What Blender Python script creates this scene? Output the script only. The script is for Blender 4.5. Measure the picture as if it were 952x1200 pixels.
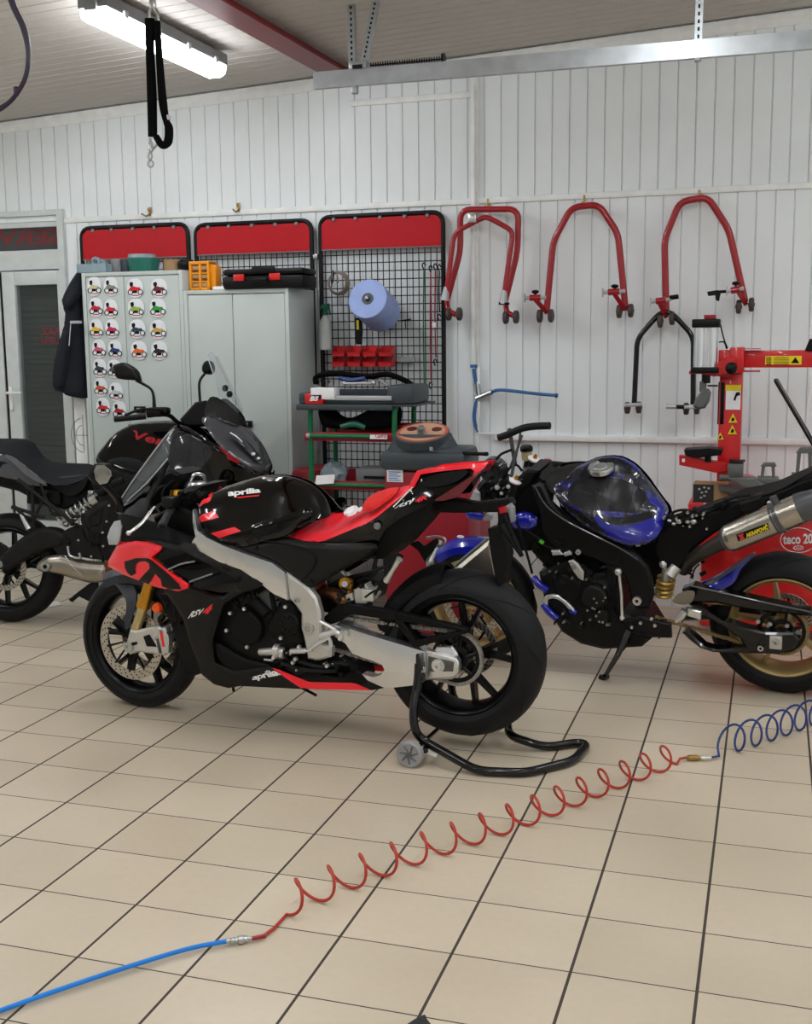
import bpy, bmesh, math, random
import numpy as np
from mathutils import Vector, Matrix, geometry
from mathutils.bvhtree import BVHTree
for o in list(bpy.data.objects): bpy.data.objects.remove(o)
random.seed(7)
S = bpy.context.scene
COL = S.collection
PI = math.pi
V = Vector

# ---------------------------------------------------------------- camera
CAM = V((0, 0, 1.5644)); FPX = 1352.4437
CR = V((0.95371588, 0.30052762, -0.0104485)); CU = V((-0.03444401, 0.14369263, 0.98902277)); CF = V((-0.29873003, 0.94288683, -0.14739332))
cd = bpy.data.cameras.new('camera'); co = bpy.data.objects.new('camera', cd); COL.objects.link(co)
cd.sensor_fit = 'HORIZONTAL'; cd.sensor_width = 36; cd.lens = 36*FPX/952; cd.clip_start = .05
co.matrix_world = Matrix(((CR.x, CU.x, -CF.x, CAM.x), (CR.y, CU.y, -CF.y, CAM.y), (CR.z, CU.z, -CF.z, CAM.z), (0, 0, 0, 1)))
S.camera = co
S.view_settings.view_transform = 'Standard'; S.view_settings.look = 'None'; S.view_settings.gamma = 1
S.view_settings.use_curve_mapping = False
S.view_settings.exposure = 1.3
w = bpy.data.worlds.new('world'); S.world = w; w.use_nodes = True
w.node_tree.nodes['Background'].inputs[0].default_value = (.75, .85, 1, 1); w.node_tree.nodes['Background'].inputs[1].default_value = .35
LAMP = 13.0      # strength of every fluorescent diffuser

def ray(px, py): return CF + CR*((px-476)/FPX) - CU*((py-600)/FPX)
def at(px, py, Y): d = ray(px, py); return CAM + d*((Y-CAM.y)/d.y)
def atx(px, py, X): d = ray(px, py); return CAM + d*((X-CAM.x)/d.x)
def atz(px, py, Z=0): d = ray(px, py); return CAM + d*((Z-CAM.z)/d.z)

# ---------------------------------------------------------------- materials
MATS = {}
def lin(c):
    return tuple((x/12.92 if x <= .04045 else ((x+.055)/1.055)**2.4) for x in c)
def mat(name, rgb, rough=.5, metal=0., coat=0., emit=0., alpha=1., trans=0., var=.06, nscale=14, bump=0., bscale=60, lineargb=False, ior=1.45, spec=.5):
    if name in MATS: return MATS[name]
    m = bpy.data.materials.new(name); m.use_nodes = True; nt = m.node_tree; b = nt.nodes['Principled BSDF']
    c = tuple(x/255 for x in rgb) if max(rgb) > 1 else rgb
    c = lin(c) if not lineargb else c
    b.inputs['Roughness'].default_value = rough; b.inputs['Metallic'].default_value = metal
    b.inputs['Coat Weight'].default_value = coat; b.inputs['Coat Roughness'].default_value = .04
    b.inputs['IOR'].default_value = ior; b.inputs['Specular IOR Level'].default_value = spec
    b.inputs['Alpha'].default_value = alpha; b.inputs['Transmission Weight'].default_value = trans
    if emit: b.inputs['Emission Color'].default_value = (*c, 1); b.inputs['Emission Strength'].default_value = emit
    tc = nt.nodes.new('ShaderNodeTexCoord'); n = nt.nodes.new('ShaderNodeTexNoise'); n.inputs['Scale'].default_value = nscale; n.inputs['Detail'].default_value = 4
    nt.links.new(tc.outputs['Object'], n.inputs['Vector'])
    mp = nt.nodes.new('ShaderNodeMapRange'); mp.inputs[1].default_value = .3; mp.inputs[2].default_value = .7
    mp.inputs[3].default_value = 1-var; mp.inputs[4].default_value = 1+var; nt.links.new(n.outputs['Fac'], mp.inputs[0])
    mx = nt.nodes.new('ShaderNodeMix'); mx.data_type = 'RGBA'; mx.blend_type = 'MULTIPLY'; mx.inputs[0].default_value = 1
    mx.inputs[6].default_value = (*c, 1); nt.links.new(mp.outputs[0], mx.inputs[7]); nt.links.new(mx.outputs[2], b.inputs['Base Color'])
    if bump:
        n2 = nt.nodes.new('ShaderNodeTexNoise'); n2.inputs['Scale'].default_value = bscale; nt.links.new(tc.outputs['Object'], n2.inputs['Vector'])
        bp = nt.nodes.new('ShaderNodeBump'); bp.inputs['Strength'].default_value = bump; bp.inputs['Distance'].default_value = .01
        nt.links.new(n2.outputs['Fac'], bp.inputs['Height']); nt.links.new(bp.outputs[0], b.inputs['Normal'])
    MATS[name] = m; return m
M = {}
def D(k, *a, **kw): M[k] = mat(k, *a, **kw)
D('white_panel', (233, 238, 239), .42, bump=.03, bscale=9, var=.025, nscale=3)
D('white_trim', (238, 240, 238), .4)
D('ceiling_panel', (198, 194, 188), .7, var=.03, spec=.15)
D('pvc_white', (206, 211, 210), .35)
D('beam_red', (112, 22, 24), .45)
D('tube_red', (158, 24, 34), .3, coat=.3)
D('board_red', (186, 24, 34), .45, var=.03, spec=.25)
D('machine_red', (200, 22, 26), .32, coat=.3)
D('dark_red', (150, 22, 38), .45)
D('steel', (190, 192, 192), .3, 1.)
D('zinc', (170, 174, 176), .38, .9, var=.12)
D('silver', (220, 221, 221), .3, .9, var=.04)
D('brushed', (226, 228, 230), .27, .92, var=.04)
D('cast_alu', (206, 205, 200), .42, .7, var=.05)
D('black_paint', (12, 12, 13), .25, coat=.4, spec=.3)
D('black_metal', (16, 16, 17), .42, .1, spec=.3)
D('black_matte', (12, 12, 13), .6, spec=.2)
D('charcoal', (28, 27, 26), .5, var=.05, spec=.22)
D('plastic_dark', (10, 10, 11), .45, spec=.25)
D('gloss_black', (4, 4, 5), .08, coat=.55, var=0, spec=.2)
D('rubber', (18, 19, 21), .58, spec=.3, var=.12, nscale=30, bump=.05)
D('rim_black', (10, 10, 11), .3, .2, spec=.3)
D('gold', (200, 146, 50), .28, .9)
D('rim_gold', (176, 152, 102), .42, .6)
D('chain', (168, 164, 156), .45, .5, var=.3, nscale=200, bump=.6, bscale=220)
D('chain_gold', (160, 138, 96), .45, .5, var=.35, nscale=200, bump=.6, bscale=220)
D('bronze', (118, 78, 52), .35, .85, var=.2)
D('race_red', (250, 26, 46), .35, coat=.5, var=.02)
D('seat_red', (240, 28, 46), .5, var=.03)
D('deco_red', (150, 12, 26), .3)
D('white_paint', (235, 235, 235), .4)
D('grey_plastic', (120, 122, 124), .4)
D('light_grey', (178, 180, 182), .3, .2)
D('locker_grey', (184, 192, 188), .38, .0, var=.03, nscale=5)
D('green', (16, 110, 66), .4)
D('yellow', (232, 206, 22), .5)
D('orange', (236, 150, 20), .4)
D('orange_lens', (238, 78, 12), .25, coat=.6)
D('slate_plastic', (58, 66, 70), .5, var=.08)
D('blue_paper', (152, 172, 222), .75)
D('navy', (14, 17, 28), .85, var=.15, bump=.2, bscale=20)
D('blue_gloss', (16, 26, 150), .18, coat=.8)
D('blue_hose', (24, 128, 220), .35)
D('dark_blue_hose', (34, 58, 116), .35)
D('steel_blue_hose', (52, 102, 160), .4)
D('red_hose', (176, 52, 40), .32, var=.08)
D('brass', (160, 128, 74), .35, .8)
D('carton', (176, 140, 96), .7)
D('fabric_black', (10, 10, 11), .9, spec=.1, bump=.3, bscale=120)
D('seat_black', (22, 24, 27), .68, spec=.2)
D('cloth_red', (214, 34, 30), .85, bump=.4, bscale=60)
D('tissue', (226, 220, 220), .8, bump=.5, bscale=60)
D('blue_bin', (24, 40, 120), .4)
D('clear_box', (150, 170, 178), .25, alpha=.75)
D('smoke_lens', (52, 54, 58), .12, coat=.6)
D('titanium', (176, 170, 158), .27, .95, var=.05)
D('muffler', (158, 150, 138), .33, .9, var=.08)
D('carbon_grey', (74, 76, 80), .3, .3, coat=.3)
D('sticker_white', (226, 229, 232), .4)
D('lamp_glow', (248, 251, 255), .5, emit=LAMP, var=0)
D('lamp_tube', (255, 252, 244), .5, emit=24., var=0)

def glassm(name, rgb, alpha, rough=.03):
    m = mat(name, rgb, rough, alpha=alpha, coat=.6, var=0); return m
M['screen'] = glassm('screen', (150, 156, 162), .12)
M['screen_dark'] = glassm('screen_dark', (90, 92, 98), .35)
M['door_glass'] = glassm('door_glass', (60, 66, 62), .30)

def film_mat():
    m = bpy.data.materials.new('wrapped_tank'); m.use_nodes = True; nt = m.node_tree; b = nt.nodes['Principled BSDF']
    tc = nt.nodes.new('ShaderNodeTexCoord'); n = nt.nodes.new('ShaderNodeTexNoise'); n.inputs['Scale'].default_value = 9; n.inputs['Detail'].default_value = 3; n.inputs['Distortion'].default_value = 1.5
    nt.links.new(tc.outputs['Object'], n.inputs['Vector'])
    r = nt.nodes.new('ShaderNodeValToRGB'); r.color_ramp.elements[0].position = .42; r.color_ramp.elements[0].color = (*lin((.06, .09, .46)), 1); r.color_ramp.elements[1].position = .47; r.color_ramp.elements[1].color = (.008, .008, .02, 1)
    nt.links.new(n.outputs['Fac'], r.inputs[0]); nt.links.new(r.outputs[0], b.inputs['Base Color'])
    b.inputs['Roughness'].default_value = .16; b.inputs['Coat Weight'].default_value = .8
    n2 = nt.nodes.new('ShaderNodeTexNoise'); n2.inputs['Scale'].default_value = 14; n2.inputs['Distortion'].default_value = 2; nt.links.new(tc.outputs['Object'], n2.inputs['Vector'])
    bp = nt.nodes.new('ShaderNodeBump'); bp.inputs['Strength'].default_value = .35; bp.inputs['Distance'].default_value = .02; nt.links.new(n2.outputs['Fac'], bp.inputs['Height']); nt.links.new(bp.outputs[0], b.inputs['Normal'])
    M['wrapped_tank'] = m
    m2 = bpy.data.materials.new('black_film'); m2.use_nodes = True; nt = m2.node_tree; b = nt.nodes['Principled BSDF']; b.inputs['Base Color'].default_value = (.008, .008, .010, 1); b.inputs['Specular IOR Level'].default_value = .3
    b.inputs['Roughness'].default_value = .24; tc = nt.nodes.new('ShaderNodeTexCoord')
    n2 = nt.nodes.new('ShaderNodeTexNoise'); n2.inputs['Scale'].default_value = 7; n2.inputs['Distortion'].default_value = 1.2; nt.links.new(tc.outputs['Object'], n2.inputs['Vector'])
    bp = nt.nodes.new('ShaderNodeBump'); bp.inputs['Strength'].default_value = .3; bp.inputs['Distance'].default_value = .015; nt.links.new(n2.outputs['Fac'], bp.inputs['Height']); nt.links.new(bp.outputs[0], b.inputs['Normal'])
    M['black_film'] = m2
film_mat()

TX, TY, OX, OY = .307, .28975, -.12222, 3.54372
def tile_mat():
    m = bpy.data.materials.new('floor_tiles'); m.use_nodes = True; nt = m.node_tree; b = nt.nodes['Principled BSDF']; L = nt.links.new
    tc = nt.nodes.new('ShaderNodeTexCoord'); sp = nt.nodes.new('ShaderNodeSeparateXYZ'); L(tc.outputs['Object'], sp.inputs[0])
    def mth(op, a, bb=None):
        n = nt.nodes.new('ShaderNodeMath'); n.operation = op
        for i, x in enumerate((a, bb)):
            if x is None: continue
            if isinstance(x, (int, float)): n.inputs[i].default_value = x
            else: L(x, n.inputs[i])
        return n.outputs[0]
    def cell(axis, o, t, wd):
        u = mth('DIVIDE', mth('SUBTRACT', sp.outputs[axis], o), t); fl = mth('FLOOR', mth('ADD', u, .5))
        dist = mth('MULTIPLY', mth('ABSOLUTE', mth('SUBTRACT', u, fl)), t)
        return mth('FLOOR', u), mth('LESS_THAN', dist, wd)
    ia, ga = cell(0, OX, TX, .0040); ib, gb = cell(1, OY, TY, .0022)
    g = mth('MAXIMUM', ga, gb)
    cv = nt.nodes.new('ShaderNodeCombineXYZ'); L(ia, cv.inputs[0]); L(ib, cv.inputs[1])
    wn = nt.nodes.new('ShaderNodeTexWhiteNoise'); L(cv.outputs[0], wn.inputs['Vector'])
    n = nt.nodes.new('ShaderNodeTexNoise'); n.inputs['Scale'].default_value = 1.6; n.inputs['Detail'].default_value = 2; L(tc.outputs['Object'], n.inputs['Vector'])
    n3 = nt.nodes.new('ShaderNodeTexNoise'); n3.inputs['Scale'].default_value = 40; n3.inputs['Detail'].default_value = 4; L(tc.outputs['Object'], n3.inputs['Vector'])
    f = mth('ADD', mth('MULTIPLY', wn.outputs['Value'], .3), mth('ADD', mth('MULTIPLY', n.outputs['Fac'], .7), mth('MULTIPLY', n3.outputs['Fac'], .2)))
    r = nt.nodes.new('ShaderNodeValToRGB'); L(f, r.inputs[0])
    r.color_ramp.elements[0].position = .3; r.color_ramp.elements[0].color = (*lin((.735, .68, .59)), 1)
    r.color_ramp.elements[1].position = .85; r.color_ramp.elements[1].color = (*lin((.825, .77, .68)), 1)
    mx = nt.nodes.new('ShaderNodeMix'); mx.data_type = 'RGBA'; L(g, mx.inputs[0]); L(r.outputs[0], mx.inputs[6]); mx.inputs[7].default_value = (*lin((.24, .20, .18)), 1)
    L(mx.outputs[2], b.inputs['Base Color'])
    mr = nt.nodes.new('ShaderNodeMapRange'); L(n.outputs['Fac'], mr.inputs[0]); mr.inputs[1].default_value = .3; mr.inputs[2].default_value = .7; mr.inputs[3].default_value = .27; mr.inputs[4].default_value = .33
    ro = mth('MAXIMUM', mr.outputs[0], mth('MULTIPLY', g, .85)); ro = mth('MAXIMUM', .29, mth('MULTIPLY', g, .85)); L(ro, b.inputs['Roughness'])
    bp = nt.nodes.new('ShaderNodeBump'); bp.inputs['Strength'].default_value = .5; bp.inputs['Distance'].default_value = .002; L(mth('SUBTRACT', 1., g), bp.inputs['Height']); L(bp.outputs[0], b.inputs['Normal'])
    return m
M['tiles'] = tile_mat()

# ---------------------------------------------------------------- mesh builder
NOSPLIT = ('lettering', 'lines', 'crosshair', 'graphic', 'wheels_and_engine', 'badge', 'wire_grid', 'handwriting', 'detail', 'fastener', 'relay', 'groove', 'adjuster_dots')
class MB:
    def __init__(s): s.v = []; s.f = []; s.mi = []; s.cur = 0; s.nosplit = False
    def clusters(s, mg=.003):
        # faces grouped into pieces that lie clear of each other
        p = list(range(len(s.v)))
        def find(a):
            while p[a] != a: p[a] = p[p[a]]; a = p[a]
            return a
        for f in s.f:
            r = find(f[0])
            for i in f[1:]: p[find(i)] = r
        comp = {}
        for k, f in enumerate(s.f): comp.setdefault(find(f[0]), []).append(k)
        if len(comp) < 2 or len(comp) > 160: return [list(range(len(s.f)))]
        items = []
        for fs in comp.values():
            vs = np.array([tuple(s.v[i]) for k in fs for i in s.f[k]]); items.append([vs.min(0)-mg, vs.max(0)+mg, list(fs)])
        ch = True
        while ch:
            ch = False; out = []
            for it in items:
                for o in out:
                    if (it[0] <= o[1]).all() and (it[1] >= o[0]).all():
                        o[0] = np.minimum(o[0], it[0]); o[1] = np.maximum(o[1], it[1]); o[2] += it[2]; ch = True; break
                else: out.append(it)
            items = out
        return [i[2] for i in items]
    def add(s, vs, fs, flip=False):
        k = len(s.v); s.v += [V(v) for v in vs]
        for f in fs: s.f.append(tuple(k+i for i in (reversed(f) if flip else f))); s.mi.append(s.cur)
    def box(s, c, size, rot=None, ch=0.):
        x, y, z = [a/2 for a in size]
        ch = min(ch, x*.9, y*.9, z*.9)
        if ch <= 0:
            vs = [V((i*x, j*y, k*z)) for i in (-1, 1) for j in (-1, 1) for k in (-1, 1)]
            fs = [(0, 1, 3, 2), (4, 6, 7, 5), (0, 4, 5, 1), (2, 3, 7, 6), (0, 2, 6, 4), (1, 5, 7, 3)]
        else:
            bm = bmesh.new(); bmesh.ops.create_cube(bm, size=1); bmesh.ops.scale(bm, vec=(2*x, 2*y, 2*z), verts=bm.verts)
            bmesh.ops.bevel(bm, geom=bm.edges[:], offset=ch, segments=2, affect='EDGES', profile=.5)
            bm.verts.index_update(); vs = [v.co.copy() for v in bm.verts]; fs = [tuple(v.index for v in f.verts) for f in bm.faces]; bm.free()
        R = rot.to_matrix() if hasattr(rot, 'to_matrix') else (rot or Matrix.Identity(3))
        s.add([R @ v + V(c) for v in vs], fs); return s
    def bx(s, a, b, ch=0.):
        a = V(a); b = V(b); return s.box((a+b)/2, [abs(q) for q in (b-a)], None, ch)
    def ring_loft(s, rings, caps=True, closed=False):
        n = len(rings[0]); k = len(s.v)
        for r in rings: s.v += [V(p) for p in r]
        m = len(rings)
        for i in range(m if closed else m-1):
            a = k+i*n; b = k+((i+1) % m)*n
            for j in range(n):
                s.f.append((a+j, a+(j+1) % n, b+(j+1) % n, b+j)); s.mi.append(s.cur)
        if caps and not closed:
            s.f.append(tuple(reversed(range(k, k+n)))); s.mi.append(s.cur)
            s.f.append(tuple(range(k+(m-1)*n, k+m*n))); s.mi.append(s.cur)
        return s
    def tube(s, pts, r, seg=10, smooth=0, closed=False, flat=1.):
        pts = [V(p) for p in pts]
        rs = list(r) if hasattr(r, '__len__') else None
        if smooth:
            P = []; R2 = []
            n = len(pts)
            rng = n if closed else n-1
            for i in range(rng):
                p0 = pts[(i-1) % n] if (closed or i > 0) else pts[0]*2-pts[1]; p1 = pts[i]; p2 = pts[(i+1) % n]
                p3 = pts[(i+2) % n] if (closed or i+2 < n) else pts[-1]*2-pts[-2]
                for k in range(smooth):
                    t = k/smooth
                    P.append(.5*((2*p1)+(p2-p0)*t+(2*p0-5*p1+4*p2-p3)*t*t+(3*p1-p0-3*p2+p3)*t**3))
                    if rs: R2.append(rs[i]*(1-t)+rs[(i+1) % n]*t)
            if not closed:
                P.append(pts[-1]);
                if rs: R2.append(rs[-1])
            pts = P; rs = R2 if rs else None
        n = len(pts); rings = []
        t0 = (pts[1]-pts[0]).normalized(); up = V((0, 0, 1)) if abs(t0.z) < .9 else V((1, 0, 0)); nrm = t0.cross(up).normalized()
        for i in range(n):
            if closed: a = (pts[(i+1) % n]-pts[i-1]).normalized()
            elif i == 0: a = (pts[1]-pts[0]).normalized()
            elif i == n-1: a = (pts[-1]-pts[-2]).normalized()
            else: a = ((pts[i+1]-pts[i]).normalized()+(pts[i]-pts[i-1]).normalized()).normalized()
            nrm = (nrm-a*nrm.dot(a)).normalized(); bn = a.cross(nrm); rr = rs[i] if rs else r
            rings.append([pts[i]+(nrm*math.cos(2*PI*j/seg)+bn*math.sin(2*PI*j/seg)*flat)*rr for j in range(seg)])
        return s.ring_loft(rings, True, closed)
    def rtube(s, pts, r, bend=.04, seg=12, closed=False):
        # straight runs joined by rounded bends
        pts = [V(p) for p in pts]; out = []
        n = len(pts)
        for i, p in enumerate(pts):
            if not closed and i in (0, n-1): out.append(p); continue
            a = pts[i-1]; b = pts[(i+1) % n]; da = min(bend, (a-p).length*.45); db = min(bend, (b-p).length*.45)
            A = p+(a-p).normalized()*da; B = p+(b-p).normalized()*db
            for k in range(6): t = k/5; out.append(A*(1-t)**2+p*2*t*(1-t)+B*t*t)
        return s.tube(out, r, seg, 0, closed)
    def cyl(s, a, b, r, r2=None, seg=24):
        return s.tube([a, b], [r, r if r2 is None else r2], seg)
    def lathe(s, prof, c=(0, 0, 0), axis='y', seg=48, closed=True):
        # prof: (radius, along-axis)
        rings = []
        c = V(c)
        for k in range(seg):
            t = 2*PI*k/seg; ct, st = math.cos(t), math.sin(t)
            if axis == 'y': rings.append([c+V((r*ct, a, r*st)) for r, a in prof])
            elif axis == 'z': rings.append([c+V((r*ct, r*st, a)) for r, a in prof])
            else: rings.append([c+V((a, r*ct, r*st)) for r, a in prof])
        k0 = len(s.v); n = len(prof)
        for r in rings: s.v += r
        for i in range(seg):
            for j in range(n if closed else n-1):
                a = k0+i*n+j; b = k0+i*n+(j+1) % n; c2 = k0+((i+1) % seg)*n+(j+1) % n; d = k0+((i+1) % seg)*n+j
                s.f.append((a, b, c2, d)); s.mi.append(s.cur)
        return s
    def sphere(s, c, r, seg=16):
        rr = r if hasattr(r, '__len__') else (r, r, r); rings = []
        for i in range(1, seg//2):
            p = PI*i/(seg//2); rings.append([V(c)+V((rr[0]*math.sin(p)*math.cos(2*PI*j/seg), rr[1]*math.sin(p)*math.sin(2*PI*j/seg), rr[2]*math.cos(p))) for j in range(seg)])
        return s.ring_loft(rings)
    def prism(s, poly, y0, y1, ch=0.):
        # poly of (x, z); extruded from y0 (near) to y1 (far) with an optional chamfer on both rims
        poly = dedupe(poly)
        area = sum(poly[i][0]*poly[(i+1) % len(poly)][1]-poly[(i+1) % len(poly)][0]*poly[i][1] for i in range(len(poly)))
        if area < 0: poly = poly[::-1]
        if y0 > y1: y0, y1 = y1, y0
        tri = geometry.delaunay_2d_cdt([V(p) for p in poly], [(i, (i+1) % len(poly)) for i in range(len(poly))], [], 1, 1e-6)
        n = len(poly)
        loops = [(poly, y0), (poly, y1)]
        if ch > 0:
            ins = inset(poly, ch); loops = [(ins, y0), (poly, y0+ch), (poly, y1-ch), (ins, y1)]
        k = len(s.v)
        for pl, y in loops: s.v += [V((p[0], y, p[1])) for p in pl]
        if len(tri[0]) == n:
            mp = [o[0] for o in tri[3]]
            for f in tri[2]:
                ff = [mp[i] for i in f]
                s.f.append(tuple(k+i for i in ff)); s.mi.append(s.cur)
                s.f.append(tuple(k+(len(loops)-1)*n+i for i in reversed(ff))); s.mi.append(s.cur)
        else:
            s.f.append(tuple(range(k, k+n))); s.mi.append(s.cur); s.f.append(tuple(reversed(range(k+(len(loops)-1)*n, k+len(loops)*n)))); s.mi.append(s.cur)
        for q in range(len(loops)-1):
            a = k+q*n; b = a+n
            for j in range(n): s.f.append((a+j, b+j, b+(j+1) % n, a+(j+1) % n)); s.mi.append(s.cur)
        return s
    def build(s, name, m, parent=None, smooth=35, label=None, loc=None):
        if parent is not None and not s.nosplit and not any(k in name for k in NOSPLIT):
            cl = s.clusters()
            if 2 <= len(cl) <= 24:
                out = []
                for fs in cl:
                    t = MB(); t.nosplit = True; used = sorted({i for k in fs for i in s.f[k]}); mp = {v: i for i, v in enumerate(used)}
                    t.v = [s.v[i] for i in used]; t.f = [tuple(mp[i] for i in s.f[k]) for k in fs]; t.mi = [s.mi[k] for k in fs]
                    out.append(t.build(name, m, parent, smooth, label, loc))
                return out[0]
        me = bpy.data.meshes.new(name); me.from_pydata([tuple(v) for v in s.v], [], s.f)
        ms = m if isinstance(m, (list, tuple)) else [m]
        for x in ms: me.materials.append(M[x] if isinstance(x, str) else x)
        if len(ms) > 1: me.polygons.foreach_set('material_index', s.mi)
        me.validate()
        bm = bmesh.new(); bm.from_mesh(me); bmesh.ops.recalc_face_normals(bm, faces=bm.faces); bm.to_mesh(me); bm.free()
        if smooth: me.polygons.foreach_set('use_smooth', [True]*len(me.polygons)); me.set_sharp_from_angle(angle=math.radians(smooth))
        o = bpy.data.objects.new(name, me); COL.objects.link(o)
        if parent: o.parent = parent
        if label: o['label'] = label
        if loc is not None:
            for v in me.vertices: v.co -= V(loc)
            o.location = loc
        return o
def dedupe(poly):
    out = []
    for p in poly:
        if not out or math.hypot(p[0]-out[-1][0], p[1]-out[-1][1]) > 1e-4: out.append((p[0], p[1]))
    if len(out) > 2 and math.hypot(out[0][0]-out[-1][0], out[0][1]-out[-1][1]) < 1e-4: out.pop()
    return out
def inset(poly, d):
    n = len(poly); out = []
    for i in range(n):
        p0, p1, p2 = V(poly[i-1]), V(poly[i]), V(poly[(i+1) % n])
        a = (p1-p0).normalized(); b = (p2-p1).normalized(); na = V((-a.y, a.x)); nb = V((-b.y, b.x)); m = na+nb
        if m.length < 1e-3: m = na
        m = m.normalized(); c = max(.5, m.dot(na)); out.append(tuple(p1+m*(d/c)))
    return out

def tag(o, label=None, cat=None, group=None, kind=None):
    if label: o['label'] = label
    if cat: o['category'] = cat
    if group: o['group'] = group
    if kind: o['kind'] = kind
    return o
def empty(name, loc=(0, 0, 0), rz=0., label=None, cat=None, group=None):
    o = bpy.data.objects.new(name, None); COL.objects.link(o); o.location = loc; o.rotation_euler = (0, 0, rz); o.empty_display_size = .1
    return tag(o, label, cat, group)
def copy_tree(o, parent=None):
    c = o.copy(); COL.objects.link(c)
    if parent: c.parent = parent
    for ch in [x for x in bpy.data.objects if x.parent == o]: copy_tree(ch, c)
    return c
def struct(o): o['kind'] = 'structure'; return o

# frame: a local system whose x runs along the thing, y away from the viewer, z up
class Frame:
    def __init__(s, loc, ang, lean=0.):
        s.M = Matrix.Translation(V(loc)) @ Matrix.Rotation(ang, 4, 'Z') @ Matrix.Rotation(lean, 4, 'X'); s.I = s.M.inverted()
        s.loc = loc; s.ang = ang; s.lean = lean; s.c = s.I @ CAM; s.R = s.I.to_3x3()
    def root(s, name, label, cat, group=None):
        o = empty(name, s.loc, s.ang, label, cat, group); o.rotation_euler = (s.lean, 0, s.ang); o.rotation_mode = 'XYZ'; return o
    def q(s, px, py, o=0.):            # point of pixel (px, py) on the plane o metres towards the viewer of the mid plane
        d = s.R @ ray(px, py); t = (-o-s.c.y)/d.y; return s.c+d*t
    def qx(s, px, py, x): d = s.R @ ray(px, py); return s.c+d*((x-s.c.x)/d.x)
    def L(s, pts, o=0.): return [s.q(p[0], p[1], p[2] if len(p) > 2 else o) for p in pts]
    def P(s, pts, o=0.): return [(v.x, v.z) for v in s.L([(p[0], p[1]) for p in pts], o)]
WORLD = Frame((0, 0, 0), 0)

def chaikin(P, n):
    for _ in range(n):
        Q = []
        for i in range(len(P)):
            a, b = P[i], P[(i+1) % len(P)]; Q += [a*.75+b*.25, a*.25+b*.75]
        P = Q
    return P
def skin(mb, fr, pts, o=0., bulge=0., edge=.03, thick=.012, step=.014, rnd=1, mirror=False, back=None, q=2., bow=0., bowl=0.):
    """a shaped panel: outline of (px, py[, offset]); the offset runs smoothly inside it, the rim is rolled over by bulge"""
    B = fr.L(pts, o)
    B = chaikin(B, rnd)
    R = []
    for i in range(len(B)):
        a, b = B[i], B[(i+1) % len(B)]; n = max(1, int(math.hypot(b.x-a.x, b.z-a.z)/step))
        for k in range(n): R.append(a.lerp(b, k/n))
    bx = np.array([(p.x, p.z) for p in R]); by = np.array([p.y for p in R])
    keep = [0]
    for i in range(1, len(R)):
        if np.hypot(*(bx[i]-bx[keep[-1]])) > 5e-4: keep.append(i)
    bx = bx[keep]; by = by[keep]
    x0, z0 = bx.min(0); x1, z1 = bx.max(0)
    gx, gz = np.meshgrid(np.arange(x0+step/2, x1, step), np.arange(z0+step/2, z1, step*.9)); gx[::2] += step/2
    G = np.stack([gx.ravel(), gz.ravel()], -1)
    def dist(P):
        a = bx; b = np.roll(bx, -1, 0); d = b-a; l2 = (d**2).sum(-1)+1e-12
        t = np.clip(((P[:, None]-a[None])*d[None]).sum(-1)/l2, 0, 1); c = a[None]+t[..., None]*d[None]
        return np.sqrt(((P[:, None]-c)**2).sum(-1)).min(1)
    if len(G):
        a = bx; b = np.roll(bx, -1, 0)
        cond = (a[None, :, 1] > G[:, None, 1]) != (b[None, :, 1] > G[:, None, 1])
        xi = (b[None, :, 0]-a[None, :, 0])*(G[:, None, 1]-a[None, :, 1])/(b[None, :, 1]-a[None, :, 1]+1e-12)+a[None, :, 0]
        ins = ((cond & (G[:, None, 0] < xi)).sum(1) % 2) == 1
        G = G[ins]
    if len(G): dd = dist(G); G = G[dd > step*.45]
    n = len(bx)
    allp = [V(p) for p in bx]+[V(p) for p in G]
    res = geometry.delaunay_2d_cdt(allp, [(i, (i+1) % n) for i in range(n)], [], 1, 1e-6)
    P = np.array([tuple(p) for p in res[0]]); tris = res[2]
    orig = res[3]
    w = 1/(((P[:, None]-bx[None])**2).sum(-1)+1e-6)**(q/2); Y = (w*by[None]).sum(1)/w.sum(1)
    isb = np.zeros(len(P), bool)
    for i, oo in enumerate(orig):
        if any(k < n for k in oo): isb[i] = True; Y[i] = by[min(oo)]
    if bulge:
        d = dist(P); d[isb] = 0; t = np.clip(d/edge, 0, 1); Y = Y-bulge*np.sqrt(1-(1-t)**2)
    if bow or bowl:
        m0 = P.mean(0); ev, ax = np.linalg.eigh(np.cov((P-m0).T)); t = (P-m0)@ax[:, 0]; u = (P-m0)@ax[:, 1]
        # follow the bend of the member: centre line as a parabola in u
        cf = np.polyfit(u, t, 2); t = t-np.polyval(cf, u); t = t/np.abs(t).max(); u = u/np.abs(u).max(); Y = Y-bow*(1-t**2)-bowl*(1-u**2)
    # boundary edges
    cnt = {}
    for f in tris:
        for i in range(len(f)):
            e = (f[i], f[(i+1) % len(f)]); cnt[e] = cnt.get(e, 0)+1
    bed = [e for e in cnt if (e[1], e[0]) not in cnt]
    for sgn in ((1, -(1 if mirror is True else mirror)) if mirror else (1,)):
        m = len(P)
        front = [V((P[i][0], sgn*Y[i], P[i][1])) for i in range(m)]
        backv = [V((P[i][0], sgn*((Y[i]+thick) if back is None else -back), P[i][1])) for i in range(m)]
        fs = [tuple(f) for f in tris]+[tuple(m+i for i in reversed(f)) for f in tris]+[(a, a+m, b+m, b) for a, b in bed]
        mb.add(front+backv, fs)
    return mb

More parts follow.
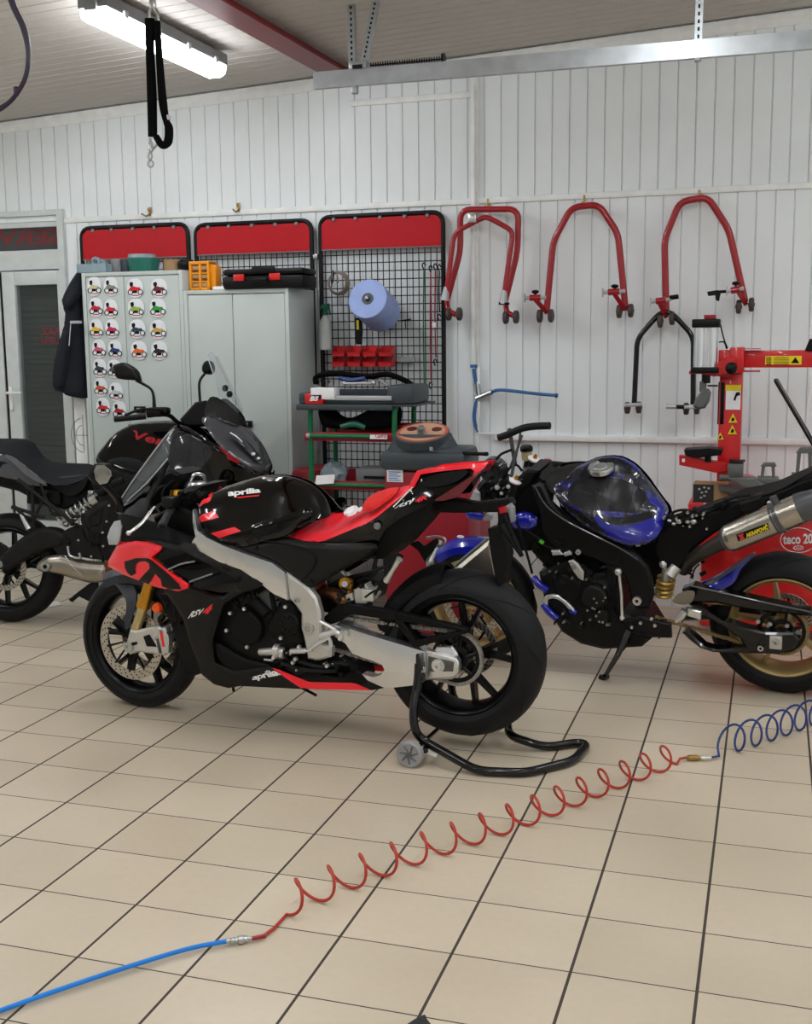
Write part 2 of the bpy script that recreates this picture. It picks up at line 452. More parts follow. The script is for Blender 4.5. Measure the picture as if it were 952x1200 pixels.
def text_mesh(s, bold=0., shear=0., space=1.):
    c = bpy.data.curves.new('t', 'FONT'); c.body = s; c.size = 1; c.offset = bold; c.shear = shear; c.space_character = space; c.resolution_u = 3; c.fill_mode = 'FRONT' if hasattr(c, 'fill_mode') else 'BOTH'
    o = bpy.data.objects.new('t', c); COL.objects.link(o); bpy.context.view_layer.update()
    me = bpy.data.meshes.new_from_object(o.evaluated_get(bpy.context.evaluated_depsgraph_get()))
    vs = [v.co.copy() for v in me.vertices]; fs = [tuple(p.vertices) for p in me.polygons]
    bpy.data.objects.remove(o); bpy.data.meshes.remove(me)
    x0 = min(v.x for v in vs); x1 = max(v.x for v in vs); y0 = min(v.y for v in vs); y1 = max(v.y for v in vs)
    return [((v.x-x0)/(x1-x0), (v.y-y0)/(y1-y0)) for v in vs], fs
def bilin(q, u, v):      # q = tl, tr, br, bl
    tl, tr, br, bl = [V(p) for p in q]; return (tl*(1-u)+tr*u)*v+(bl*(1-u)+br*u)*(1-v)
def lettering(mb, s, fr, quad, o, bold=.0, shear=0., mirror=False, lift=.0015, bvh=None, space=1.):
    vs, fs = text_mesh(s, bold, shear, space); out = []
    for u, v in vs:
        if mirror: u = 1-u
        p = bilin(quad, u, v); out.append(stick(fr, p, o, lift, bvh))
    mb.add(out, fs); return mb
def stick(fr, p, o, lift=.0015, bvh=None):
    if bvh:
        d = (fr.R @ ray(p[0], p[1])).normalized(); h = bvh.ray_cast(fr.c, d)
        if h[0] is not None:
            nn = h[1] if h[1].dot(d) < 0 else -h[1]
            return h[0]+nn*lift
        h = bvh.find_nearest(fr.q(p[0], p[1], o))
        return h[0]+(fr.c-h[0]).normalized()*lift
    v = fr.q(p[0], p[1], o); v.y -= lift; return v
def bvh_of(*objs):
    vs = []; fs = []
    for o in objs:
        k = len(vs); vs += [v.co.copy() for v in o.data.vertices]; fs += [tuple(k+i for i in p.vertices) for p in o.data.polygons]
    return BVHTree.FromPolygons(vs, fs)
def decal(mb, fr, poly, o, bvh=None, lift=.001, rnd=0, step=3.):
    P = chaikin([V((p[0], p[1])) for p in poly], rnd); R = []
    for i in range(len(P)):
        a, b = P[i], P[(i+1) % len(P)]; n = max(1, int((b-a).length/step))
        for k in range(n): R.append(a.lerp(b, k/n))
    n = len(R); x0 = min(p.x for p in R); x1 = max(p.x for p in R); y0 = min(p.y for p in R); y1 = max(p.y for p in R)
    G = []
    y = y0+step/2
    while y < y1:
        x = x0+step/2
        while x < x1:
            c = False
            for i in range(n):
                a, b = R[i], R[(i+1) % n]
                if (a.y > y) != (b.y > y) and x < (b.x-a.x)*(y-a.y)/(b.y-a.y)+a.x: c = not c
            if c and min((V((x, y))-p).length for p in R) > step*.4: G.append(V((x, y)))
            x += step
        y += step
    res = geometry.delaunay_2d_cdt(R+G, [(i, (i+1) % n) for i in range(n)], [], 1, 1e-6)
    mb.add([stick(fr, p, o, lift, bvh) for p in res[0]], [tuple(f) for f in res[2]]); return mb
# ================================================================= the room
DW = 6.8            # distance of the back wall
def plank_wall(z0f, z1f, x0, x1, off, name):
    mb = MB(); xs = []
    x = x0+off
    rows = []
    prof = []
    while x < x1:
        prof += [(x, .0), (x+.002, .009), (x+.0065, .009), (x+.0085, .0)]
        x += .1
    prof = [(x0, 0)]+prof+[(x1, 0)]
    vs = []; fs = []
    for px, py in prof: vs += [V((px, DW+py, z0f(px))), V((px, DW+py, z1f(px)))]
    for i in range(len(prof)-1): fs.append((2*i, 2*i+2, 2*i+3, 2*i+1))
    mb.add(vs, fs)
    return mb.build(name, 'white_panel', smooth=0)
ceilz = lambda x, y=DW: 3.13+.051*(x+2.9)+(y-DW)*.012
X0, X1, Y0 = -7.5, 3.2, -5.0
DL, DR = -5.9, -4.503     # door opening
wb = MB()
prof_done = plank_wall(lambda x: 2.372, lambda x: ceilz(x), X0, X1, .045, 'wall_back')
lo = plank_wall(lambda x: 0, lambda x: 2.372, DR, X1, .083, 'wall_back_lower'); lo.parent = prof_done
lo2 = MB().bx((X0, DW, 0), (DL, DW+.05, 2.372)).bx((DL, DW+.001, at(40, 247, DW).z), (DR+.01, DW+.05, 2.372)).build('wall_back_left', 'white_panel', prof_done)
struct(prof_done)
fl = MB(); fl.bx((X0, Y0, -.1), (X1, DW+1.2, 0)); struct(fl.build('floor', 'tiles', smooth=0))
# ceiling of lengthwise ribbed panels
cb = MB(); n = 0; y = Y0; vs = []; ys = []
while y < DW+.1: ys += [(y, 0), (y+.09, 0), (y+.094, .006), (y+.1, .006), (y+.104, 0)]; y += .104
for yy, dz in ys: vs += [V((X0, yy, ceilz(X0, yy)+dz)), V((X1, yy, ceilz(X1, yy)+dz))]
cb.add(vs, [(2*i, 2*i+1, 2*i+3, 2*i+2) for i in range(len(ys)-1)]); struct(cb.build('ceiling', 'ceiling_panel', smooth=0))
struct(MB().bx((X0-.1, Y0, 0), (X0, DW, 3.4)).build('wall_left', 'white_panel', smooth=0))
struct(MB().bx((X1, Y0, 0), (X1+.1, DW, 3.6)).build('wall_right', 'white_panel', smooth=0))
struct(MB().bx((X0, Y0-.1, 0), (X1, Y0, 3.5)).build('wall_front', 'white_panel', smooth=0))

# trims
t = MB(); t.add([], [])
a = [V((X0, DW-.02, ceilz(X0)-.07)), V((X1, DW-.02, ceilz(X1)-.07))]
t.ring_loft([[V((x, DW-.035, ceilz(x)-.012)), V((x, DW-.035, ceilz(x)-.04)), V((x, DW-.012, ceilz(x)-.075)), V((x, DW, ceilz(x)-.075)), V((x, DW, ceilz(x)-.012))] for x in (X0, X1)])
struct(t.build('trim_1', 'white_trim', smooth=0))
struct(MB().bx((DR, DW-.014, 2.352), (X1, DW+.001, 2.386), .004).build('trim_2', 'white_trim'))
xv = at(558, 200, DW).x
struct(MB().bx((xv-.024, DW-.02, 1.30), (xv+.02, DW+.001, ceilz(xv)-.06), .006).build('trim_3', 'white_trim'))
r0 = at(596, 511, DW)
struct(MB().bx((xv+.12, DW-.035, .962), (X1, DW+.001, .998), .006).build('trim_4', 'white_trim'))
struct(MB().bx((xv+.005, DW-.03, .2), (xv+.02, DW, .98)).build('trim_5', 'white_trim'))
c1 = at(412, 118, DW); c2 = at(552, 100, DW)
struct(MB().bx((c1.x, DW-.016, 2.955), (xv-.02, DW+.001, 2.99), .004).build('trim_6', 'white_trim'))

# door with transom, seen from inside
dz1 = at(40, 247, DW).z
d = MB(); fy0, fy1 = DW-.03, DW+.05
d.bx((DL, fy0, 0), (DL+.05, fy1, dz1)); d.bx((DR-.045, fy0, 0), (DR, fy1, dz1)); d.bx((DL+.0505, fy0+.001, dz1-.035), (DR-.0455, fy1, dz1))
tb0, tb1 = at(40, 295, DW).z, at(40, 316, DW).z
d.bx((DL+.0505, fy0+.02, tb1), (DR-.0455, fy1, tb0+.01)); d.bx((DL+.0505, fy0+.04, at(40, 266, DW).z), (DR-.0455, fy1, dz1-.0355))
door = d.build('door_1', 'pvc_white'); struct(door)
lx0 = at(8, 400, DW).x; lx1 = DR-.045
lt = at(40, 318, DW).z; fw = .10
l = MB(); l.bx((lx0, DW-.02, .01), (lx0+fw, DW+.04, lt), .006); l.bx((lx1-.03, DW-.02, .01), (lx1, DW+.04, lt), .006); l.bx((lx0+fw, DW-.018, lt-.09), (lx1-.03, DW+.04, lt-.001), .004); l.bx((lx0+fw, DW-.018, .012), (lx1-.03, DW+.04, .35), .004)
l.build('door_leaf', 'pvc_white', door)
l = MB(); l.bx((DL+.05, DW-.01, .01), (lx0-.03, DW+.04, lt), .006); l.build('fixed_leaf', 'pvc_white', door)
MB().bx((lx0-.028, DW+.0, .01), (lx0-.004, DW+.03, lt)).build('door_gap', 'plastic_dark', door)
g = MB(); g.bx((lx0+fw, DW+.005, .35), (lx1-.03, DW+.012, lt-.09)); g.build('door_pane', 'door_glass', door)
h = MB(); hp = at(13, 460, DW-.02)
h.cyl(hp, hp+V((0, -.05, 0)), .009); h.tube([hp+V((0, -.05, 0)), hp+V((.12, -.05, 0))], .009); h.box(hp+V((0, -.004, -.04)), (.03, .008, .16), ch=.004)
h.box(at(14, 478, DW-.03), (.02, .02, .04), ch=.004)
h.build('door_handle', 'white_trim', door)
g = MB(); g.bx((DL, DW+.03, tb0+.01), (DR-.045, DW+.036, at(40, 266, DW).z)); g.build('transom_pane', 'door_glass', door)
# slatted shutter behind the glass, and the lettering stuck on the outside
s = MB(); s.bx((lx0-.02, DW+.143, .3), (lx1+.02, DW+.15, lt)); z = .3
while z < lt-.05: s.bx((lx0-.02, DW+.13, z), (lx1+.02, DW+.142, z+.0375), .002); z += .04
D('shutter', (92, 98, 90), .5); D('shutter_dark', (120, 114, 116), .6)
tag(s.build('roller_shutter', 'shutter'), 'grey green roller shutter lowered behind the glazed door', 'shutter')
st = MB(); st.bx((DL, DW+.12, tb1), (DR, DW+.13, dz1)); tag(st.build('sign_board', 'shutter_dark'), 'dark sign board behind the transom glass carrying mirrored red letters', 'sign')
sb = bpy.data.objects['sign_board']
tl = MB(); lettering(tl, 'SERVIS', WORLD, [(-26, 269.5), (72, 268), (72, 286), (-26, 288)], -(DW+.118), bold=.03, mirror=True, lift=.001); 
D('sign_red', (235, 30, 60), .5); tl.build('lettering', 'sign_red', sb, 0)
tl = MB(); lettering(tl, 'GARAZ', WORLD, [(48, 384), (88, 384), (88, 392), (48, 392)], -(DW+.004), bold=.02, mirror=True, lift=.001)
lettering(tl, 'TUPU', WORLD, [(48, 395.5), (80, 395.5), (80, 403), (48, 403)], -(DW+.004), bold=.02, mirror=True, lift=.001)
D('faded_red', (140, 34, 52), .5); tl.build('pane_lettering', 'faded_red', door, 0)

# red roof beam
bxm = -2.46; b = MB()
prof = [(-.075, 0), (.075, 0), (.075, .012), (.01, .02), (.01, .13), (.075, .14), (.075, .15), (-.075, .15), (-.075, .14), (-.01, .13), (-.01, .02), (-.075, .012)]
b.ring_loft([[V((bxm+px, yy, ceilz(bxm, yy)-.068+pz)) for px, pz in prof] for yy in (Y0, DW-.03)])
tag(b.build('roof_beam', 'beam_red', smooth=0), 'dark red steel roof beam crossing the ceiling', 'beam')

# fluorescent lamps
def lamp(name, x, y0, y1, label, vis=False):
    z = ceilz(x-.09, y0)-.004
    r = empty(name, (x, (y0+y1)/2, z), 0, label, 'lamp', 'fluorescent ceiling lamps'); hl = (y1-y0)/2
    h = MB(); h.bx((-.075, -hl, -.06), (.075, hl, 0), .008); h.bx((-.03, -hl-.02, -.075), (.03, -hl, -.02), .004); h.bx((-.03, hl, -.075), (.03, hl+.02, -.02), .004)
    h.build('housing', 'grey_plastic', r)
    df = MB(); pr = [(-.07, -.06), (-.062, -.10), (-.035, -.118), (.035, -.118), (.062, -.10), (.07, -.06)]
    df.ring_loft([[V((px, yy, pz)) for px, pz in pr] for yy in (-hl+.01, hl-.01)]); df.build('diffuser', 'lamp_glow', r, 0)
    c = MB()
    for k in range(4):
        yy = -hl+.15+k*(2*hl-.3)/3
        for sx in (-1, 1): c.bx((sx*.07, yy-.015, -.075), (sx*.086, yy+.015, -.045))
    c.build('clip', 'light_grey', r)
    return r
lamp('fluorescent_lamp', -2.93, 4.72, 5.92, 'lit fluorescent lamp on the ceiling left of the red beam')
k = 0
for x, yl in ((-4.9, ((4.3, 5.7), (1.3, 2.7))), (-2.72, ((1.4, 2.8), (-1.8, -.4))), (-.55, ((3.2, 4.6), (.3, 1.7), (-2.8, -1.4))), (1.6, ((4.2, 5.6), (1.2, 2.6), (-1.8, -.4)))):
    for a, b_ in yl:
        k += 1; lamp('fluorescent_lamp', x, a, b_, 'lit fluorescent ceiling lamp outside the picture')

# garage door track with hangers and spring
YT = 5.5
zt = at(370, 105, YT).z; xt0 = at(369, 100, YT).x
t = MB(); t.prism([(0, 0), (1, 0), (1, 1), (0, 1)], 0, 1) if 0 else None
prf = [(0, 0), (.03, 0), (.03, .006), (.008, .01), (.008, .065), (.03, .07), (.03, .078), (0, .078)]
t.ring_loft([[V((x, YT+a-.02, zt+b_)) for a, b_ in prf] for x in (xt0, X1-.05)])
tr = empty('garage_door_track', (0, 0, 0), 0, 'galvanised horizontal garage door track hanging below the ceiling', 'rail')
t.build('rail', 'zinc', tr, 0)
def strap(px0, py0, px1, py1, Y, n=18):
    a = at(px0, py0, Y); b_ = at(px1, py1, Y); z1 = ceilz(a.x, Y)
    if b_.z > z1 or px0 == px1: pass
    d = (b_-a); s = MB()
    L = d.length; rot = V((0, 0, 1)).rotation_difference(d.normalized()).to_matrix()
    s.box((a+b_)/2, (.035, .004, L), rot); s.box((a+b_)/2+V((.017, .012, 0)), (.004, .024, L), rot)
    s.cur = 1
    for k in range(n):
        p = a.lerp(b_, (k+.5)/n); s.box(p+V((0, -.003, 0)), (.01, .002, L/n*.45), rot)
    return s
p = at(413, 100, YT); zc = ceilz(p.x, YT)
def hang(px, py, pxt, Yc=YT):
    a = at(px, py, Yc); top = V((a.x+(pxt-px)*.0037, Yc, ceilz(a.x, Yc))); d = top-a; L = d.length; rot = V((0, 0, 1)).rotation_difference(d.normalized()).to_matrix(); s = MB()
    s.box((a+top)/2, (.034, .004, L), rot); s.box((a+top)/2+V((.015, .012, 0)), (.004, .024, L), rot); s.cur = 1
    for k in range(14): s.box(a.lerp(top, (k+.5)/14)+V((0, -.003, 0)), (.009, .002, L/14*.5), rot)
    return s
s = hang(413, 100, 413); s.build('hanger_strap', ['zinc', 'plastic_dark'], tr, 0)
s = hang(425, 80, 444); s.build('hanger_strap', ['zinc', 'plastic_dark'], tr, 0)
s = hang(818, 65, 819); s.build('hanger_strap', ['zinc', 'plastic_dark'], tr, 0)
s = MB(); s.box(at(421, 77, YT), (.09, .05, .035), ch=.004); s.build('bracket', 'zinc', tr)
s = MB(); s.box(at(419, 78, YT-.03), (.05, .006, .018)); s.build('bracket_slot', 'plastic_dark', tr)
s = MB(); a = at(434, 77, YT); b_ = at(520, 69, YT); pts = []
for k in range(30*8+1):
    q = k/(30*8); an = 2*PI*30*q; c = a.lerp(b_, q); pts.append(c+V((0, math.cos(an)*.012, math.sin(an)*.012)))
s.tube(pts, .0026, 5); s.tube([a, b_], .004, 6); s.lathe([(.002, -.006), (.026, -.006), (.026, .006), (.002, .006)], b_, 'x', 16)
s.build('spring', 'black_metal', tr)
s = MB(); s.box(at(416, 104, YT), (.03, .03, .05), ch=.004); s.box(at(818, 68, YT), (.03, .03, .03), ch=.004); s.build('bolt_plate', 'zinc', tr)

# sling with shackle and swivel
YS = 4.3
sl = empty('lifting_sling', at(180, 40, YS), 0, 'black lifting sling hanging from the ceiling on a steel shackle', 'strap'); o0 = sl.location
def rel(px, py, Y=YS): return at(px, py, Y)-o0
s = MB()
s.tube([rel(175.5, 22), rel(176, 60), rel(178, 110), rel(179, 160)], [.018, .016, .018, .017], 8, 4, flat=1.2)
s.tube([rel(184, 25), rel(187, 70), rel(191, 120), rel(195, 142), rel(198, 150), rel(197, 166), rel(190, 170), rel(183, 160)], [.014, .015, .018, .014, .018, .018, .015, .014], 8, 4)
s.build('webbing', 'fabric_black', sl)
s = MB(); top = V((rel(178, 10).x, 0, ceilz(-2.4, YS)-o0.z))
s.tube([rel(179, 10), top], .004, 6); s.tube([rel(175, 22), rel(175, 14), rel(179, 8), rel(184, 14), rel(185, 24)], .006, 8, 4); s.box(rel(179, 3), (.03, .01, .05), ch=.004)
s.build('shackle', 'steel', sl)
s = MB()
for (px, py, rx, rz) in ((177, 172, .010, .02), (176, 183, .009, .014), (176.5, 192, .013, .013)):
    c = rel(px, py); s.tube([c+V((rx*math.cos(q), 0, rz*math.sin(q))) for q in [i*2*PI/16 for i in range(16)]], .0032, 6, 0, True)
s.tube([rel(182, 158), rel(184, 168), rel(179, 174), rel(176, 162)], .005, 8, 4); s.build('swivel_chain', 'steel', sl)
s = MB(); s.box(rel(195, 138), (.03, .02, .02), ch=.003); s.build('care_tag', 'light_grey', sl)

# drooping cable top left
s = MB(); YC = 3.6
pp = lambda l: [at(a, b_, YC) for a, b_ in l]
s.tube(pp([(6, -45), (12, 0), (26, 32), (33, 62), (30, 90), (18, 112), (2, 127), (-20, 138)]), .008, 8, 6)
s.tube(pp([(8, -45), (15, 0), (30, 35), (34, 65), (27, 96), (14, 116), (-4, 128), (-22, 134)]), .006, 8, 6); s.box(at(19, 107, YC), (.012, .012, .03))
D('cable', (40, 34, 52), .4)
tag(s.build('cable_bundle', 'cable'), 'drooping dark cable bundle at the upper left of the ceiling', 'cable')

# wall hooks
for (px, py, dx, lab) in ((176, 248, -6, 'small brass coat hook on the wall above the left red board'), (280, 243, -3, 'small brass coat hook on the wall above the middle red board')):
    s = MB(); c = at(px, py, DW-.012); s.box(c, (.016, .012, .055), ch=.003); s.tube([c+V((0, -.005, -.012)), c+V((dx*.002, -.03, -.03)), c+V((dx*.006, -.05, -.015))], .005, 8, 3)
    s.tube([c+V((0, -.005, .012)), c+V((0.002, -.02, .0)), c+V((.0, -.03, .02))], .004, 8, 3)
    tag(s.build('wall_hook', 'brass'), lab, 'hook', 'brass wall hooks')
for (px, py, lab) in ((572, 240, 'brass hook holding the nested pair of red stands'), (685, 236, 'brass hook holding the middle red stand'), (820, 230, 'brass hook holding the right red stand')):
    s = MB(); c = at(px, py, DW-.012); s.box(c, (.012, .01, .07), ch=.003); s.tube([c+V((0, 0, -.02)), c+V((0, -.06, -.032)), c+V((0, -.07, -.01))], .006, 8, 3)
    tag(s.build('wall_hook', 'brass'), lab, 'hook', 'brass wall hooks')
# small screws
for i, (px, py) in enumerate(((381, 245), (562, 237))):
    pass

# ---- wire mesh display panels
def mesh_panel(pl, pr, ptl, ptr, zb, label, red_px, y=DW-.045):
    a = at(pl, ptl, y); b_ = at(pr, ptr, y); W = b_.x-a.x; x0 = a.x; zt_ = (a.z+b_.z)/2
    r = empty('wire_rack', (x0, y, zb), 0, label, 'wire panel', 'wire mesh panels along the back wall'); H = zt_-zb
    f = MB(); f.rtube([(0, 0, 0), (0, 0, H), (W, 0, H), (W, 0, 0)], .014, .07, 12); f.tube([(0, 0, .01), (W, 0, .01)], .01); f.build('frame', 'carbon_grey' if 0 else 'black_metal', r)
    zr = (at((pl+pr)/2, red_px, y).z)-zb
    g = MB(); x = .03
    while x < W-.01: g.tube([(x, 0, .01), (x, 0, zr)], .003, 4); x += .0375
    z = .03
    while z < zr+.01: g.tube([(.01, -.003, z), (W-.01, -.003, z)], .003, 4); z += .05
    g.build('wire_grid', 'black_metal', r, 0)
    k = MB(); q = .045; k.prism([(.012, zr), (W-.012, zr), (W-.012, H-q), (W-q, H-.015), (q, H-.015), (.012, H-q)], -.008, -.004); k.build('header_board', 'board_red', r, 0)
    k = MB(); k.tube([(.01, -.006, zr), (W-.01, -.006, zr)], .004, 6)
    for xx in (W*.12, W*.3, W*.5, W*.7, W*.88): k.box((xx, -.012, H-.018), (.02, .012, .02), ch=.002)
    k.build('board_clip', 'grey_plastic', r)
    return r
mesh_panel(95, 220, 266, 264, 1.45, 'wire panel with red board behind the tall sticker covered locker', 303)
mesh_panel(229, 365, 263, 259, 1.3, 'wire panel with red board behind the lower plain grey locker', 297)
mp3 = mesh_panel(375, 519.5, 254, 249, .35, 'wire panel hung with paper roll, bottle and red bins', 291)
s = MB(); s.box(at(370.5, 301, DW-.05), (.03, .03, .03), ch=.004); s.cyl(at(369, 301, DW-.07), at(369, 301, DW-.06), .008)
s.build('coupling_clamp', 'steel', mp3); bpy.data.objects['coupling_clamp'].location = -mp3.location

# ---- lockers
def locker(pl, pr, pt, depth, Yf, zb, label, split):
    a = at(pl, pt, Yf); b_ = at(pr, pt, Yf); x0, x1 = a.x, b_.x; z1 = (a.z+b_.z)/2; W = x1-x0; H = z1
    r = empty('metal_locker', (x0, Yf, 0), 0, label, 'locker')
    c = MB(); th = .025
    c.bx((0, .0, .0), (th, depth, H), .003); c.bx((W-th, 0, 0), (W, depth, H), .003); c.bx((th-.001, .001, H-th), (W-th+.001, depth-.001, H-.001), .002); c.bx((th, .004, 0.001), (W-th, depth-.002, .08), .002); c.bx((th, depth-.01, .0805), (W-th, depth-.001, H-th-.0005))
    c.build('cabinet_body', 'locker_grey', r)
    for (s0, s1) in ((th+.003, W*split-.002), (W*split+.002, W-th-.003)):
        d_ = MB(); d_.bx((s0, .004, .085), (s1, .022, H-th-.004), .003); dd = d_.build('door', 'locker_grey', r)
    return r, W, H
Y1 = 6.33
lk1, LW1, LH1 = locker(95, 213.5, 318, .385, Y1, 0, 'tall grey metal locker with doors covered in motorcycle stickers', .42)
lk2, LW2, LH2 = locker(214.5, 338, 339, .395, Y1, 0, 'lower plain grey two door metal locker with black latch', .47)
for (lk, px, py) in ((lk1, 164, 480), (lk2, 289, 497)):
    h = MB(); c = at(px, py, Y1-.01)-lk.location; h.box(c, (.075, .02, .04), ch=.004); h.build('latch', 'plastic_dark', lk)
    h = MB(); h.box(c+V((0, -.012, 0)), (.03, .006, .022), ch=.002); h.build('latch_plate', 'steel', lk)

# ---- stickers of little motorcycles
SK = [(110.5, 336, 'cream', (196, 192, 150)), (130, 336, 'grey', (128, 124, 118)), (158.5, 338, 'red and white', (206, 20, 26)), (186.5, 338, 'dark red', (120, 26, 34)),
      (112.5, 360.5, 'crimson', (190, 24, 50)), (130, 362, 'red', (200, 34, 44)), (159.5, 361.5, 'lime green', (150, 176, 70)), (185, 361, 'bright green', (30, 150, 40)),
      (113, 385.5, 'yellow', (226, 184, 30)), (131.5, 385.5, 'raspberry', (186, 34, 80)), (161, 386, 'dark teal', (30, 60, 74)), (185.5, 386.5, 'gold', (196, 160, 70)),
      (116, 409, 'pink', (200, 80, 110)), (135, 410, 'navy blue', (36, 50, 110)), (163, 411, 'orange', (222, 100, 26)), (187, 411, 'black', (30, 30, 34)),
      (117, 431.5, 'dark steel', (50, 56, 62)), (134, 432.5, 'slate', (70, 74, 84)), (118, 454, 'copper', (190, 84, 50)), (136, 459.5, 'pale grey', (186, 188, 190)),
      (121, 477, 'scarlet', (206, 30, 40)), (140, 481, 'cherry red', (176, 16, 40))]
def sticker(px, py, cname, rgb):
    ys = Y1-.002+.004; o = at(px, py, ys-.003)
    small = px < 150; wv = .060 if small else .07; r = empty('sticker', o, 0, 'round white sticker with a small %s motorcycle on the tall locker door' % cname, 'sticker', 'motorcycle stickers on the tall locker')
    r.scale = (1.2, 1, 1.17); kx = wv/.07; b_ = MB(); n = 28
    pl = []
    for i in range(n):
        t = 2*PI*i/n; e = .84; c_, s_ = math.cos(t), math.sin(t)
        pl.append((.047*kx*math.copysign(abs(c_)**e, c_), .049*math.copysign(abs(s_)**e, s_)+.002))
    b_.prism(pl, -.0006, .0004); b_.build('backing', 'sticker_white', r, 0)
    w_ = MB()
    for sx in (-.023, .024):
        w_.lathe([(.0085, -.0016), (.0125, -.0016), (.0125, -.0008), (.0085, -.0008)], (sx*kx, 0, -.014), 'y', 14)
    w_.prism([(-.026*kx, .026), (-.012*kx, .03), (-.008*kx, .02), (-.014*kx, .004), (-.024*kx, .012)], -.0014, -.0007)
    w_.prism([(-.012*kx, -.018), (.008*kx, -.018), (.010*kx, -.006), (-.010*kx, -.006)], -.0018, -.0007)
    w_.v = [V((v.x*1.22, v.y, v.z*1.22-.002)) for v in w_.v]; w_.build('wheels_and_engine', 'black_matte', r, 0)
    m = MB(); k_ = 'ink_'+cname.replace(' ', '_'); D(k_, rgb, .5)
    m.prism([(-.03*kx, -.002), (-.02*kx, .008), (-.006*kx, .011), (.004*kx, .007), (.02*kx, .006), (.026*kx, .0), (.014*kx, -.006), (.004*kx, -.008), (-.008*kx, -.006), (-.02*kx, -.01)], -.0020, -.0007)
    m.v = [V((v.x*1.22, v.y, v.z*1.22-.002)) for v in m.v]; m.build('bodywork', k_, r, 0)
    c = MB(); c.bx((-.02*kx, -.0016, -.038), (.02*kx, -.0008, -.033)); c.build('caption_bar', 'board_red', r, 0)
for a in SK: sticker(*a)

# ---- things on top of the lockers
zt1 = LH1; zt2 = LH2
def ontop(px, Y, z): p = at(px, 300, Y); return V((p.x, Y, z))
s = MB(); c = ontop(117, 6.45, zt1)
r = empty('storage_box', c, 0, 'clear plastic box of cable ties at the left end of the tall locker', 'box')
s.bx((-.105, -.1, 0), (.105, .1, .004)); s.bx((-.105, -.1, 0), (.105, -.096, .055)); s.bx((-.105, .096, 0), (.105, .1, .055)); s.bx((-.105, -.1, 0), (-.101, .1, .055)); s.bx((.101, -.1, 0), (.105, .1, .055)); s.build('tub', 'clear_box', r)
D('ring_orange', (222, 110, 60), .5); D('blue_tie', (20, 90, 190), .5)
b2 = MB(); b2.sphere((.0, 0, .05), (.05, .05, .045)); b2.build('plastic_bag', 'clear_box', r)
b2 = MB(); b2.box((-.03, 0, .06), (.05, .03, .05), ch=.01); b2.build('blue_cap', 'blue_tie', r)
b2 = MB(); b2.lathe([(.016, -.01), (.03, -.01), (.03, .01), (.016, .01)], (.01, -.06, .07), 'y', 20); b2.build('tape_ring', 'clear_box', r)
for px, col, lab, hh in ((136.5, 'grey_plastic', 'grey tin can on the tall locker, beside the clear box', .085), (149, 'slate_plastic', 'dark tin can on the tall locker, beside the green tub', .082)):
    s = MB(); c = ontop(px, 6.45, zt1); s.lathe([(0.001, 0), (.036, 0), (.038, .004), (.038, hh-.006), (.036, hh), (.001, hh)], (0, 0, 0), 'z', 24, False); tag(s.build('tin_can', col), lab, 'can').location = c
s = MB(); c = ontop(168, 6.46, zt1); r = empty('storage_tub', c, 0, 'green translucent tub with clear lid on the tall locker', 'tub'); D('green_tub', (36, 104, 92), .3)
s.lathe([(.001, 0), (.085, 0), (.10, .07), (.10, .085), (.001, .085)], (0, 0, 0), 'z', 24, False); s.build('tub', 'green_tub', r)
s = MB(); s.lathe([(.001, .086), (.088, .086), (.084, .108), (.001, .108)], (-.01, 0, 0), 'z', 24, False); s.build('lid', 'clear_box', r)
s = MB(); c = ontop(202, 6.45, zt1); D('tape_brown', (150, 118, 84), .5); s.lathe([(.035, 0), (.055, 0), (.055, .07), (.035, .07)], (0, 0, 0), 'z', 28); tag(s.build('tape_roll', 'tape_brown'), 'brown parcel tape roll on the tall locker', 'tape').location = c
s = MB(); c = ontop(217, 6.42, zt1); s.sphere((-.008, 0, .035), (.042, .04, .036)); s.box((.03, 0, .05), (.04, .04, .03), ch=.01); tag(s.build('safety_goggles', 'plastic_dark'), 'black goggles at the right end of the tall locker', 'goggles').location = c
# orange organiser and small box
c = ontop(240, 6.44, zt2); r = empty('small_parts_organiser', c, 0, 'orange organiser case standing on the lower locker', 'organiser')
s = MB(); s.bx((-.085, -.05, 0), (.05, .05, .02), .005); s.bx((-.085, -.05, .155), (.05, .05, .175), .005)
for x in (-.085, -.02, .035): s.bx((x, -.05, 0), (x+.015, .05, .17), .004)
for z in (.05, .1): s.bx((-.08, -.045, z), (.045, .045, z+.008))
s.bx((.05, -.03, .0), (.085, .05, .15), .008); s.build('case', 'orange', r)
s = MB()
for i in range(2):
    for j in range(3): s.bx((-.068+i*.056, -.04, .024+j*.05), (-.024+i*.056, -.02, .048+j*.05), .003)
s.build('small_parts', 'carton', r)
s = MB(); c = ontop(259, 6.36, zt2); s.bx((-.05, -.025, 0), (.07, .03, .02), .003); tag(s.build('carton_box', 'white_paint'), 'flat white carton in front of the orange organiser', 'box').location = c
# black tool box
c = ontop(318, 6.42, zt2); r = empty('tool_box', c, 0, 'black tool box with two red latches on the lower locker', 'tool box')
s = MB(); s.bx((-.27, -.11, 0), (.245, .11, .075), .014); s.build('base', 'plastic_dark', r)
s = MB(); s.bx((-.27, -.11, .078), (.245, .11, .115), .016); s.bx((-.08, -.115, .085), (.07, -.10, .125), .006); s.build('lid', 'plastic_dark', r)
for x in (-.16, .07): s = MB(); s.bx((x-.035, -.122, .045), (x+.035, -.108, .085), .005); s.build('latch', 'board_red' if x > 9 else 'machine_red', r)
s = MB(); s.tube([(-.09, -.115, .06), (-.09, -.14, .05), (.02, -.14, .05), (.02, -.115, .06)], .009, 8, 3); s.build('handle', 'plastic_dark', r)
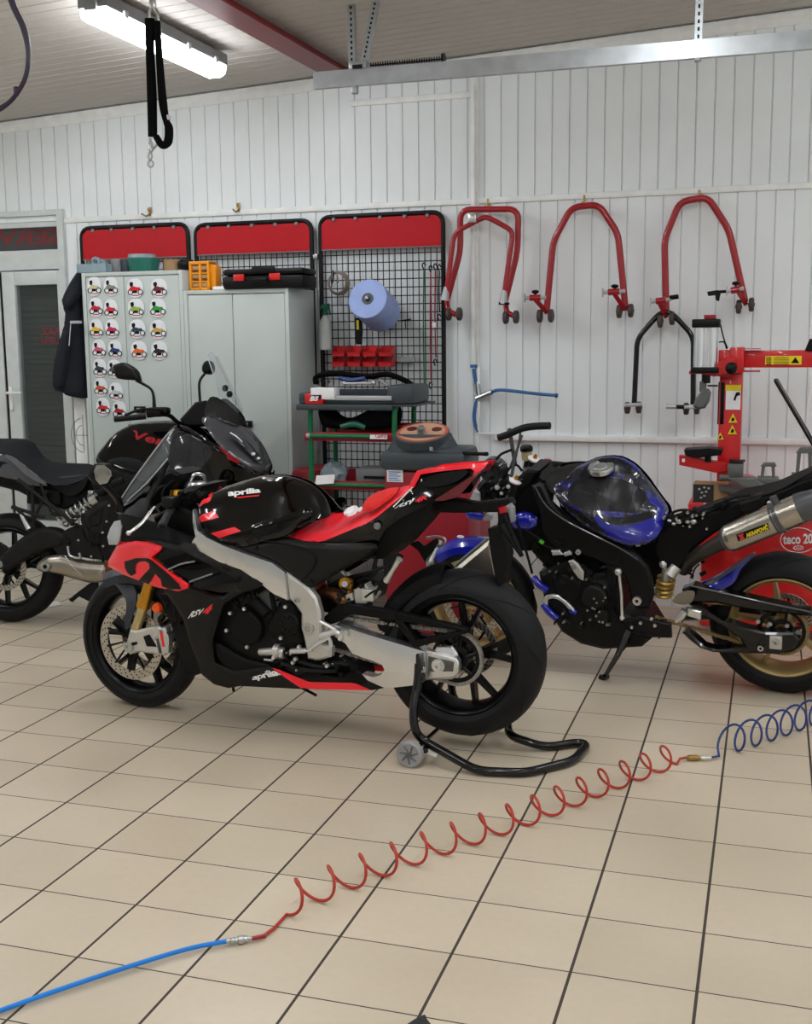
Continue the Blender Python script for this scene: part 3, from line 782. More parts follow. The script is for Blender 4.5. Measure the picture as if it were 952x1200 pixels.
# jacket on the locker's left side
r = empty('jacket', at(80, 400, 6.40), 0, 'dark navy work jacket hanging at the left side of the tall locker', 'jacket'); o0 = r.location.copy(); fj = Frame(o0, 0)
s = MB(); skin(s, fj, [(92, 316, 0), (86, 326, .02), (76, 345, .05), (72, 352, .04), (78, 372, .06), (68, 405, .08), (62, 432, .08), (62, 457, .08), (74, 460, .06), (78, 464, .08), (102, 468, .02), (102, 420, 0), (98, 360, 0), (95, 330, 0)], bulge=.05, edge=.09, thick=.1, rnd=1); s.build('body', 'navy', r)
s = MB(); skin(s, fj, [(76, 380, .06), (70, 405, .09), (63, 432, .1), (62, 456, .1), (75, 459, .1), (79, 430, .1), (83, 392, .1)], bulge=.03, edge=.04, thick=.06, rnd=1); s.build('sleeve', 'navy', r)
s = MB(); skin(s, fj, [(92, 316, .06), (80, 334, .1), (72, 352, .1), (77, 366, .12), (86, 352, .12), (95, 335, .06)], bulge=.02, edge=.03, thick=.05, rnd=1); s.build('hood', 'navy', r)
s = MB(); s.tube([fj.q(83, 378, .13), fj.q(81, 405, .15)], .003, 6); s.bx(fj.q(82, 376, .14), fj.q(96, 379, .10)); s.build('zip', 'light_grey', r)
# white board with drawn cross-hair standing by the locker
r = empty('poster_board', at(95, 510, 6.45), 0, 'white board with a drawn crosshair standing left of the tall locker', 'board'); o0 = r.location.copy(); fj = Frame(o0, 0)
s = MB(); a = fj.q(86, 465); b_ = fj.q(106, 600); s.bx((a.x, 0, -o0.z+.0), (b_.x, .02, a.z), .002); s.build('panel', 'white_paint', r)
s = MB()
for rr in (.06, .1): s.tube([V((.02, -.004, 0))+V((rr*.9*math.cos(t), 0, rr*1.1*math.sin(t))) for t in [PI*.55+i*PI*.95/14 for i in range(15)]], .0016, 4)
s.tube([(-.04, -.004, 0), (.05, -.004, 0)], .0015, 4); s.tube([(.02, -.004, -.1), (.02, -.004, .13)], .0015, 4); s.build('crosshair', 'black_matte', r)

# ---- things on the third wire panel
YP = DW-.055
def P(px, py, off=0.): return at(px, py, YP-off)
# paper roll
r = empty('paper_roll', P(440, 352, .12), 0, 'big pale blue paper towel roll on the wire panel', 'paper roll'); s = MB()
ax = P(444, 360, .03)-P(436, 350, .26); R_ = .118
a = at(431, 350, YP-.30)-r.location; b_ = a+V((0.0, .27, 0))
prof = [(.035, 0), (R_-.004, 0), (R_, .004), (R_, .256), (R_-.004, .26), (.035, .26)]
s.lathe(prof, a, 'y', 56); TR = lambda mb: setattr(mb, 'v', [Matrix.Rotation(-.30, 3, 'X') @ (v-a)+a for v in mb.v]); TR(s); ro = s.build('roll', 'blue_paper', r, 40)
s = MB(); s.lathe([(.016, -.004), (.034, -.004), (.034, .26), (.016, .26)], a, 'y', 28); TR(s); s.build('core', 'slate_plastic', r)
s = MB(); s.tube([a+V((0, -.012, 0)), a+V((0, .26, 0))], .007); s.sphere(a+V((0, -.012, 0)), .014, 10); TR(s); s.build('holder', 'steel', r)
# coil of wire
s = MB(); c = P(398, 332, .03)
for k in range(5): s.tube([c+V((.068*math.cos(t)*(1-.05*k), -.01-.006*k, .070*math.sin(t)*(1-.04*k))) for t in [i*2*PI/28 for i in range(28)]], .005, 6, 0, True)
s.tube([c+V((0, -.04, .07)), c+V((.01, -.05, 0))], .005); s.cur = 1; s.tube([c+V((-.03, -.03, .075)), c+V((-.02, -.045, .05)), c+V((-.03, -.045, .0))], .005, 6, 2)
D('wire_tan', (120, 110, 98), .5); tag(s.build('wire_coil', ['wire_tan', 'plastic_dark']), 'coil of grey tan wire hung at the left of the wire panel', 'coil')
# spray bottle
r = empty('spray_bottle', P(382, 408, .06), 0, 'white spray bottle with green trigger hung on the wire panel', 'bottle'); D('bottle_white', (196, 200, 196), .35); D('trigger_green', (16, 92, 70), .4)
fb = Frame(r.location.copy(), 0); s = MB(); s.lathe([(.001, -.01), (.034, -.01), (.037, 0), (.037, .13), (.032, .165), (.015, .195), (.013, .2), (.001, .2)], (0, 0, 0), 'z', 24, False); s.build('bottle', 'bottle_white', r)
s = MB(); s.lathe([(.001, .2), (.017, .2), (.017, .225), (.001, .225)], (0, 0, 0), 'z', 18, False); s.prism([(-.012, .225), (.012, .225), (.03, .255), (.028, .27), (-.02, .262), (-.035, .24), (-.034, .23), (-.014, .245)], -.01, .01, .003); s.prism([(.018, .25), (.03, .2), (.036, .2), (.03, .25)], -.006, .006); s.build('trigger_head', 'trigger_green', r)
# torch
r = empty('work_torch', P(420.5, 389, .05), 0, 'black inspection torch with yellow light strip hung under the paper roll', 'torch')
s = MB(); s.prism([(-.022, .085), (.022, .085), (.024, -.0), (.018, -.075), (-.014, -.075), (-.02, 0)], -.016, .016, .006); s.build('body', 'plastic_dark', r)
s = MB(); s.bx((-.006, -.02, .015), (.008, -.015, .07)); s.build('light_strip', 'yellow', r)
# red stacking bins on a rail
bins = []
for j in range(2):
    for i in range(4):
        px = 399.5+i*18.2; py = 411.5+j*12.0; c = P(px, py, .045)
        s = MB(); w_ = .040; s.prism([(-.04, -.027), (.05, -.027), (.05, .027), (.012, .027), (-.045, -.004)], -w_, w_, .002)
        # turn the profile so that the open front faces the room
        s.v = [V((v.y, -(-v.x), v.z)) for v in s.v]
        nm = ['left end', 'second from the left', 'third from the left', 'right end'][i]
        r = empty('storage_bin', c, 0, 'red storage bin, %s in the %s row on the wire panel' % (nm, ['upper', 'lower'][j]), 'bin', 'red storage bins on the wire panel'); r.scale = (1, 1, 1.16)
        bb = MB(); t_ = .003
        bb.bx((-w_, -.045, -.026), (w_, .04, -.023)); bb.bx((-w_, .037, -.026), (w_, .04, .026)); bb.bx((-w_, -.048, -.026), (w_, -.045, -.004))
        for sx in (-1, 1):
            x = sx*(w_-.0015); bb.add([(x, -.048, -.026), (x, .04, -.026), (x, .04, .026), (x, 0, .026), (x, -.048, -.004)], [(0, 1, 2, 3, 4)])
            x = sx*(w_); bb.add([(x, -.048, -.026), (x, .04, -.026), (x, .04, .026), (x, 0, .026), (x, -.048, -.004)], [(0, 1, 2, 3, 4)])
        bb.build('tray', 'machine_red', r, 0); l_ = MB(); l_.bx((-w_-.001, -.052, -.008), (w_+.001, -.046, -.002)); l_.build('front_lip', 'board_red', r, 0)
s = MB(); s.bx(P(465, 418, .02), P(487, 424, .0)); tag(s.build('bin_rail', 'zinc'), 'short zinc rail end to the right of the red bins', 'rail')
s = MB(); s.tube([P(471, 376, .08), P(471, 376, .0)], .004, 6); s.tube([P(469, 376, .04), P(482, 374, .04)], .004, 6); s.tube([P(475, 376, .04), P(476, 386, .04)], .003, 6); tag(s.build('panel_hook', 'black_metal'), 'small black hook right of the paper roll', 'hook')
# bungee cords
for px, y0_, y1_, col, lab in ((497, 312, 456, 'green', 'green elastic cord hung leftmost of the four cords'), (505, 315, 452, 'dark_red', 'red elastic cord hung second of the four cords'), (510.5, 313, 425, 'deco_red', 'red and black elastic cord hung third of the four cords'), (515, 314, 372, 'plastic_dark', 'short black elastic cord hung at the right of the four cords')):
    r = empty('elastic_cord', P(px, y0_, .02), 0, lab, 'cord', 'elastic cords on the wire panel'); fb = Frame(r.location.copy(), 0)
    s = MB(); s.tube([fb.q(px, y0_+4), fb.q(px-.5, (y0_+y1_)/2), fb.q(px+.5, y1_-6)], .0042, 6, 5); s.build('cord', col, r)
    for yy in (y0_, y1_):
        s = MB(); s.tube([fb.q(px, yy+4), fb.q(px-2, yy-1, .0), fb.q(px, yy-4, .0), fb.q(px+2, yy-1)], .004, 6, 3); s.build('hook', 'black_metal', r)
s = MB(); s.box(P(509.5, 381, .04), (.022, .02, .03), ch=.004); tag(s.build('cord_clamp', 'white_paint'), 'small white clamp on the red elastic cords', 'clamp')
# ================================================================= stands on the wall
YW = DW-.06
def stand_frame(px, py, label, group='motorcycle paddock stands on the wall'):
    o = at(px, py, YW); r = empty('paddock_stand', o, 0, label, 'paddock stand', group); return r, Frame(o, 0)
def wheel_pair(r, fr, pts, rad=.038, name='wheel'):
    for px, py in pts:
        c = fr.q(px, py, .05); s = MB(); s.lathe([(.008, -.014), (rad*.8, -.014), (rad, -.009), (rad, .009), (rad*.8, .014), (.008, .014)], c, 'x', 24)
        s.lathe([(.001, -.018), (.01, -.018), (.01, .018), (.001, .018)], c, 'x', 12); s.build(name, 'grey_caster', r)
D('grey_caster', (74, 62, 60), .6)
def tpiece(r, fr, bar0, bar1, arm0, arm1, knob, blk=False):
    s = MB(); s.tube([fr.q(*arm0, .04), fr.q(*arm1, .13)], .017, 4); s.tube([fr.q(*bar0, .13).lerp(fr.q(*bar1, .13), .25), fr.q(*bar0, .13).lerp(fr.q(*bar1, .13), .75)], .018, 12); s.build('lift_arm', 'tube_red', r)
    s = MB(); s.tube([fr.q(*bar0, .13), fr.q(*bar1, .13)], .011, 10); s.box(fr.q(*bar0, .13), (.006, .03, .05), ch=.002); s.build('support_bar', 'light_grey', r)
    if knob: s = MB(); s.cyl(fr.q(*knob, .13)+V((0, 0, -.03)), fr.q(*knob, .13), .006); s.sphere(fr.q(*knob, .13), (.022, .022, .012), 12); s.build('clamp_knob', 'plastic_dark', r)
# nested pair
r, f = stand_frame(572, 247, 'larger red bent tube stand, outer one of the nested pair')
s = MB(); s.rtube([f.q(*p, o) for p, o in (((524, 352), .02), ((540, 294), .03), ((539.6, 245.5), .04), ((608, 245), .04), ((606.5, 296), .03), ((592.5, 352), .02))], .018, .065, 12); s.rtube([f.q(*p, o) for p, o in (((592.5, 352), .02), ((594, 366), .05), ((602, 370), .05))], .016, .02); s.rtube([f.q(*p, o) for p, o in (((524, 352), .02), ((525, 364), .05), ((535, 369), .05))], .016, .02); s.build('tube_frame', 'tube_red', r)
wheel_pair(r, f, [(526, 368), (538.5, 368), (593, 372), (605, 371.5)])
r, f = stand_frame(572, 254, 'smaller red bent tube stand, inner one of the nested pair'); 
s = MB(); s.rtube([f.q(*p, .085) for p in ((523, 345), (532.5, 273), (566, 255), (572, 254.6), (598, 268.5), (601, 275), (591, 345))], .015, .05, 12); s.build('tube_frame', 'tube_red', r)
for a, b_ in (((523.2, 336), (521.5, 352)), ((591.4, 340), (590, 356))): s = MB(); s.tube([f.q(*a, .085), f.q(*b_, .085)], [.015, .026], 16); s.build('end_sleeve', 'light_grey', r)
s = MB(); s.box(f.q(554, 256, .09), (.05, .03, .05), ch=.004); s.build('frame_clamp', 'steel', r)
s = MB(); s.tube([f.q(590, 354, .085), f.q(590, 357, .085)], .02, 12); s.tube([f.q(585, 355.5, .1), f.q(597, 356, .1)], .008, 8); s.build('pin', 'plastic_dark', r)
# middle stand
r, f = stand_frame(685, 240, 'red paddock stand with rubber knobs, middle of the wall row')
s = MB(); s.rtube([f.q(*p, .02) for p in ((640.7, 366), (648.6, 283), (670, 243), (702, 239.6), (724.5, 273.7), (733.5, 364))], .019, .05, 12); s.build('tube_frame', 'tube_red', r)
tpiece(r, f, (615, 349), (640, 348.8), (641, 366), (627, 350), (627.6, 342)); tpiece(r, f, (706.5, 343), (733, 341), (732, 362), (720, 344), (720.8, 335.5))
wheel_pair(r, f, [(632.8, 370.5), (646, 370), (726, 365), (739.5, 364)])
# right stand
r, f = stand_frame(820, 234, 'red paddock stand at the right end of the wall row')
s = MB(); s.rtube([f.q(*p, .02) for p in ((781, 368), (779, 281), (797, 236.5), (829.5, 230.6), (854.5, 269), (873.5, 354))], .019, .05, 12); s.build('tube_frame', 'tube_red', r)
tpiece(r, f, (763, 354), (787, 350.5), (781, 371), (772, 353), None); tpiece(r, f, (852, 341.5), (872, 338), (874, 356), (865, 341), (862.8, 332))
s = MB(); s.tube([f.q(785, 349, .13), f.q(795.5, 347.5, .13)], .013, 8); s.build('rubber_end', 'plastic_dark', r)
s = MB(); s.tube([f.q(843, 342, .13), f.q(852, 341.5, .13)], .008, 8); s.prism([(v.x, v.z) for v in [f.q(*p, .13) for p in ((829, 342), (842, 340), (845, 343), (843, 353), (839.5, 352), (838.5, 346), (830.5, 347))]], -.15, -.11, .004); s.build('hook_adapter', 'plastic_dark', r)
wheel_pair(r, f, [(774, 376), (788, 373), (866, 359.5), (881, 357)])
# small black front stand
r, f = stand_frame(780, 366, 'small black front stand hung below the right red stand')
s = MB(); s.rtube([f.q(*p, .06) for p in ((743.5, 474), (747, 397), (774, 366), (787, 366), (813, 394), (812.5, 474))], .015, .05, 12); s.build('tube_frame', 'black_paint', r)
wheel_pair(r, f, [(735.5, 478), (749, 477.5), (804.5, 479), (817, 478.5)], .034)
s = MB(); s.tube([f.q(732, 475, .09), f.q(752, 474, .09)], .011); s.tube([f.q(800, 477, .09), f.q(818, 477, .09)], .011); s.build('axle_bar', 'light_grey', r)
s = MB(); s.tube([f.q(782, 476.5, .12), f.q(802, 477, .12)], .012); s.cur = 1; s.tube([f.q(781, 476.5, .12), f.q(793, 476.5, .12)], .014); s.build('side_bar', ['plastic_dark', 'light_grey'], r)

# ---- compressed air drop on the wall
YA = DW-.03
A = lambda px, py, o=0.: at(px, py, YA-o)
r = empty('air_drop', A(560, 468), 0, 'blue compressed air hose branch with metal tee on the wall', 'air hose'); o0 = r.location
def loc(l): return [p-o0 for p in l]
s = MB(); s.tube(loc([A(555.5, 429), A(556, 438), A(558, 448), A(560, 453)]), .011, 10, 4); s.tube(loc([A(561, 466), A(557.5, 475), A(556, 487), A(557, 497), A(561, 506)]), .011, 10, 4)
s.tube(loc([A(577, 459), A(585, 457, .03), A(600, 458, .06), A(625, 461, .07), A(652, 463.5, .06)]), .010, 10, 4); s.build('hose', 'steel_blue_hose', r)
s = MB(); s.tube(loc([A(559.5, 450, .01), A(561, 462, .01), A(563, 466, .01)]), .018); s.tube(loc([A(559, 467, .01), A(566, 464, .02), A(577, 459.5, .03)]), .018); s.sphere(A(561, 465)-o0, .026, 12); s.sphere(A(560, 450)-o0, .013, 10); s.build('tee_fitting', 'steel', r)
s = MB(); s.box(A(555.5, 429)-o0, (.04, .03, .02), ch=.004); s.build('tube_end', 'steel_blue_hose', r)
s = MB(); s.tube(loc([A(651, 463.5, .06), A(654, 463.8, .06)]), .013); s.build('nozzle', 'dark_blue_hose', r)
s = MB(); s.bx(A(552, 100, 0), A(557.5, 432, .0)+V((0, -.012, 0)), .003); tag(s.build('wall_pipe', 'white_trim'), 'thin white air pipe running down the wall to the blue hose', 'pipe')
s = MB(); s.bx(A(560, 430, 0), A(563, 508, 0)+V((0, -.01, 0)), .002); s.bx(A(561, 506.5), A(583, 509)+V((0, -.012, 0)), .002); tag(s.build('wall_conduit', 'white_trim'), 'thin white conduit below the blue hose fitting', 'conduit')

# ================================================================= green and red tool trolley
FT = Frame(at(420, 560, 6.02)*1.0, 0); FT = Frame(V((at(420, 560, 6.02).x, 6.02, 0)), 0)
r = FT.root('tool_trolley', 'green and red tool trolley with trays beside the lower locker', 'trolley'); q = FT.q
xl, xr = q(362.5, 560).x, q(464, 560).x; dpt = .36
ztop = q(400, 476).z
s = MB()
for (x, y) in ((q(364, 500).x, 0), (q(462.5, 500).x, 0), (q(364, 500).x+.01, dpt), (q(462.5, 500).x, dpt)):
    s = MB(); s.rtube([(x, y, .06), (x, y, ztop-.03), (x+.012, y, ztop)], .0145, .03, 10); s.build('post', 'green', r)
    s = MB(); s.lathe([(.006, -.012), (.03, -.012), (.034, 0), (.03, .012), (.006, .012)], (x, y, .034), 'x', 18); s.build('castor', 'black_matte', r)
def shelf(py0, name='shelf'):
    z = q(420, py0).z; s = MB(); s.bx((xl-.02, -.01, z-.03), (xr+.06, 0.003, z+.02), .003); s.bx((xl, 0, z-.03), (xr, dpt, z-.024)); s.bx((xl-.01, dpt-.004, z-.03), (xr+.03, dpt, z+.05)); s.bx((xr+.035, -.0, z-.03), (xr+.05, dpt, z+.06)); sh = s.build(name, 'dark_red', r)
    s = MB(); s.tube([V((xl+.02, -.022, z)), V((xr-.04, -.022, z))], .012, 10); s.build('rail', 'green', sh)
    s = MB(); s.tube([V((xl+.0, -.022, z)), V((xl+.02, -.022, z))], .0135, 10); s.build('rail_end', 'light_grey', sh); return z, sh
z1, sh1 = shelf(511); z2, sh2 = shelf(568); z3, sh3 = shelf(640)
s = MB(); s.bx((xr-.135, -.036, z1-.012), (xr-.035, -.033, z1+.012)); s.build('brand_label', 'white_paint', sh1); s = MB(); lettering(s, 'Castrol', Frame(FT.loc, 0), [(440, 508.5), (453, 508.5), (453, 513), (440, 513)], .0345, bold=.03); s.build('label_lettering', 'machine_red', sh1, 0)
s = MB(); s.bx((xl-.04, -.03, ztop), (xr+.12, dpt+.03, ztop+.012), .004); s.bx((xl-.05, -.05, ztop-.02), (xr, -.03, ztop+.012), .006); s.build('top_shelf', 'slate_plastic', r)
s = MB(); s.bx(q(381, 469, .032), q(459, 464, .04), .003); s.build('front_strip', 'light_grey', r)
s = MB(); a = q(357, 474, .05); b_ = q(380, 461, .03); s.bx((a.x, -.05, a.z), (b_.x, .02, b_.z), .008); cn = s.build('corner_bin', 'machine_red', r)
s = MB(); lettering(s, 'BS', Frame(FT.loc, 0), [(363, 464), (374, 464), (374, 470), (363, 470)], .0515, bold=.05, shear=.3); s.build('corner_lettering', 'white_paint', r, 0)
# open tool case on top
FC = Frame(V((FT.loc[0], FT.loc[1]-.0, ztop+.0125)), 0); o0 = FC.loc
tc = FC.root('open_tool_case', 'open dark grey tool case with tools on top of the trolley', 'tool case'); q2 = FC.q
s = MB(); xa, xb = q2(355, 460).x, q2(459, 460).x
s.bx((xa-.02, -.02, 0), (xb, .3, .02), .01)
s.bx((xa-.02, -.02, .01), (xa+.03, .3, .06), .01); s.bx((xb-.02, -.03, .0), (xb+.13, .3, .105), .02); s.bx((xa+.1, -.02, .015), (xb-.02, .03, .045), .01); s.bx((xa, .27, .01), (xb, .3, .07), .01); s.build('case', 'slate_plastic', tc)
s = MB(); s.tube([q2(355, 452, .0)+V((0, .2, .0)), q2(372, 441, -.2), q2(395, 438, -.2), q2(430, 441, -.2), q2(455, 439, -.2), q2(475, 446, -.2), q2(484, 452, -.2)], .026, 8, 5, flat=.6); s.build('case_liner', 'fabric_black', tc)
s = MB(); s.tube([q2(398, 443, -.14), q2(412, 446, -.14), q2(428, 443.5, -.14)], [.012, .016, .012], 8, 3); tag(s.build('screwdriver_grip', 'dark_blue_hose', tc), 'blue handle')
s = MB(); s.tube([q2(402, 449.5, .0), q2(440, 449, .0)], .008, 8); s.sphere(q2(404, 449.5), .014, 10); s.sphere(q2(438, 449), .016, 10); s.tube([q2(444, 445, -.02), q2(455, 452, -.02)], .008, 8); s.build('ratchet', 'steel', tc)
s = MB(); a = q2(368, 456); b_ = q2(395, 441)
r = empty('label_box', FC.M @ V(((a.x+b_.x)/2, .0, .028)), 0, 'small white carton with handwriting at the front of the tool case', 'box'); 
s.bx((-(b_.x-a.x)/2, -.05, 0), ((b_.x-a.x)/2, .04, .062), .002); s.build('carton', 'white_paint', r)
s = MB(); FB = Frame(r.location.copy(), 0); lettering(s, 'P5+1', FB, [(373, 444), (392, 444), (392, 451), (373, 451)], .051, bold=0); s.build('handwriting', 'black_matte', r, 0)
# cloths, crate and papers on the shelves
def heap(name, Fr, pts, th, m, lab, cat, zb, bul=.04):
    o = Fr; rr = Fr.root(name, lab, cat); s = MB(); skin(s, Fr, pts, bulge=bul, edge=.05, thick=th, rnd=2); s.build('cloth', m, rr); return rr
FH = Frame(V((FT.loc[0], 6.05, z1+.02)), 0)
r = FH.root('black_apron', 'black cloth bundle draped over the middle trolley shelf', 'cloth')
s = MB(); skin(s, FH, [(372, 472), (381, 481), (392, 492), (410, 491), (428, 483), (440, 474), (461, 474), (461, 500), (450, 504), (380, 503), (374, 492)], bulge=.03, edge=.04, thick=.16, rnd=2); s.build('cloth', 'fabric_black', r)
s = MB(); c = FH.q(400, 500, .04); s.tube([c, FH.q(415, 497, .05), FH.q(428, 501, .04)], [.014, .018, .014], 8, 4); s.build('glove', 'trigger_green', r)
s = MB(); zz = z2+.02; c = V((q(434, 560).x+FT.loc[0], 6.02+.12, z2+.02))
r = empty('grey_crate', V((c.x, c.y, z2-.024)), 0, 'grey plastic crate on the lower trolley shelf', 'crate')
s.bx((-.10, -.08, 0), (.14, .1, .11), .006); s.cur = 1; s.bx((-.05, -.086, .055), (.12, -.079, .07)); s.bx((-.06, -.086, .03), (.02, -.079, .04)); s.build('crate', ['grey_plastic', 'plastic_dark'], r)
s = MB(); c = at(392, 546, 6.14); r = empty('plastic_bag', V((c.x, 6.14, z2-.02)), 0, 'crumpled clear plastic bag on the lower trolley shelf', 'bag')
bm_ = MB(); bm_.sphere((0, 0, .06), (.08, .07, .07), 20); rnd_ = random.Random(3)
for v in bm_.v: v += V((rnd_.uniform(-.014, .014), rnd_.uniform(-.014, .014), rnd_.uniform(-.012, .012)))
bm_.build('bag', 'clear_box', r, 25)
s = MB(); c = at(381, 562, 5.99); s.box((0, 0, 0), (.11, .06, .002), Matrix.Rotation(.9, 3, 'X') @ Matrix.Rotation(.1, 3, 'Z')); o = s.build('paper_card', 'tissue'); o.location = c; tag(o, 'white paper card leaning at the left of the lower trolley shelf', 'card')
# red upholstered bench behind it
FR = Frame(V((at(352, 560, 6.25).x, 6.25, 0)), 0); r = FR.root('red_bench', 'dark red padded bench between locker and trolley', 'bench')
D('vinyl_red', (120, 16, 24), .45)
a = FR.q(322, 562); s = MB(); s.bx((-2.655-FR.loc[0], -.1, .42), (.14, .25, FR.q(350, 548).z), .03); s.build('cushion', 'vinyl_red', r)
s = MB(); s.bx((-2.64-FR.loc[0], -.08, 0), (.12, .23, .42), .01); s.build('base', 'dark_red', r)

# ================================================================= parts washer
FWp = Frame(V((at(500, 600, 5.72).x, 5.72, 0)), 0); r = FWp.root('parts_washer', 'dark red parts washer with grey plastic lid and round control panel', 'parts washer'); q = FWp.q
wl, wr = q(449, 560).x, q(549, 560).x; zt_ = q(500, 552).z
s = MB(); s.bx((wl+.005, 0, 0), (wr+.0, .28, zt_-.005), .02); s.build('body', 'dark_red', r)
s = MB(); s.bx((wl-.008, -.025, zt_), (wr-.01, .285, zt_+.10), .025); s.build('lid_rim', 'slate_plastic', r)
s = MB(); c = V((q(497, 520, -.13).x, .13, zt_+.07)); Rx = q(549, 520).x-q(503, 520).x
s.lathe([(.001, 0), (Rx*.98, 0), (Rx*.95, .03), (Rx*.74, .10), (Rx*.72, .115), (.001, .115)], c, 'z', 40, False); s.v = [V((v.x, c.y+(v.y-c.y)*.72, v.z)) for v in s.v]
s.bx((c.x+Rx*.3, -.0, zt_+.05), (q(548, 530).x, .25, zt_+.12), .03); s.build('lid_dome', 'slate_plastic', r)
tl = Matrix.Rotation(.30, 3, 'X')
s = MB(); cc = c+V((-.0, -.02, .118)); rr = Rx*.66
D('panel_art', (196, 150, 120), .35); D('panel_ring', (176, 84, 60), .4); D('gauge_dark', (78, 30, 34), .4)
def disc(mb, c0, rad, th, yo=0., zo=0., sx=1., n=32): mb.add([c0+tl @ V((rad*sx*math.cos(t), rad*math.sin(t), z)) for z in (0, th) for t in [2*PI*i/n for i in range(n)]], [tuple(range(n-1, -1, -1)), tuple(range(n, 2*n))]+[(i, (i+1) % n, n+(i+1) % n, n+i) for i in range(n)])
disc(s, cc+V((0, 0, -.04)), rr*1.06, .045); s.build('panel_base', 'slate_plastic', r, 0)
s = MB(); disc(s, cc+tl @ V((0, 0, .005)), rr*1.0, .002); s.build('control_panel', 'panel_ring', r, 0)
s = MB(); disc(s, cc+tl @ V((0, 0, .007)), rr*.88, .0015); s.build('panel_centre', 'panel_art', r, 0)
for sx in (-1, 1): s = MB(); disc(s, cc+tl @ V((sx*rr*.5, rr*.25, .0085)), rr*.2, .003); s.build('gauge', 'gauge_dark', r, 0)
s = MB(); disc(s, cc+tl @ V((0, -.02, .0085)), rr*.16, .03); disc(s, cc+tl @ V((0, -.01, .03)), rr*.08, .02); s.build('valve', 'steel', r)
s = MB(); a = q(543, 531); s.tube([V((a.x, .0, a.z)), V((q(556, 531).x, -.02, a.z+.0)), V((q(571, 530.5).x, -.02, a.z))], .009, 8, 3); s.sphere(V((q(571, 530.5).x, -.02, a.z)), .014, 8); s.build('hose_handle', 'black_matte', r)
s = MB(); s.cyl(q(505.5, 528, .02), q(505.5, 524, .02), .009); s.build('pin', 'light_grey', r)
s = MB(); a = q(454, 564.5); b_ = q(472.5, 550.5); s.bx((a.x, -.004, a.z), (b_.x, .001, b_.z)); s.build('notice', 'white_paint', r, 0)
s = MB(); D('ink_blue', (60, 110, 190), .5); 
for k in range(5): z = b_.z-.014-k*.011; s.bx((a.x+.01, -.0055, z), (b_.x-.012-(k % 2)*.015, -.0045, z+.004))
s.build('notice_lines', 'ink_blue', r, 0)
# red cabinet at its right
s = MB(); FCb = Frame(V((at(540, 620, 6.1).x, 6.12, 0)), 0); r = FCb.root('red_cabinet', 'dark red floor cabinet between parts washer and blue motorcycle', 'cabinet')
a = FCb.q(524, 580); b_ = FCb.q(553, 600); s.bx((a.x, 0, 0), (b_.x, .45, FCb.q(540, 578).z), .01); s.build('cabinet_body', 'dark_red', r)

# ================================================================= tyre changer
YM = 6.15
FM = Frame(V((at(858, 500, YM).x, YM, 0)), 0); r = FM.root('tyre_changer', 'red tyre changer with swing arm, air cylinder and clamp table', 'tyre changer'); q = FM.q
def X(px): return q(px, 500).x
def Z(py, px=860, o=0.): return q(px, py, o).z
s = MB(); x0, x1 = q(841, 500).x, q(869, 500).x
s.bx((x0+.005, 0, .2), (x1, .14, Z(432)), .006); s.build('column', 'machine_red', r)
s = MB(); s.bx((x0-.002, .02, Z(498)), (x0+.012, .10, Z(448)), .003); s.bx((x0+.012-.0, -.008, Z(497)), (x0+.03, .0, Z(448)), .002); s.build('slide_rail', 'black_matte', r)
s = MB(); s.bx((X(853), -.03, Z(437)), (X(869.9), .17, Z(407)), .006); s.bx((X(869), .02, Z(431)), (q(960, 420).x+.15, .12, Z(411)), .004)
s.bx((X(869), -.02, Z(436)), (X(889), .15, Z(434.5)), .002); s.bx((X(869), -.02, Z(409.5)), (X(889), .15, Z(408.5)), .002); s.build('swing_arm', 'machine_red', r)
s = MB(); s.prism([(v.x, v.z) for v in [q(*p, .05) for p in ((808, 438), (809, 434), (830, 433), (854, 417), (862, 420), (864, 437), (838, 441), (822, 438))]], -.09, -.03, .004); s.bx((X(840), -.02, Z(441)), (X(855), .12, Z(410)), .004); s.build('cylinder_bracket', 'machine_red', r)
s = MB(); c = q(827.5, 410, .06); zt_ = q(827.5, 384, .06).z; zb = q(827.5, 430, .06).z
for (dx, dy) in ((-.03, -.03), (.03, -.03), (-.03, .03), (.03, .03)): s.cyl((c.x+dx, c.y+dy, zb), (c.x+dx, c.y+dy, zt_), .028, seg=16)
s.cyl((c.x, c.y, zb), (c.x, c.y, zt_), .05, seg=24); s.build('air_cylinder', 'brushed', r)
s = MB(); s.bx((c.x-.068, c.y-.068, zt_), (c.x+.068, c.y+.068, q(827, 374, .06).z), .006); s.bx((c.x-.068, c.y-.068, q(827, 437, .06).z), (c.x+.068, c.y+.068, zb), .006); s.cyl((c.x+.005, c.y, q(827, 449, .06).z), (c.x+.005, c.y, zb), .022); s.build('cylinder_cap', 'plastic_dark', r)
s = MB(); s.bx((c.x-.012, c.y-.04, q(827, 374, .06).z), (c.x+.045, c.y+.03, q(827, 369, .06).z), .004); s.build('valve_button', 'dark_red', r)
s = MB(); s.sphere(q(857.5, 431.5, .12), (.030, .028, .032), 14); s.cyl(q(857.5, 431.5, .12), q(857.5, 431.5, .03), .012); s.build('lock_knob', 'plastic_dark', r)
s = MB(); s.tube([q(844, 378, .05), q(849, 398, .04), q(853, 408, .03)], .004, 6, 3); s.tube([q(843, 401, .05), q(849, 401, .06), q(852, 409, .05)], .004, 6, 3); s.build('air_line', 'black_matte', r)
D('mount_grey', (100, 102, 100), .5, .3)
s = MB(); s.cyl(q(824.5, 447, .06), q(824, 459, .06), .018); s.prism([(v.x, v.z) for v in [q(*p, .05) for p in ((823, 457), (831, 455), (834, 460), (832, 470), (827, 478), (819, 479.5), (813, 476), (815, 468))]], -.09, -.04, .012); s.build('mount_head', 'mount_grey', r)
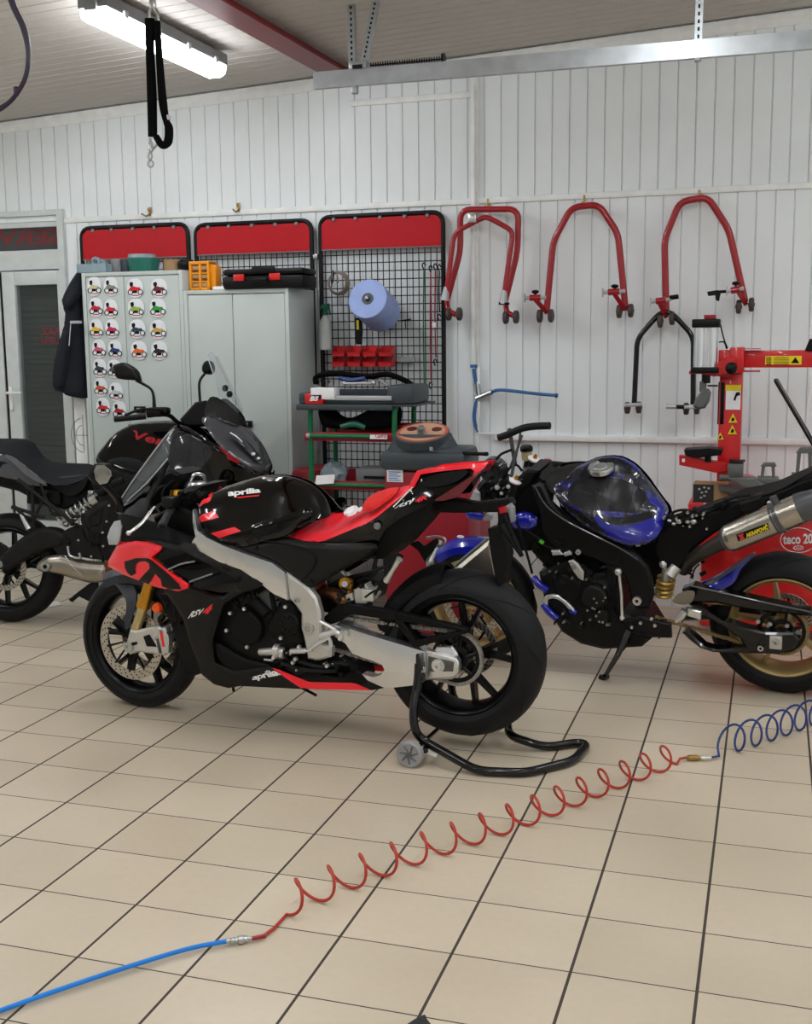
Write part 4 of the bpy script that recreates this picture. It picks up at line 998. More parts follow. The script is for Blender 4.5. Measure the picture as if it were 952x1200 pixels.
s = MB(); s.tube([q(830, 452, .06), q(841, 452, .02)], .005, 6); s.build('head_link', 'black_matte', r)
# plates on column and arm
def sheet(pxs, pys, o, m, name, par=r, lift=.0):
    s = MB(); a = q(pxs[0], pys[1], o); b_ = q(pxs[1], pys[0], o); s.bx((a.x, -o-.001, a.z), (b_.x, -o+.001, b_.z)); return s.build(name, m, par, 0)
sheet((850.5, 869), (451, 458), .003, 'yellow', 'warning_label'); sheet((850.5, 868.5), (458, 480), .003, 'white_paint', 'instruction_label')
s = MB(); s.prism([(v.x, v.z) for v in [q(*p, .0) for p in ((860, 468), (863, 460), (867, 459), (868, 463), (864, 464), (862, 470))]], -.0065, -.0045); s.build('label_picture', 'black_matte', r, 0)
def tri(cx, cy, w_, par=r):
    s = MB(); s.prism([(v.x, v.z) for v in [q(*p, .0) for p in ((cx-w_, cy+w_), (cx, cy-w_*1.1), (cx+w_, cy+w_))]], -.005, -.002); a = s.build('warning_triangle', 'yellow', r, 0)
    s = MB(); s.prism([(v.x, v.z) for v in [q(*p, .0) for p in ((cx-w_*.45, cy+w_*.65), (cx-.3, cy-w_*.3), (cx+w_*.4, cy+w_*.2), (cx+w_*.2, cy+w_*.65))]], -.0065, -.0045); s.build('warning_symbol', 'black_matte', a, 0)
tri(859.3, 490, 5.2); tri(858.7, 503.5, 5.2); tri(844.5, 511, 4)
s = MB(); a = q(897, 427.5, -.02); b_ = q(940, 417, -.02); s.bx((a.x, .017, a.z), (b_.x, .0205, b_.z)); lb = s.build('arm_label', 'yellow', r, 0)
s = MB()
for k in range(4): z = b_.z-.008-k*.0105; s.bx((a.x+.04, .0155, z-.003), (b_.x-.06, .0165, z)); s.bx((a.x+.005, .0155, z-.004), (a.x+.03, .0165, z+.001))
s.prism([(b_.x-.05, a.z+.008), (b_.x-.03, b_.z-.006), (b_.x-.01, a.z+.008)], .0155, .0165); s.build('label_lines', 'black_matte', lb, 0)
s = MB(); s.prism([(v.x, v.z) for v in [q(*p, .0) for p in ((944, 411), (950, 397), (962, 397), (966, 412))]], .0, .1, .006); s.build('arm_stop', 'black_matte', r)
# side tool arm
s = MB(); s.prism([(v.x, v.z) for v in [q(*p, .2) for p in ((797, 533), (809, 534), (842, 541), (852, 543), (853, 552), (839, 553), (797, 544))]], -.24, -.16, .004); s.build('side_arm', 'machine_red', r)
s = MB(); s.bx(q(799.5, 541.5, .243), q(803, 537.5, .241)); s.build('side_hole', 'white_paint', r, 0)
s = MB(); s.prism([(v.x, v.z) for v in [q(*p, .2) for p in ((803, 526), (833, 524), (848, 526), (846, 532), (820, 535), (804, 532))]], -.27, -.12, .008); s.tube([q(830, 533, .24), q(830, 541, .24)], .016); s.build('lever_pad', 'plastic_dark', r)
# base cabinet with the printed badge
D('base_red', (206, 24, 28), .35, coat=.3)
YB = 5.78; fb = Frame(V((at(880, 640, YB).x, YB, 0)), 0)
bl = Frame(FM.loc, 0)
ob = .02
s = MB(); a = q(818, 700, ob); top = q(880, 600, ob).z
s.bx((q(822, 640, ob).x, -ob, .05), (q(990, 640, ob).x, .55, q(870, 604, ob).z), .02); s.bx((q(806, 590, .2).x, -.19, q(820, 650, .2).z), (q(846, 590, ob).x, .25, q(820, 588, .2).z), .02); s.bx((q(846, 590, ob).x, -ob+.06, q(870, 604, ob).z-.01), (q(885, 570, ob).x, .2, q(862, 560, ob).z), .03); s.build('base', 'base_red', r)
cx_, cy_ = 936, 633
s = MB()
pts = [q(cx_+21*math.cos(t), cy_+14.5*math.sin(t), ob+.002) for t in [i*2*PI/48 for i in range(48)]]
s.tube(pts, .0022, 4, 0, True); pts = [q(cx_+21*math.cos(t), cy_-.3, ob) for t in (0,)]
lettering(s, 'teco 20', FM, [(918, 626), (953, 625), (953, 637), (918, 638)], ob+.001, bold=.03, lift=.001)
s.tube([q(936-6+6*math.cos(t)+6, 642+2.5*math.sin(t), ob+.002) for t in [i*2*PI/20 for i in range(20)]], .0015, 4, 0, True)
lettering(s, 'ooo', FM, [(931, 640.3), (941, 640.3), (941, 643.7), (931, 643.7)], ob+.001, bold=.0, lift=.001)
s.build('badge', 'white_paint', r, 0)
# clamp table
s = MB(); tz = q(880, 572, .3).z; c = V((q(905, 560, .2).x, -.15, tz))
s.lathe([(.001, -.04), (.24, -.04), (.26, -.02), (.26, .0), (.001, .0)], c, 'z', 40, False); s.build('turntable', 'mount_grey', r)
def jaw(px, py, w_, h_):
    s = MB(); b = q(px, py, .3); s.bx((b.x-w_*.5, b.y-.03, b.z), (b.x+w_*.5, b.y+.05, b.z+.03), .004); s.prism([(b.x-w_*.34, b.z+.02), (b.x-w_*.2, b.z+.02), (b.x-w_*.14, b.z+h_), (b.x-w_*.3, b.z+h_)], b.y-.02, b.y+.02, .003)
    s.prism([(b.x+w_*.34, b.z+.02), (b.x+w_*.2, b.z+.02), (b.x+w_*.14, b.z+h_), (b.x+w_*.3, b.z+h_)], b.y-.02, b.y+.02, .003); s.prism([(b.x-w_*.35, b.z+h_*.92), (b.x-w_*.2, b.z+h_*1.1), (b.x+w_*.3, b.z+h_*1.12), (b.x+w_*.38, b.z+h_*.92)], b.y-.025, b.y+.025, .003); return s.build('clamp_jaw', 'mount_grey', r)
jaw(900, 566, .10, .09); jaw(942, 562, .11, .14)
s = MB(); s.bx(q(853, 560, .3), q(872, 541, .2), .006); s.bx(q(842, 563, .3), q(887, 558, .2), .006); s.bx(q(843, 562, .33), q(856, 556, .28), .004); s.build('clamp_slide', 'mount_grey', r)
s = MB(); s.bx(q(854, 541, .31), q(874, 538.5, .19), .003); s.build('jaw_cap', 'black_matte', r)
s = MB(); s.prism([(v.x, v.z) for v in [q(*p, .36) for p in ((854, 560), (885, 560), (910, 578), (905, 582), (870, 568))]], -.40, -.34, .004); s.build('jaw_plate', 'mount_grey', r)
# box of sockets on the base
o0 = q(824, 588, .18); rb = empty('socket_box', FM.M @ o0, 0, 'open cardboard socket box on the left of the tyre changer', 'box')
s = MB(); a = q(812, 588, .18)-o0; b_ = q(837, 567, .18)-o0; s.bx((a.x, -.0, a.z-.01), (q(853, 588, .18).x-o0.x, .12, b_.z), .004); s.build('carton', 'carton_dark' if 'carton_dark' in M else 'carton', rb)
D('grille_dark', (44, 40, 38), .6)
s = MB(); s.bx((a.x+.002, -.006, a.z+.0), (b_.x, -.001, b_.z-.004)); s.build('front_sheet', 'grille_dark', rb, 0)
s = MB()
for (px, py) in ((820, 573), (826, 571), (823, 577), (828, 576), (822, 583), (826, 581), (831, 572)): c = q(px, py, .18)-o0; s.sphere((c.x, -.008, c.z), .007, 8)
s.build('socket', 'light_grey', rb)
# tyre lever bar leaning at right
s = MB(); a = at(910, 446, 6.0); b_ = at(956, 524, 5.9); s.tube([a, b_, b_+(b_-a)*.5], .0125, 12); s.sphere(a, .0125, 10); tag(s.build('lever_bar', 'black_paint'), 'long black bar leaning diagonally right of the tyre changer column', 'bar')

# ================================================================= hoses on the floor
def coil(name, a, b_, turns, rad, wr, m, lab, sag=.0, lead=0., y2=None, wid=1.):
    pts = []; n = int(turns*20)
    for i in range(n+1):
        t = i/n; c = a.lerp(b_, t); an = 2*PI*turns*t-PI/2
        dirv = (b_-a).normalized(); side = V((0, 0, 1)).cross(dirv)
        pts.append(c+V((0, 0, rad+wr))+V((0, 0, rad*math.sin(an)))+side*(-math.cos(an)*rad*wid))
    return pts
G = lambda px, py, z=.006: atz(px, py, z)
a = G(325, 1078); b_ = G(792, 893)
pts = []
turns = 13.0; n = int(turns*22)
base = [G(333, 1073), G(396, 1046), G(487, 1011), G(566, 984), G(630, 961), G(705, 930), G(792, 896)]
def even(B, n=80):
    t = MB(); P = []
    for i in range(len(B)-1):
        p0 = B[i-1] if i else B[0]*2-B[1]; p1, p2 = B[i], B[i+1]; p3 = B[i+2] if i+2 < len(B) else B[-1]*2-B[-2]
        for k in range(20): u = k/20; P.append(.5*((2*p1)+(p2-p0)*u+(2*p0-5*p1+4*p2-p3)*u*u+(3*p1-p0-3*p2+p3)*u**3))
    P.append(B[-1]); L = [0]
    for a, b_ in zip(P, P[1:]): L.append(L[-1]+(b_-a).length)
    out = []; j = 0
    for k in range(n+1):
        d = L[-1]*k/n
        while j < len(L)-2 and L[j+1] < d: j += 1
        out.append(P[j].lerp(P[j+1], (d-L[j])/(L[j+1]-L[j]+1e-9)))
    return out
def along(B, t):
    x = t*(len(B)-1); i = min(int(x), len(B)-2); return B[i].lerp(B[i+1], x-i)
def coilpts(B, turns, rad, wid, ph=-PI/2, sgn=1, tilt=0., spread=1.):
    out = []; n = int(turns*22)
    for i in range(n+1):
        t = i/n; c = along(B, t); d = (along(B, min(1, t+.02))-along(B, max(0, t-.02))).normalized(); side = V((0, 0, 1)).cross(d); an = 2*PI*turns*t+ph
        out.append(c+V((0, 0, rad*(1+math.sin(an))))+side*(sgn*math.cos(an)*rad*wid)+d*(tilt*math.sin(an)*rad))
    return out
r = empty('coiled_air_hose', G(560, 1000, 0), 0, 'red coiled air hose stretched across the tiled floor', 'hose'); o0 = r.location
base = even(base); cp = coilpts(base, 15, .042, 1.05, ph=-PI/2, sgn=-1, tilt=-.2)
lead_in = [G(296, 1100, .012), G(310, 1096, .008), G(321, 1088, .007)]
lead_out = [G(797, 889, .012), G(806, 887.5, .012)]
s = MB(); s.tube([p-o0 for p in lead_in+cp+lead_out], .0046, 8); s.build('tube', 'red_hose', r)
s = MB(); s.tube([G(295, 1100, .012)-o0, G(311, 1096.5, .009)-o0], .0058, 8); s.build('strain_spring', 'deco_red', r)
r = empty('air_coupling', G(283, 1099, 0), 0, 'steel coupling joining the bright blue and red air hoses', 'coupling'); o0 = r.location
s = MB(); d0, d1 = G(265, 1103, .013)-o0, G(297, 1099, .012)-o0
dd = lambda t: d0.lerp(d1, t)
s.tube([dd(0), dd(.12), dd(.14), dd(.3), dd(.32), dd(.42), dd(.44), dd(.62), dd(.64), dd(.78), dd(.8), dd(1)], [.007, .007, .009, .009, .007, .007, .0115, .0115, .009, .009, .006, .006], 14); s.build('body', 'steel', r)
s = MB(); s.tube([atz(-140, 1226, .008), atz(-40, 1198, .01), atz(60, 1163, .012), atz(150, 1133, .014), atz(220, 1112, .014), atz(266, 1103, .013)], .0062, 10, 5); tag(s.build('air_hose', 'blue_hose'), 'bright blue straight air hose running out at the lower left', 'hose')
r = empty('hose_coupling', G(816, 888, 0), 0, 'brass coupling joining the red and blue coiled hoses', 'coupling'); o0 = r.location
d0, d1 = G(805, 888, .013)-o0, G(834, 888, .013)-o0
s = MB(); s.tube([dd(0), dd(.05), dd(.06), dd(.45), dd(.46), dd(.55)], [.008, .008, .011, .011, .008, .008], 14); s.build('brass_body', 'brass', r); s = MB(); s.tube([dd(.52), dd(.58), dd(.6), dd(.75), dd(.77), dd(1)], [.006, .006, .009, .009, .0055, .0055], 12); s.build('plug', 'silver', r)
r = empty('coiled_air_hose', G(900, 860, 0), 0, 'dark blue coiled air hose running out at the right edge', 'hose'); o0 = r.location
base = [G(848, 884), G(885, 873), G(912, 864), G(936, 855), G(965, 846), G(1010, 838), G(1056, 829), G(1102, 820), G(1148, 811)]
base = even(base); cp = coilpts(base, 16, .052, .75, ph=-PI/2, sgn=1, tilt=.35)
s = MB(); s.tube([p-o0 for p in [G(833, 888, .013), G(843, 886, .009)]+cp[3:]], .0046, 8); s.build('tube', 'dark_blue_hose', r)
# paper on the floor, shoe tip, floor chips
s = MB(); a = [G(52, 713, .002), G(60, 704, .002), G(72, 706, .02), G(70, 709, .004)]; s.add(a+[p+V((0, 0, .001)) for p in a], [(0, 1, 2, 3), (7, 6, 5, 4), (0, 3, 7, 4), (1, 0, 4, 5), (2, 1, 5, 6), (3, 2, 6, 7)]); tag(s.build('paper_scrap', 'tissue'), 'folded white paper scrap on the floor behind the left motorcycle wheel', 'paper')
c = G(497, 1211, .0); r = empty('shoe', c, 0, 'dark grey shoe toe at the bottom edge of the picture', 'shoe'); D('shoe_grey', (40, 40, 44), .8, bump=.3)
s = MB(); pr = []
for i in range(12):
    t = i/11; y = .005-.26*t; w_ = .046*min(1, (t*5+.02)**.5)*(1-.15*math.sin(PI*min(1, t*1.3))); h_ = .03+.045*t; n = 16
    pr.append([V((w_*math.copysign(abs(math.cos(q_))**.8, math.cos(q_)), y, .014+h_*max(0, math.sin(q_)))) for q_ in [2*PI*k/n for k in range(n)]])
s.ring_loft(pr); s.build('upper', 'shoe_grey', r)
s = MB(); pr = []
for i in range(12):
    t = i/11; y = .01-.27*t; w_ = .05*min(1, (t*5+.02)**.5)*(1-.15*math.sin(PI*min(1, t*1.3))); pr.append([V((-w_, y, 0)), V((w_, y, 0)), V((w_, y, .016)), V((-w_, y, .016))])
s.ring_loft(pr); s.build('sole', 'plastic_dark', r)
# ================================================================= motorcycle pieces
def tyre_prof(R, W, rb=.222):
    p = [(rb, -W*.34), (rb+.012, -W*.40), (R*.5+rb*.5, -W*.47)]
    n = 14
    for i in range(n+1):
        t = -PI/2+PI*i/n; c = R-W*.40
        p.append((c+W*.40*math.cos(t), W*.5*math.sin(t)))
    return p+[(R*.5+rb*.5, W*.47), (rb+.012, W*.40), (rb, W*.34)]
def tpoint(R, W, th, u):         # u in -1..1 across the tread
    t = u*PI/2; c = R-W*.40; r = c+W*.40*math.cos(t)+.0006; a = W*.5*math.sin(t)*1.003
    return V((r*math.cos(th), a, r*math.sin(th)))
def bike_wheel(root, name, c, R, W, mrim, spokes, discs, disc_r=.16, ysp=True, groove='rear', sprocket=None, rot=0., steer=0., tyre_label=None):
    c = V(c); s = MB(); w = W*.37
    s.lathe([(.222, -w), (.230, -w-.004), (.224, -w-.006), (.214, -w), (.205, -w*.7), (.198, 0), (.205, w*.7), (.214, w), (.224, w+.006), (.230, w+.004), (.222, w), (.212, w*.7), (.209, 0), (.212, -w*.7)], (0, 0, 0), 'y', 72)
    hw = W*.34
    s.lathe([(.014, -hw), (.03, -hw), (.045, -hw*.6), (.045, hw*.6), (.03, hw), (.014, hw)], (0, 0, 0), 'y', 32)
    for k in range(spokes):
        th = rot+2*PI*k/spokes
        for sg in ((-1, 1) if ysp else (0,)):
            a0 = th; a1 = th+sg*(.22 if ysp else 0); p0 = V((math.cos(a0)*.04, 0, math.sin(a0)*.04)); p1 = V((math.cos(a0+(a1-a0)*.35)*.10, 0, math.sin(a0+(a1-a0)*.35)*.10)); p2 = V((math.cos(a1)*.204, 0, math.sin(a1)*.204))
            for A_, B_, w0, w1 in ((p0, p1, .014, .009), (p1, p2, .009, .0075)):
                d = (B_-A_).normalized(); n = V((-d.z, 0, d.x)); dy = .022
                s.add([A_+n*w0+V((0, -dy, 0)), A_-n*w0+V((0, -dy, 0)), A_-n*w0+V((0, dy, 0)), A_+n*w0+V((0, dy, 0)), B_+n*w1+V((0, -dy*.8, 0)), B_-n*w1+V((0, -dy*.8, 0)), B_-n*w1+V((0, dy*.8, 0)), B_+n*w1+V((0, dy*.8, 0))],
                      [(0, 1, 2, 3), (4, 7, 6, 5), (0, 4, 5, 1), (1, 5, 6, 2), (2, 6, 7, 3), (3, 7, 4, 0)])
    wh = s.build(name, mrim, root, 40); wh.location = c; wh.rotation_euler = (0, 0, steer)
    s = MB(); s.lathe(tyre_prof(R, W), (0, 0, 0), 'y', 96); s.build('tyre', 'rubber', wh, 60)
    if groove:
        s = MB(); n = 9 if groove == 'rear' else 8
        for k in range(n):
            for sg in (-1, 1):
                th = 2*PI*(k+(0 if sg > 0 else .5))/n+.2
                s.tube([tpoint(R, W, th+.62*t, sg*(.06+.86*t**.8)) for t in [i/9 for i in range(10)]], [.0007+.0016*math.sin(PI*i/9) for i in range(10)], 5)
        s.build('tread_groove', 'groove_black', wh, 0)
    for off in discs:
        s = MB(); s.lathe([(disc_r*.76, -.0025), (disc_r, -.0025), (disc_r, .0025), (disc_r*.76, .0025)], (0, off, 0), 'y', 64); s.cur = 1
        for j, rr in enumerate((.80, .87, .94)):
            n = 30
            for k in range(n):
                t = 2*PI*(k+j*.33)/n; p = V((disc_r*rr*math.cos(t), off, disc_r*rr*math.sin(t))); s.cyl(p+V((0, -.0032, 0)), p+V((0, .0032, 0)), .0038, seg=6)
        s.cur = 2
        for k in range(10):
            t = 2*PI*k/10+.1; a = V((.05*math.cos(t), off*.92, .05*math.sin(t))); b_ = V((disc_r*.79*math.cos(t+.12), off, disc_r*.79*math.sin(t+.12))); s.tube([a, b_], [.004, .006], 6)
        s.cur = 0
        s.build('brake_disc', ['disc_steel', 'hole_black', 'rim_black'], wh, 30)
    if sprocket:
        off, sr, mch = sprocket; s = MB(); prof = []
        s.lathe([(sr*.80, -.003), (sr*.98, -.003), (sr*.98, .003), (sr*.80, .003)], (0, off, 0), 'y', 60)
        s.lathe([(.03, -.004), (.052, -.004), (.052, .004), (.03, .004)], (0, off, 0), 'y', 30)
        for k in range(6): t = 2*PI*k/6+.2; s.tube([V((.045*math.cos(t), off, .045*math.sin(t))), V((sr*.86*math.cos(t+.1), off, sr*.86*math.sin(t+.1)))], .008, 6)
        sp = s.build('sprocket', 'rim_black', wh)
    return wh
D('fender_grey', (44, 48, 56), .45); D('grip_grey', (40, 41, 43), .55); D('fork_tan', (200, 180, 132), .3, .85); D('slot_grey', (96, 94, 90), .5, .6); D('groove_black', (8, 8, 9), .8); D('disc_steel', (188, 182, 172), .3, .85, var=.04); D('hole_black', (22, 22, 22), .7)
def chain_run(s, P, w=.0075, h=.009, pitch=.0159):
    # links along a polyline
    L = 0
    for i in range(len(P)-1):
        a, b_ = P[i], P[i+1]; d = b_-a; n = max(1, int(d.length/pitch))
        rot = V((1, 0, 0)).rotation_difference(d.normalized()).to_matrix()
        for k in range(n):
            m = a.lerp(b_, (k+.5)/n); s.box(m+V((0, (-.002 if k % 2 else .002), 0)), (pitch*.92, w*2, h*1.5), rot, 0); s.tube([m+V((0, -w-.003, 0)), m+V((0, w+.003, 0))], .0045, 6)
def arc(c, r, t0, t1, n, y=0.): return [V((c[0]+r*math.cos(t0+(t1-t0)*i/n), y, c[1]+r*math.sin(t0+(t1-t0)*i/n))) for i in range(n+1)]
def bolts(mb, fr, pts, o, r=.007, d=.006):
    for p in pts: c = fr.q(p[0], p[1], o); mb.cyl(c+V((0, .002, 0)), c+V((0, -d, 0)), r, r*.85, 8)
def poly(fr, root, name, pts, o, depth, m, ch=.004, **kw):
    s = MB(); s.prism(fr.P(pts, o), -o, -o+depth, ch); return s.build(name, m, root, **kw)
def panel(fr, root, name, pts, m, o=.2, bulge=0., edge=.03, thick=.006, rnd=1, mirror=False, step=.014, **kw):
    if mirror and min(abs(p[2]) if len(p) > 2 else abs(o) for p in pts) >= .03:
        a = panel(fr, root, name, pts, m, o, bulge, edge, thick, rnd, False, step, **kw)
        s = MB(); skin(s, fr, pts, o, bulge, edge, thick, step, rnd); k = 1 if mirror is True else mirror; s.v = [V((v.x, -v.y*k, v.z)) for v in s.v]; s.f = [tuple(reversed(f)) for f in s.f]; s.build(name, m, root, 40); return a
    s = MB(); skin(s, fr, pts, o, bulge, edge, thick, step, rnd, mirror); return s.build(name, m, root, 40, **kw)

# ================================================================= red and black sports motorcycle
F0 = V((-2.565, 4.285, 0)); R0 = V((-1.096, 4.175, 0)); angA = math.atan2(R0.y-F0.y, R0.x-F0.x); WBA = (R0-F0).length
A_ = Frame(F0, angA); RA = A_.root('sports_motorcycle', 'red and black sports motorcycle with rear wheel raised on a black stand', 'motorcycle')
FA = lambda *a, **k: panel(A_, RA, *a, **k)
wf = bike_wheel(RA, 'front_wheel', (0, 0, .299), .299, .12, 'rim_black', 5, (-.07, .07), .163, rot=.35, steer=-.06, groove=None)
LR = .049; rc = V((WBA, 0, .326+LR))
wr_ = bike_wheel(RA, 'rear_wheel', rc, .326, .195, 'rim_black', 5, (.08,), .11, rot=.15, sprocket=(-.088, .098, 'chain'))
# chain: ring round the sprocket, upper and lower run
s = MB(); yc = -.088; cc = (rc.x, rc.z); rr = .102
up0 = A_.q(389, 722, .09); lo0 = A_.q(391, 761, .09)
P_ = [V((up0.x, yc, up0.z))]+arc(cc, rr, PI*.54, -PI*.62, 30, yc)+[V((lo0.x, yc, lo0.z))]
chain_run(s, P_); s.build('chain', 'chain', RA, 0)
# tyre hugger
s = MB(); sec = []
for i in range(15):
    t = PI*.565+(PI*.92-PI*.565)*i/14; r_ = .345; wv = .095-.02*abs(i-9)/9
    cen = V((rc.x+r_*math.cos(t), 0, rc.z+r_*math.sin(t))); rad = V((math.cos(t), 0, math.sin(t)))
    ring = []
    for (yy, dr) in ((-1, -.055), (-.92, -.02), (-.5, .006), (0, .012), (.5, .006), (.92, -.02), (1, -.055)): ring.append(cen+V((0, yy*wv*1.12, 0))+rad*dr)
    for (yy, dr) in ((1, -.06), (.9, -.028), (0, .004), (-.9, -.028), (-1, -.06)): ring.append(cen+V((0, yy*wv*1.08, 0))+rad*(dr-.003))
    sec.append(ring)
s.ring_loft(sec); s.build('rear_hugger', 'black_matte', RA)
# swingarm, polished
sw = [(394.6, 731.4), (410, 735), (492.9, 760.8), (500.5, 763), (500.5, 796), (494.8, 800.5), (453.2, 805.8), (432.4, 796.7), (426, 789), (440, 792.5), (449, 789), (453.5, 783), (451, 777), (441.8, 773), (415.4, 764.5), (407.8, 753), (398, 747), (390, 742)]
s = MB(); skin(s, A_, sw, .128, 0, .02, .05, .012, 0, bow=.016, bowl=.01); s.build('swingarm', 'brushed', RA, 50)
s = MB(); skin(s, A_, [(394.6, 731.4), (500, 763), (500, 772), (394, 744)], -.06, .0, .02, .05, rnd=0, back=None); s.build('swingarm_far_side', 'brushed', RA)
s = MB(); a = [(499, 762), (534.5, 771.5), (537.8, 776), (536.6, 791), (531, 794.5), (499, 797)]; s.prism(A_.P(a, .14), -.142, -.10, .006); s.build('axle_block', 'silver', RA)
ab = V((A_.q(514.5, 779.5, .14).x, 0, A_.q(514.5, 779.5, .14).z))
s = MB(); s.prism(A_.P([(502, 769), (532, 776), (531, 787), (502, 787)], .145), -.1465, -.140, .002); s.build('adjuster_slot', 'slot_grey', RA)
s = MB(); s.lathe([(.007, -.165), (.019, -.165), (.021, -.14), (.007, -.14)], ab, 'y', 6); s.lathe([(.012, -.15), (.026, -.15), (.026, -.14), (.012, -.14)], ab, 'y', 20); s.cyl(ab+V((0, .16, 0)), ab+V((0, -.15, 0)), .012); s.build('axle_nut', 'silver', RA)
s = MB(); c = A_.q(494, 786, .16); s.lathe([(.004, -.02), (.012, -.02), (.008, -.01), (.008, .0), (.014, .01), (.004, .01)], c, 'y', 16); s.build('stand_spool', 'silver', RA)
s = MB()   # sprocket carrier
s.prism(A_.P([(507, 764), (512, 757), (530, 757), (536, 765), (541, 779), (540, 790), (530, 796), (512, 797), (505, 790)], .1), -.105, -.09, .004); s.build('sprocket_carrier', 'silver', RA)
# chain guard
s = MB()
for a, b_, w0, w1 in (((404, 713), (464, 722), .018, .018), ((464, 722), (549, 739), .016, .006), ((464, 723), (487, 755), .014, .012), ((487, 755), (547, 740), .013, .006)):
    pa, pb = A_.q(*a, .13), A_.q(*b_, .13); d = (pb-pa).normalized(); n = V((-d.z, 0, d.x)); pl = [pa+n*w0, pb+n*w1, pb-n*w1, pa-n*w0]; s.prism([(p.x, p.z) for p in pl], -.135, -.095, .003)
s.build('chain_guard', 'black_matte', RA)
poly(A_, RA, 'guard_mount', [(375.6, 727), (395, 709), (409, 707), (412, 716), (400, 728), (385, 733)], .12, .02, 'black_matte')
# frame
fs_ = ([(226, 597), (229, 603), (234, 621), (245, 629), (264, 638), (292.4, 648.7), (321, 659), (335.5, 669.5), (338.7, 702.6), (322.6, 695), (305.6, 680), (286.7, 666.7), (249, 653.4), (229.7, 644), (226.5, 636), (232, 628), (228, 612)])
s = MB(); skin(s, A_, fs_, .185, 0, .02, .04, .012, 0, bow=.014, bowl=.01); s.build('frame_spar', 'brushed', RA, 50)
s = MB(); s.prism([(v.x, v.z) for v in A_.L(fs_, .185)], .15, .195, .008); s.build('frame_spar', 'brushed', RA, 30)
fp_ = ([(335, 669.5), (362.4, 689.4), (371, 700.7), (375.6, 717), (377, 740), (377.5, 753), (388.8, 759), (388, 770), (374, 774), (360.5, 772), (358.6, 759), (353, 734), (353, 719), (344, 706), (338.7, 702.6)])
for sd, (ya, yb) in ((-1, (-.185, -.14)), (1, (.14, .185))): s = MB(); s.prism(A_.P(fp_, .18), ya, yb, .009); s.build('frame_plate', 'cast_alu', RA, 30)
s = MB()
c = A_.q(347.5, 703.5, .19); s.lathe([(.006, -.006), (.012, -.006), (.012, .004), (.006, .004)], c, 'y', 16); c = A_.q(361, 736.5, .19); s.lathe([(.010, -.005), (.024, -.005), (.024, .004), (.010, .004)], c, 'y', 20); s.lathe([(.001, -.004), (.009, -.004), (.009, .0), (.001, .0)], c, 'y', 6); s.build('pivot_bolt', 'steel', RA)
# tank
tk = [(268.8, 568.4, .02), (292.4, 560.8, .02), (311, 556.8, .02), (336, 557, .02), (358.6, 563.6, .02), (373.7, 574, .02), (383, 585, .025), (388.4, 601, .05), (386, 606, .09), (370, 610, .13), (352, 622, .15), (337.8, 629, .16), (306, 634, .17), (275.4, 640, .175), (249, 632, .17), (236, 616, .165), (231, 602, .16), (232, 592, .14), (238, 584, .11), (249, 576, .06)]
tank = FA('fuel_tank', tk, 'gloss_black', bulge=.045, edge=.06, thick=.004, rnd=2, mirror=.8, step=.012)
bt = bvh_of(tank)
def stickr(name, pl, m, bvh=None, o=.17, rnd=0, par=RA, lift=.0012, smooth=60): s = MB(); decal(s, A_, pl, o, bvh or bt, lift, rnd); return s.build(name, m, par, smooth)
bt = bvh_of(*[o for o in RA.children if o.name.startswith(('fuel_tank', 'tank_'))]) if False else bt
D('decal_red', (235, 22, 38), .3, coat=.5, var=0); D('decal_white', (232, 232, 232), .35, var=0)
FA('tank_side_cover', [(272, 633, .172), (283, 621, .176), (300, 613, .178), (320, 607, .176), (345, 600, .17), (361, 593.5, .16), (367, 600, .16), (364, 606, .165), (350, 614, .176), (338, 627.5, .185), (312, 633, .19), (290, 640, .19), (277, 640, .185)], 'gloss_black', bulge=.012, edge=.02, thick=.004, rnd=1, mirror=True)
FA('tank_front_cover', [(228, 604, .17), (232, 592, .16), (240, 601, .175), (249, 620, .19), (262, 632, .19), (274, 640, .19), (258, 635, .195), (244, 628, .195), (235, 619, .19)], 'gloss_black', bulge=.004, edge=.02, thick=.004, rnd=1)
bt = bvh_of(*[o for o in bpy.data.objects if o.parent == RA and o.name.split('.')[0] in ('fuel_tank', 'tank_side_cover', 'tank_front_cover')])
stickr('red_decal', [(231.8, 593), (235.5, 584.4), (250, 577), (246.5, 587.5), (240, 590)], 'decal_red', bt)
stickr('red_decal', [(233.5, 606.5), (236, 603.5), (251, 598.5), (257, 606.5), (236, 612)], 'decal_red')
stickr('red_decal', [(247, 625), (275, 617.5), (283, 622.5), (257, 630.5)], 'decal_red')
s = MB(); lettering(s, 'aprilia', A_, [(267, 574.5), (305.5, 571.5), (306, 579), (267.5, 584)], .17, bold=.035, bvh=bt, space=.92); s.build('brand_lettering', 'decal_white', RA, 0)
stickr('red_underline', [(278, 582.6), (304, 579.8), (304, 581.3), (279, 584)], 'decal_red')
s = MB(); c = A_.q(323, 560.0, 0); s.lathe([(.001, .0), (.055, 0), (.058, .006), (.052, .012), (.001, .014)], c+V((0, 0, -.006)), 'z', 28, False); s.build('filler_cap', 'steel', RA)
# seat
seat = FA('seat', [(336, 628, .135), (351, 616, .10), (370, 606, .03), (392.6, 601.4, -.02), (406, 603.3, -.06), (421, 600.5, -.07), (436, 590, -.07), (452, 580, -.06), (468, 571.2, -.04), (482, 569, .0), (481, 574, .08), (461, 590, .125), (436, 611, .14), (408, 622, .145), (389, 631, .145), (376, 635, .145), (362, 634.5, .145), (343.5, 631, .14)], 'seat_red', bulge=.012, edge=.03, thick=.035, rnd=1, step=.012)
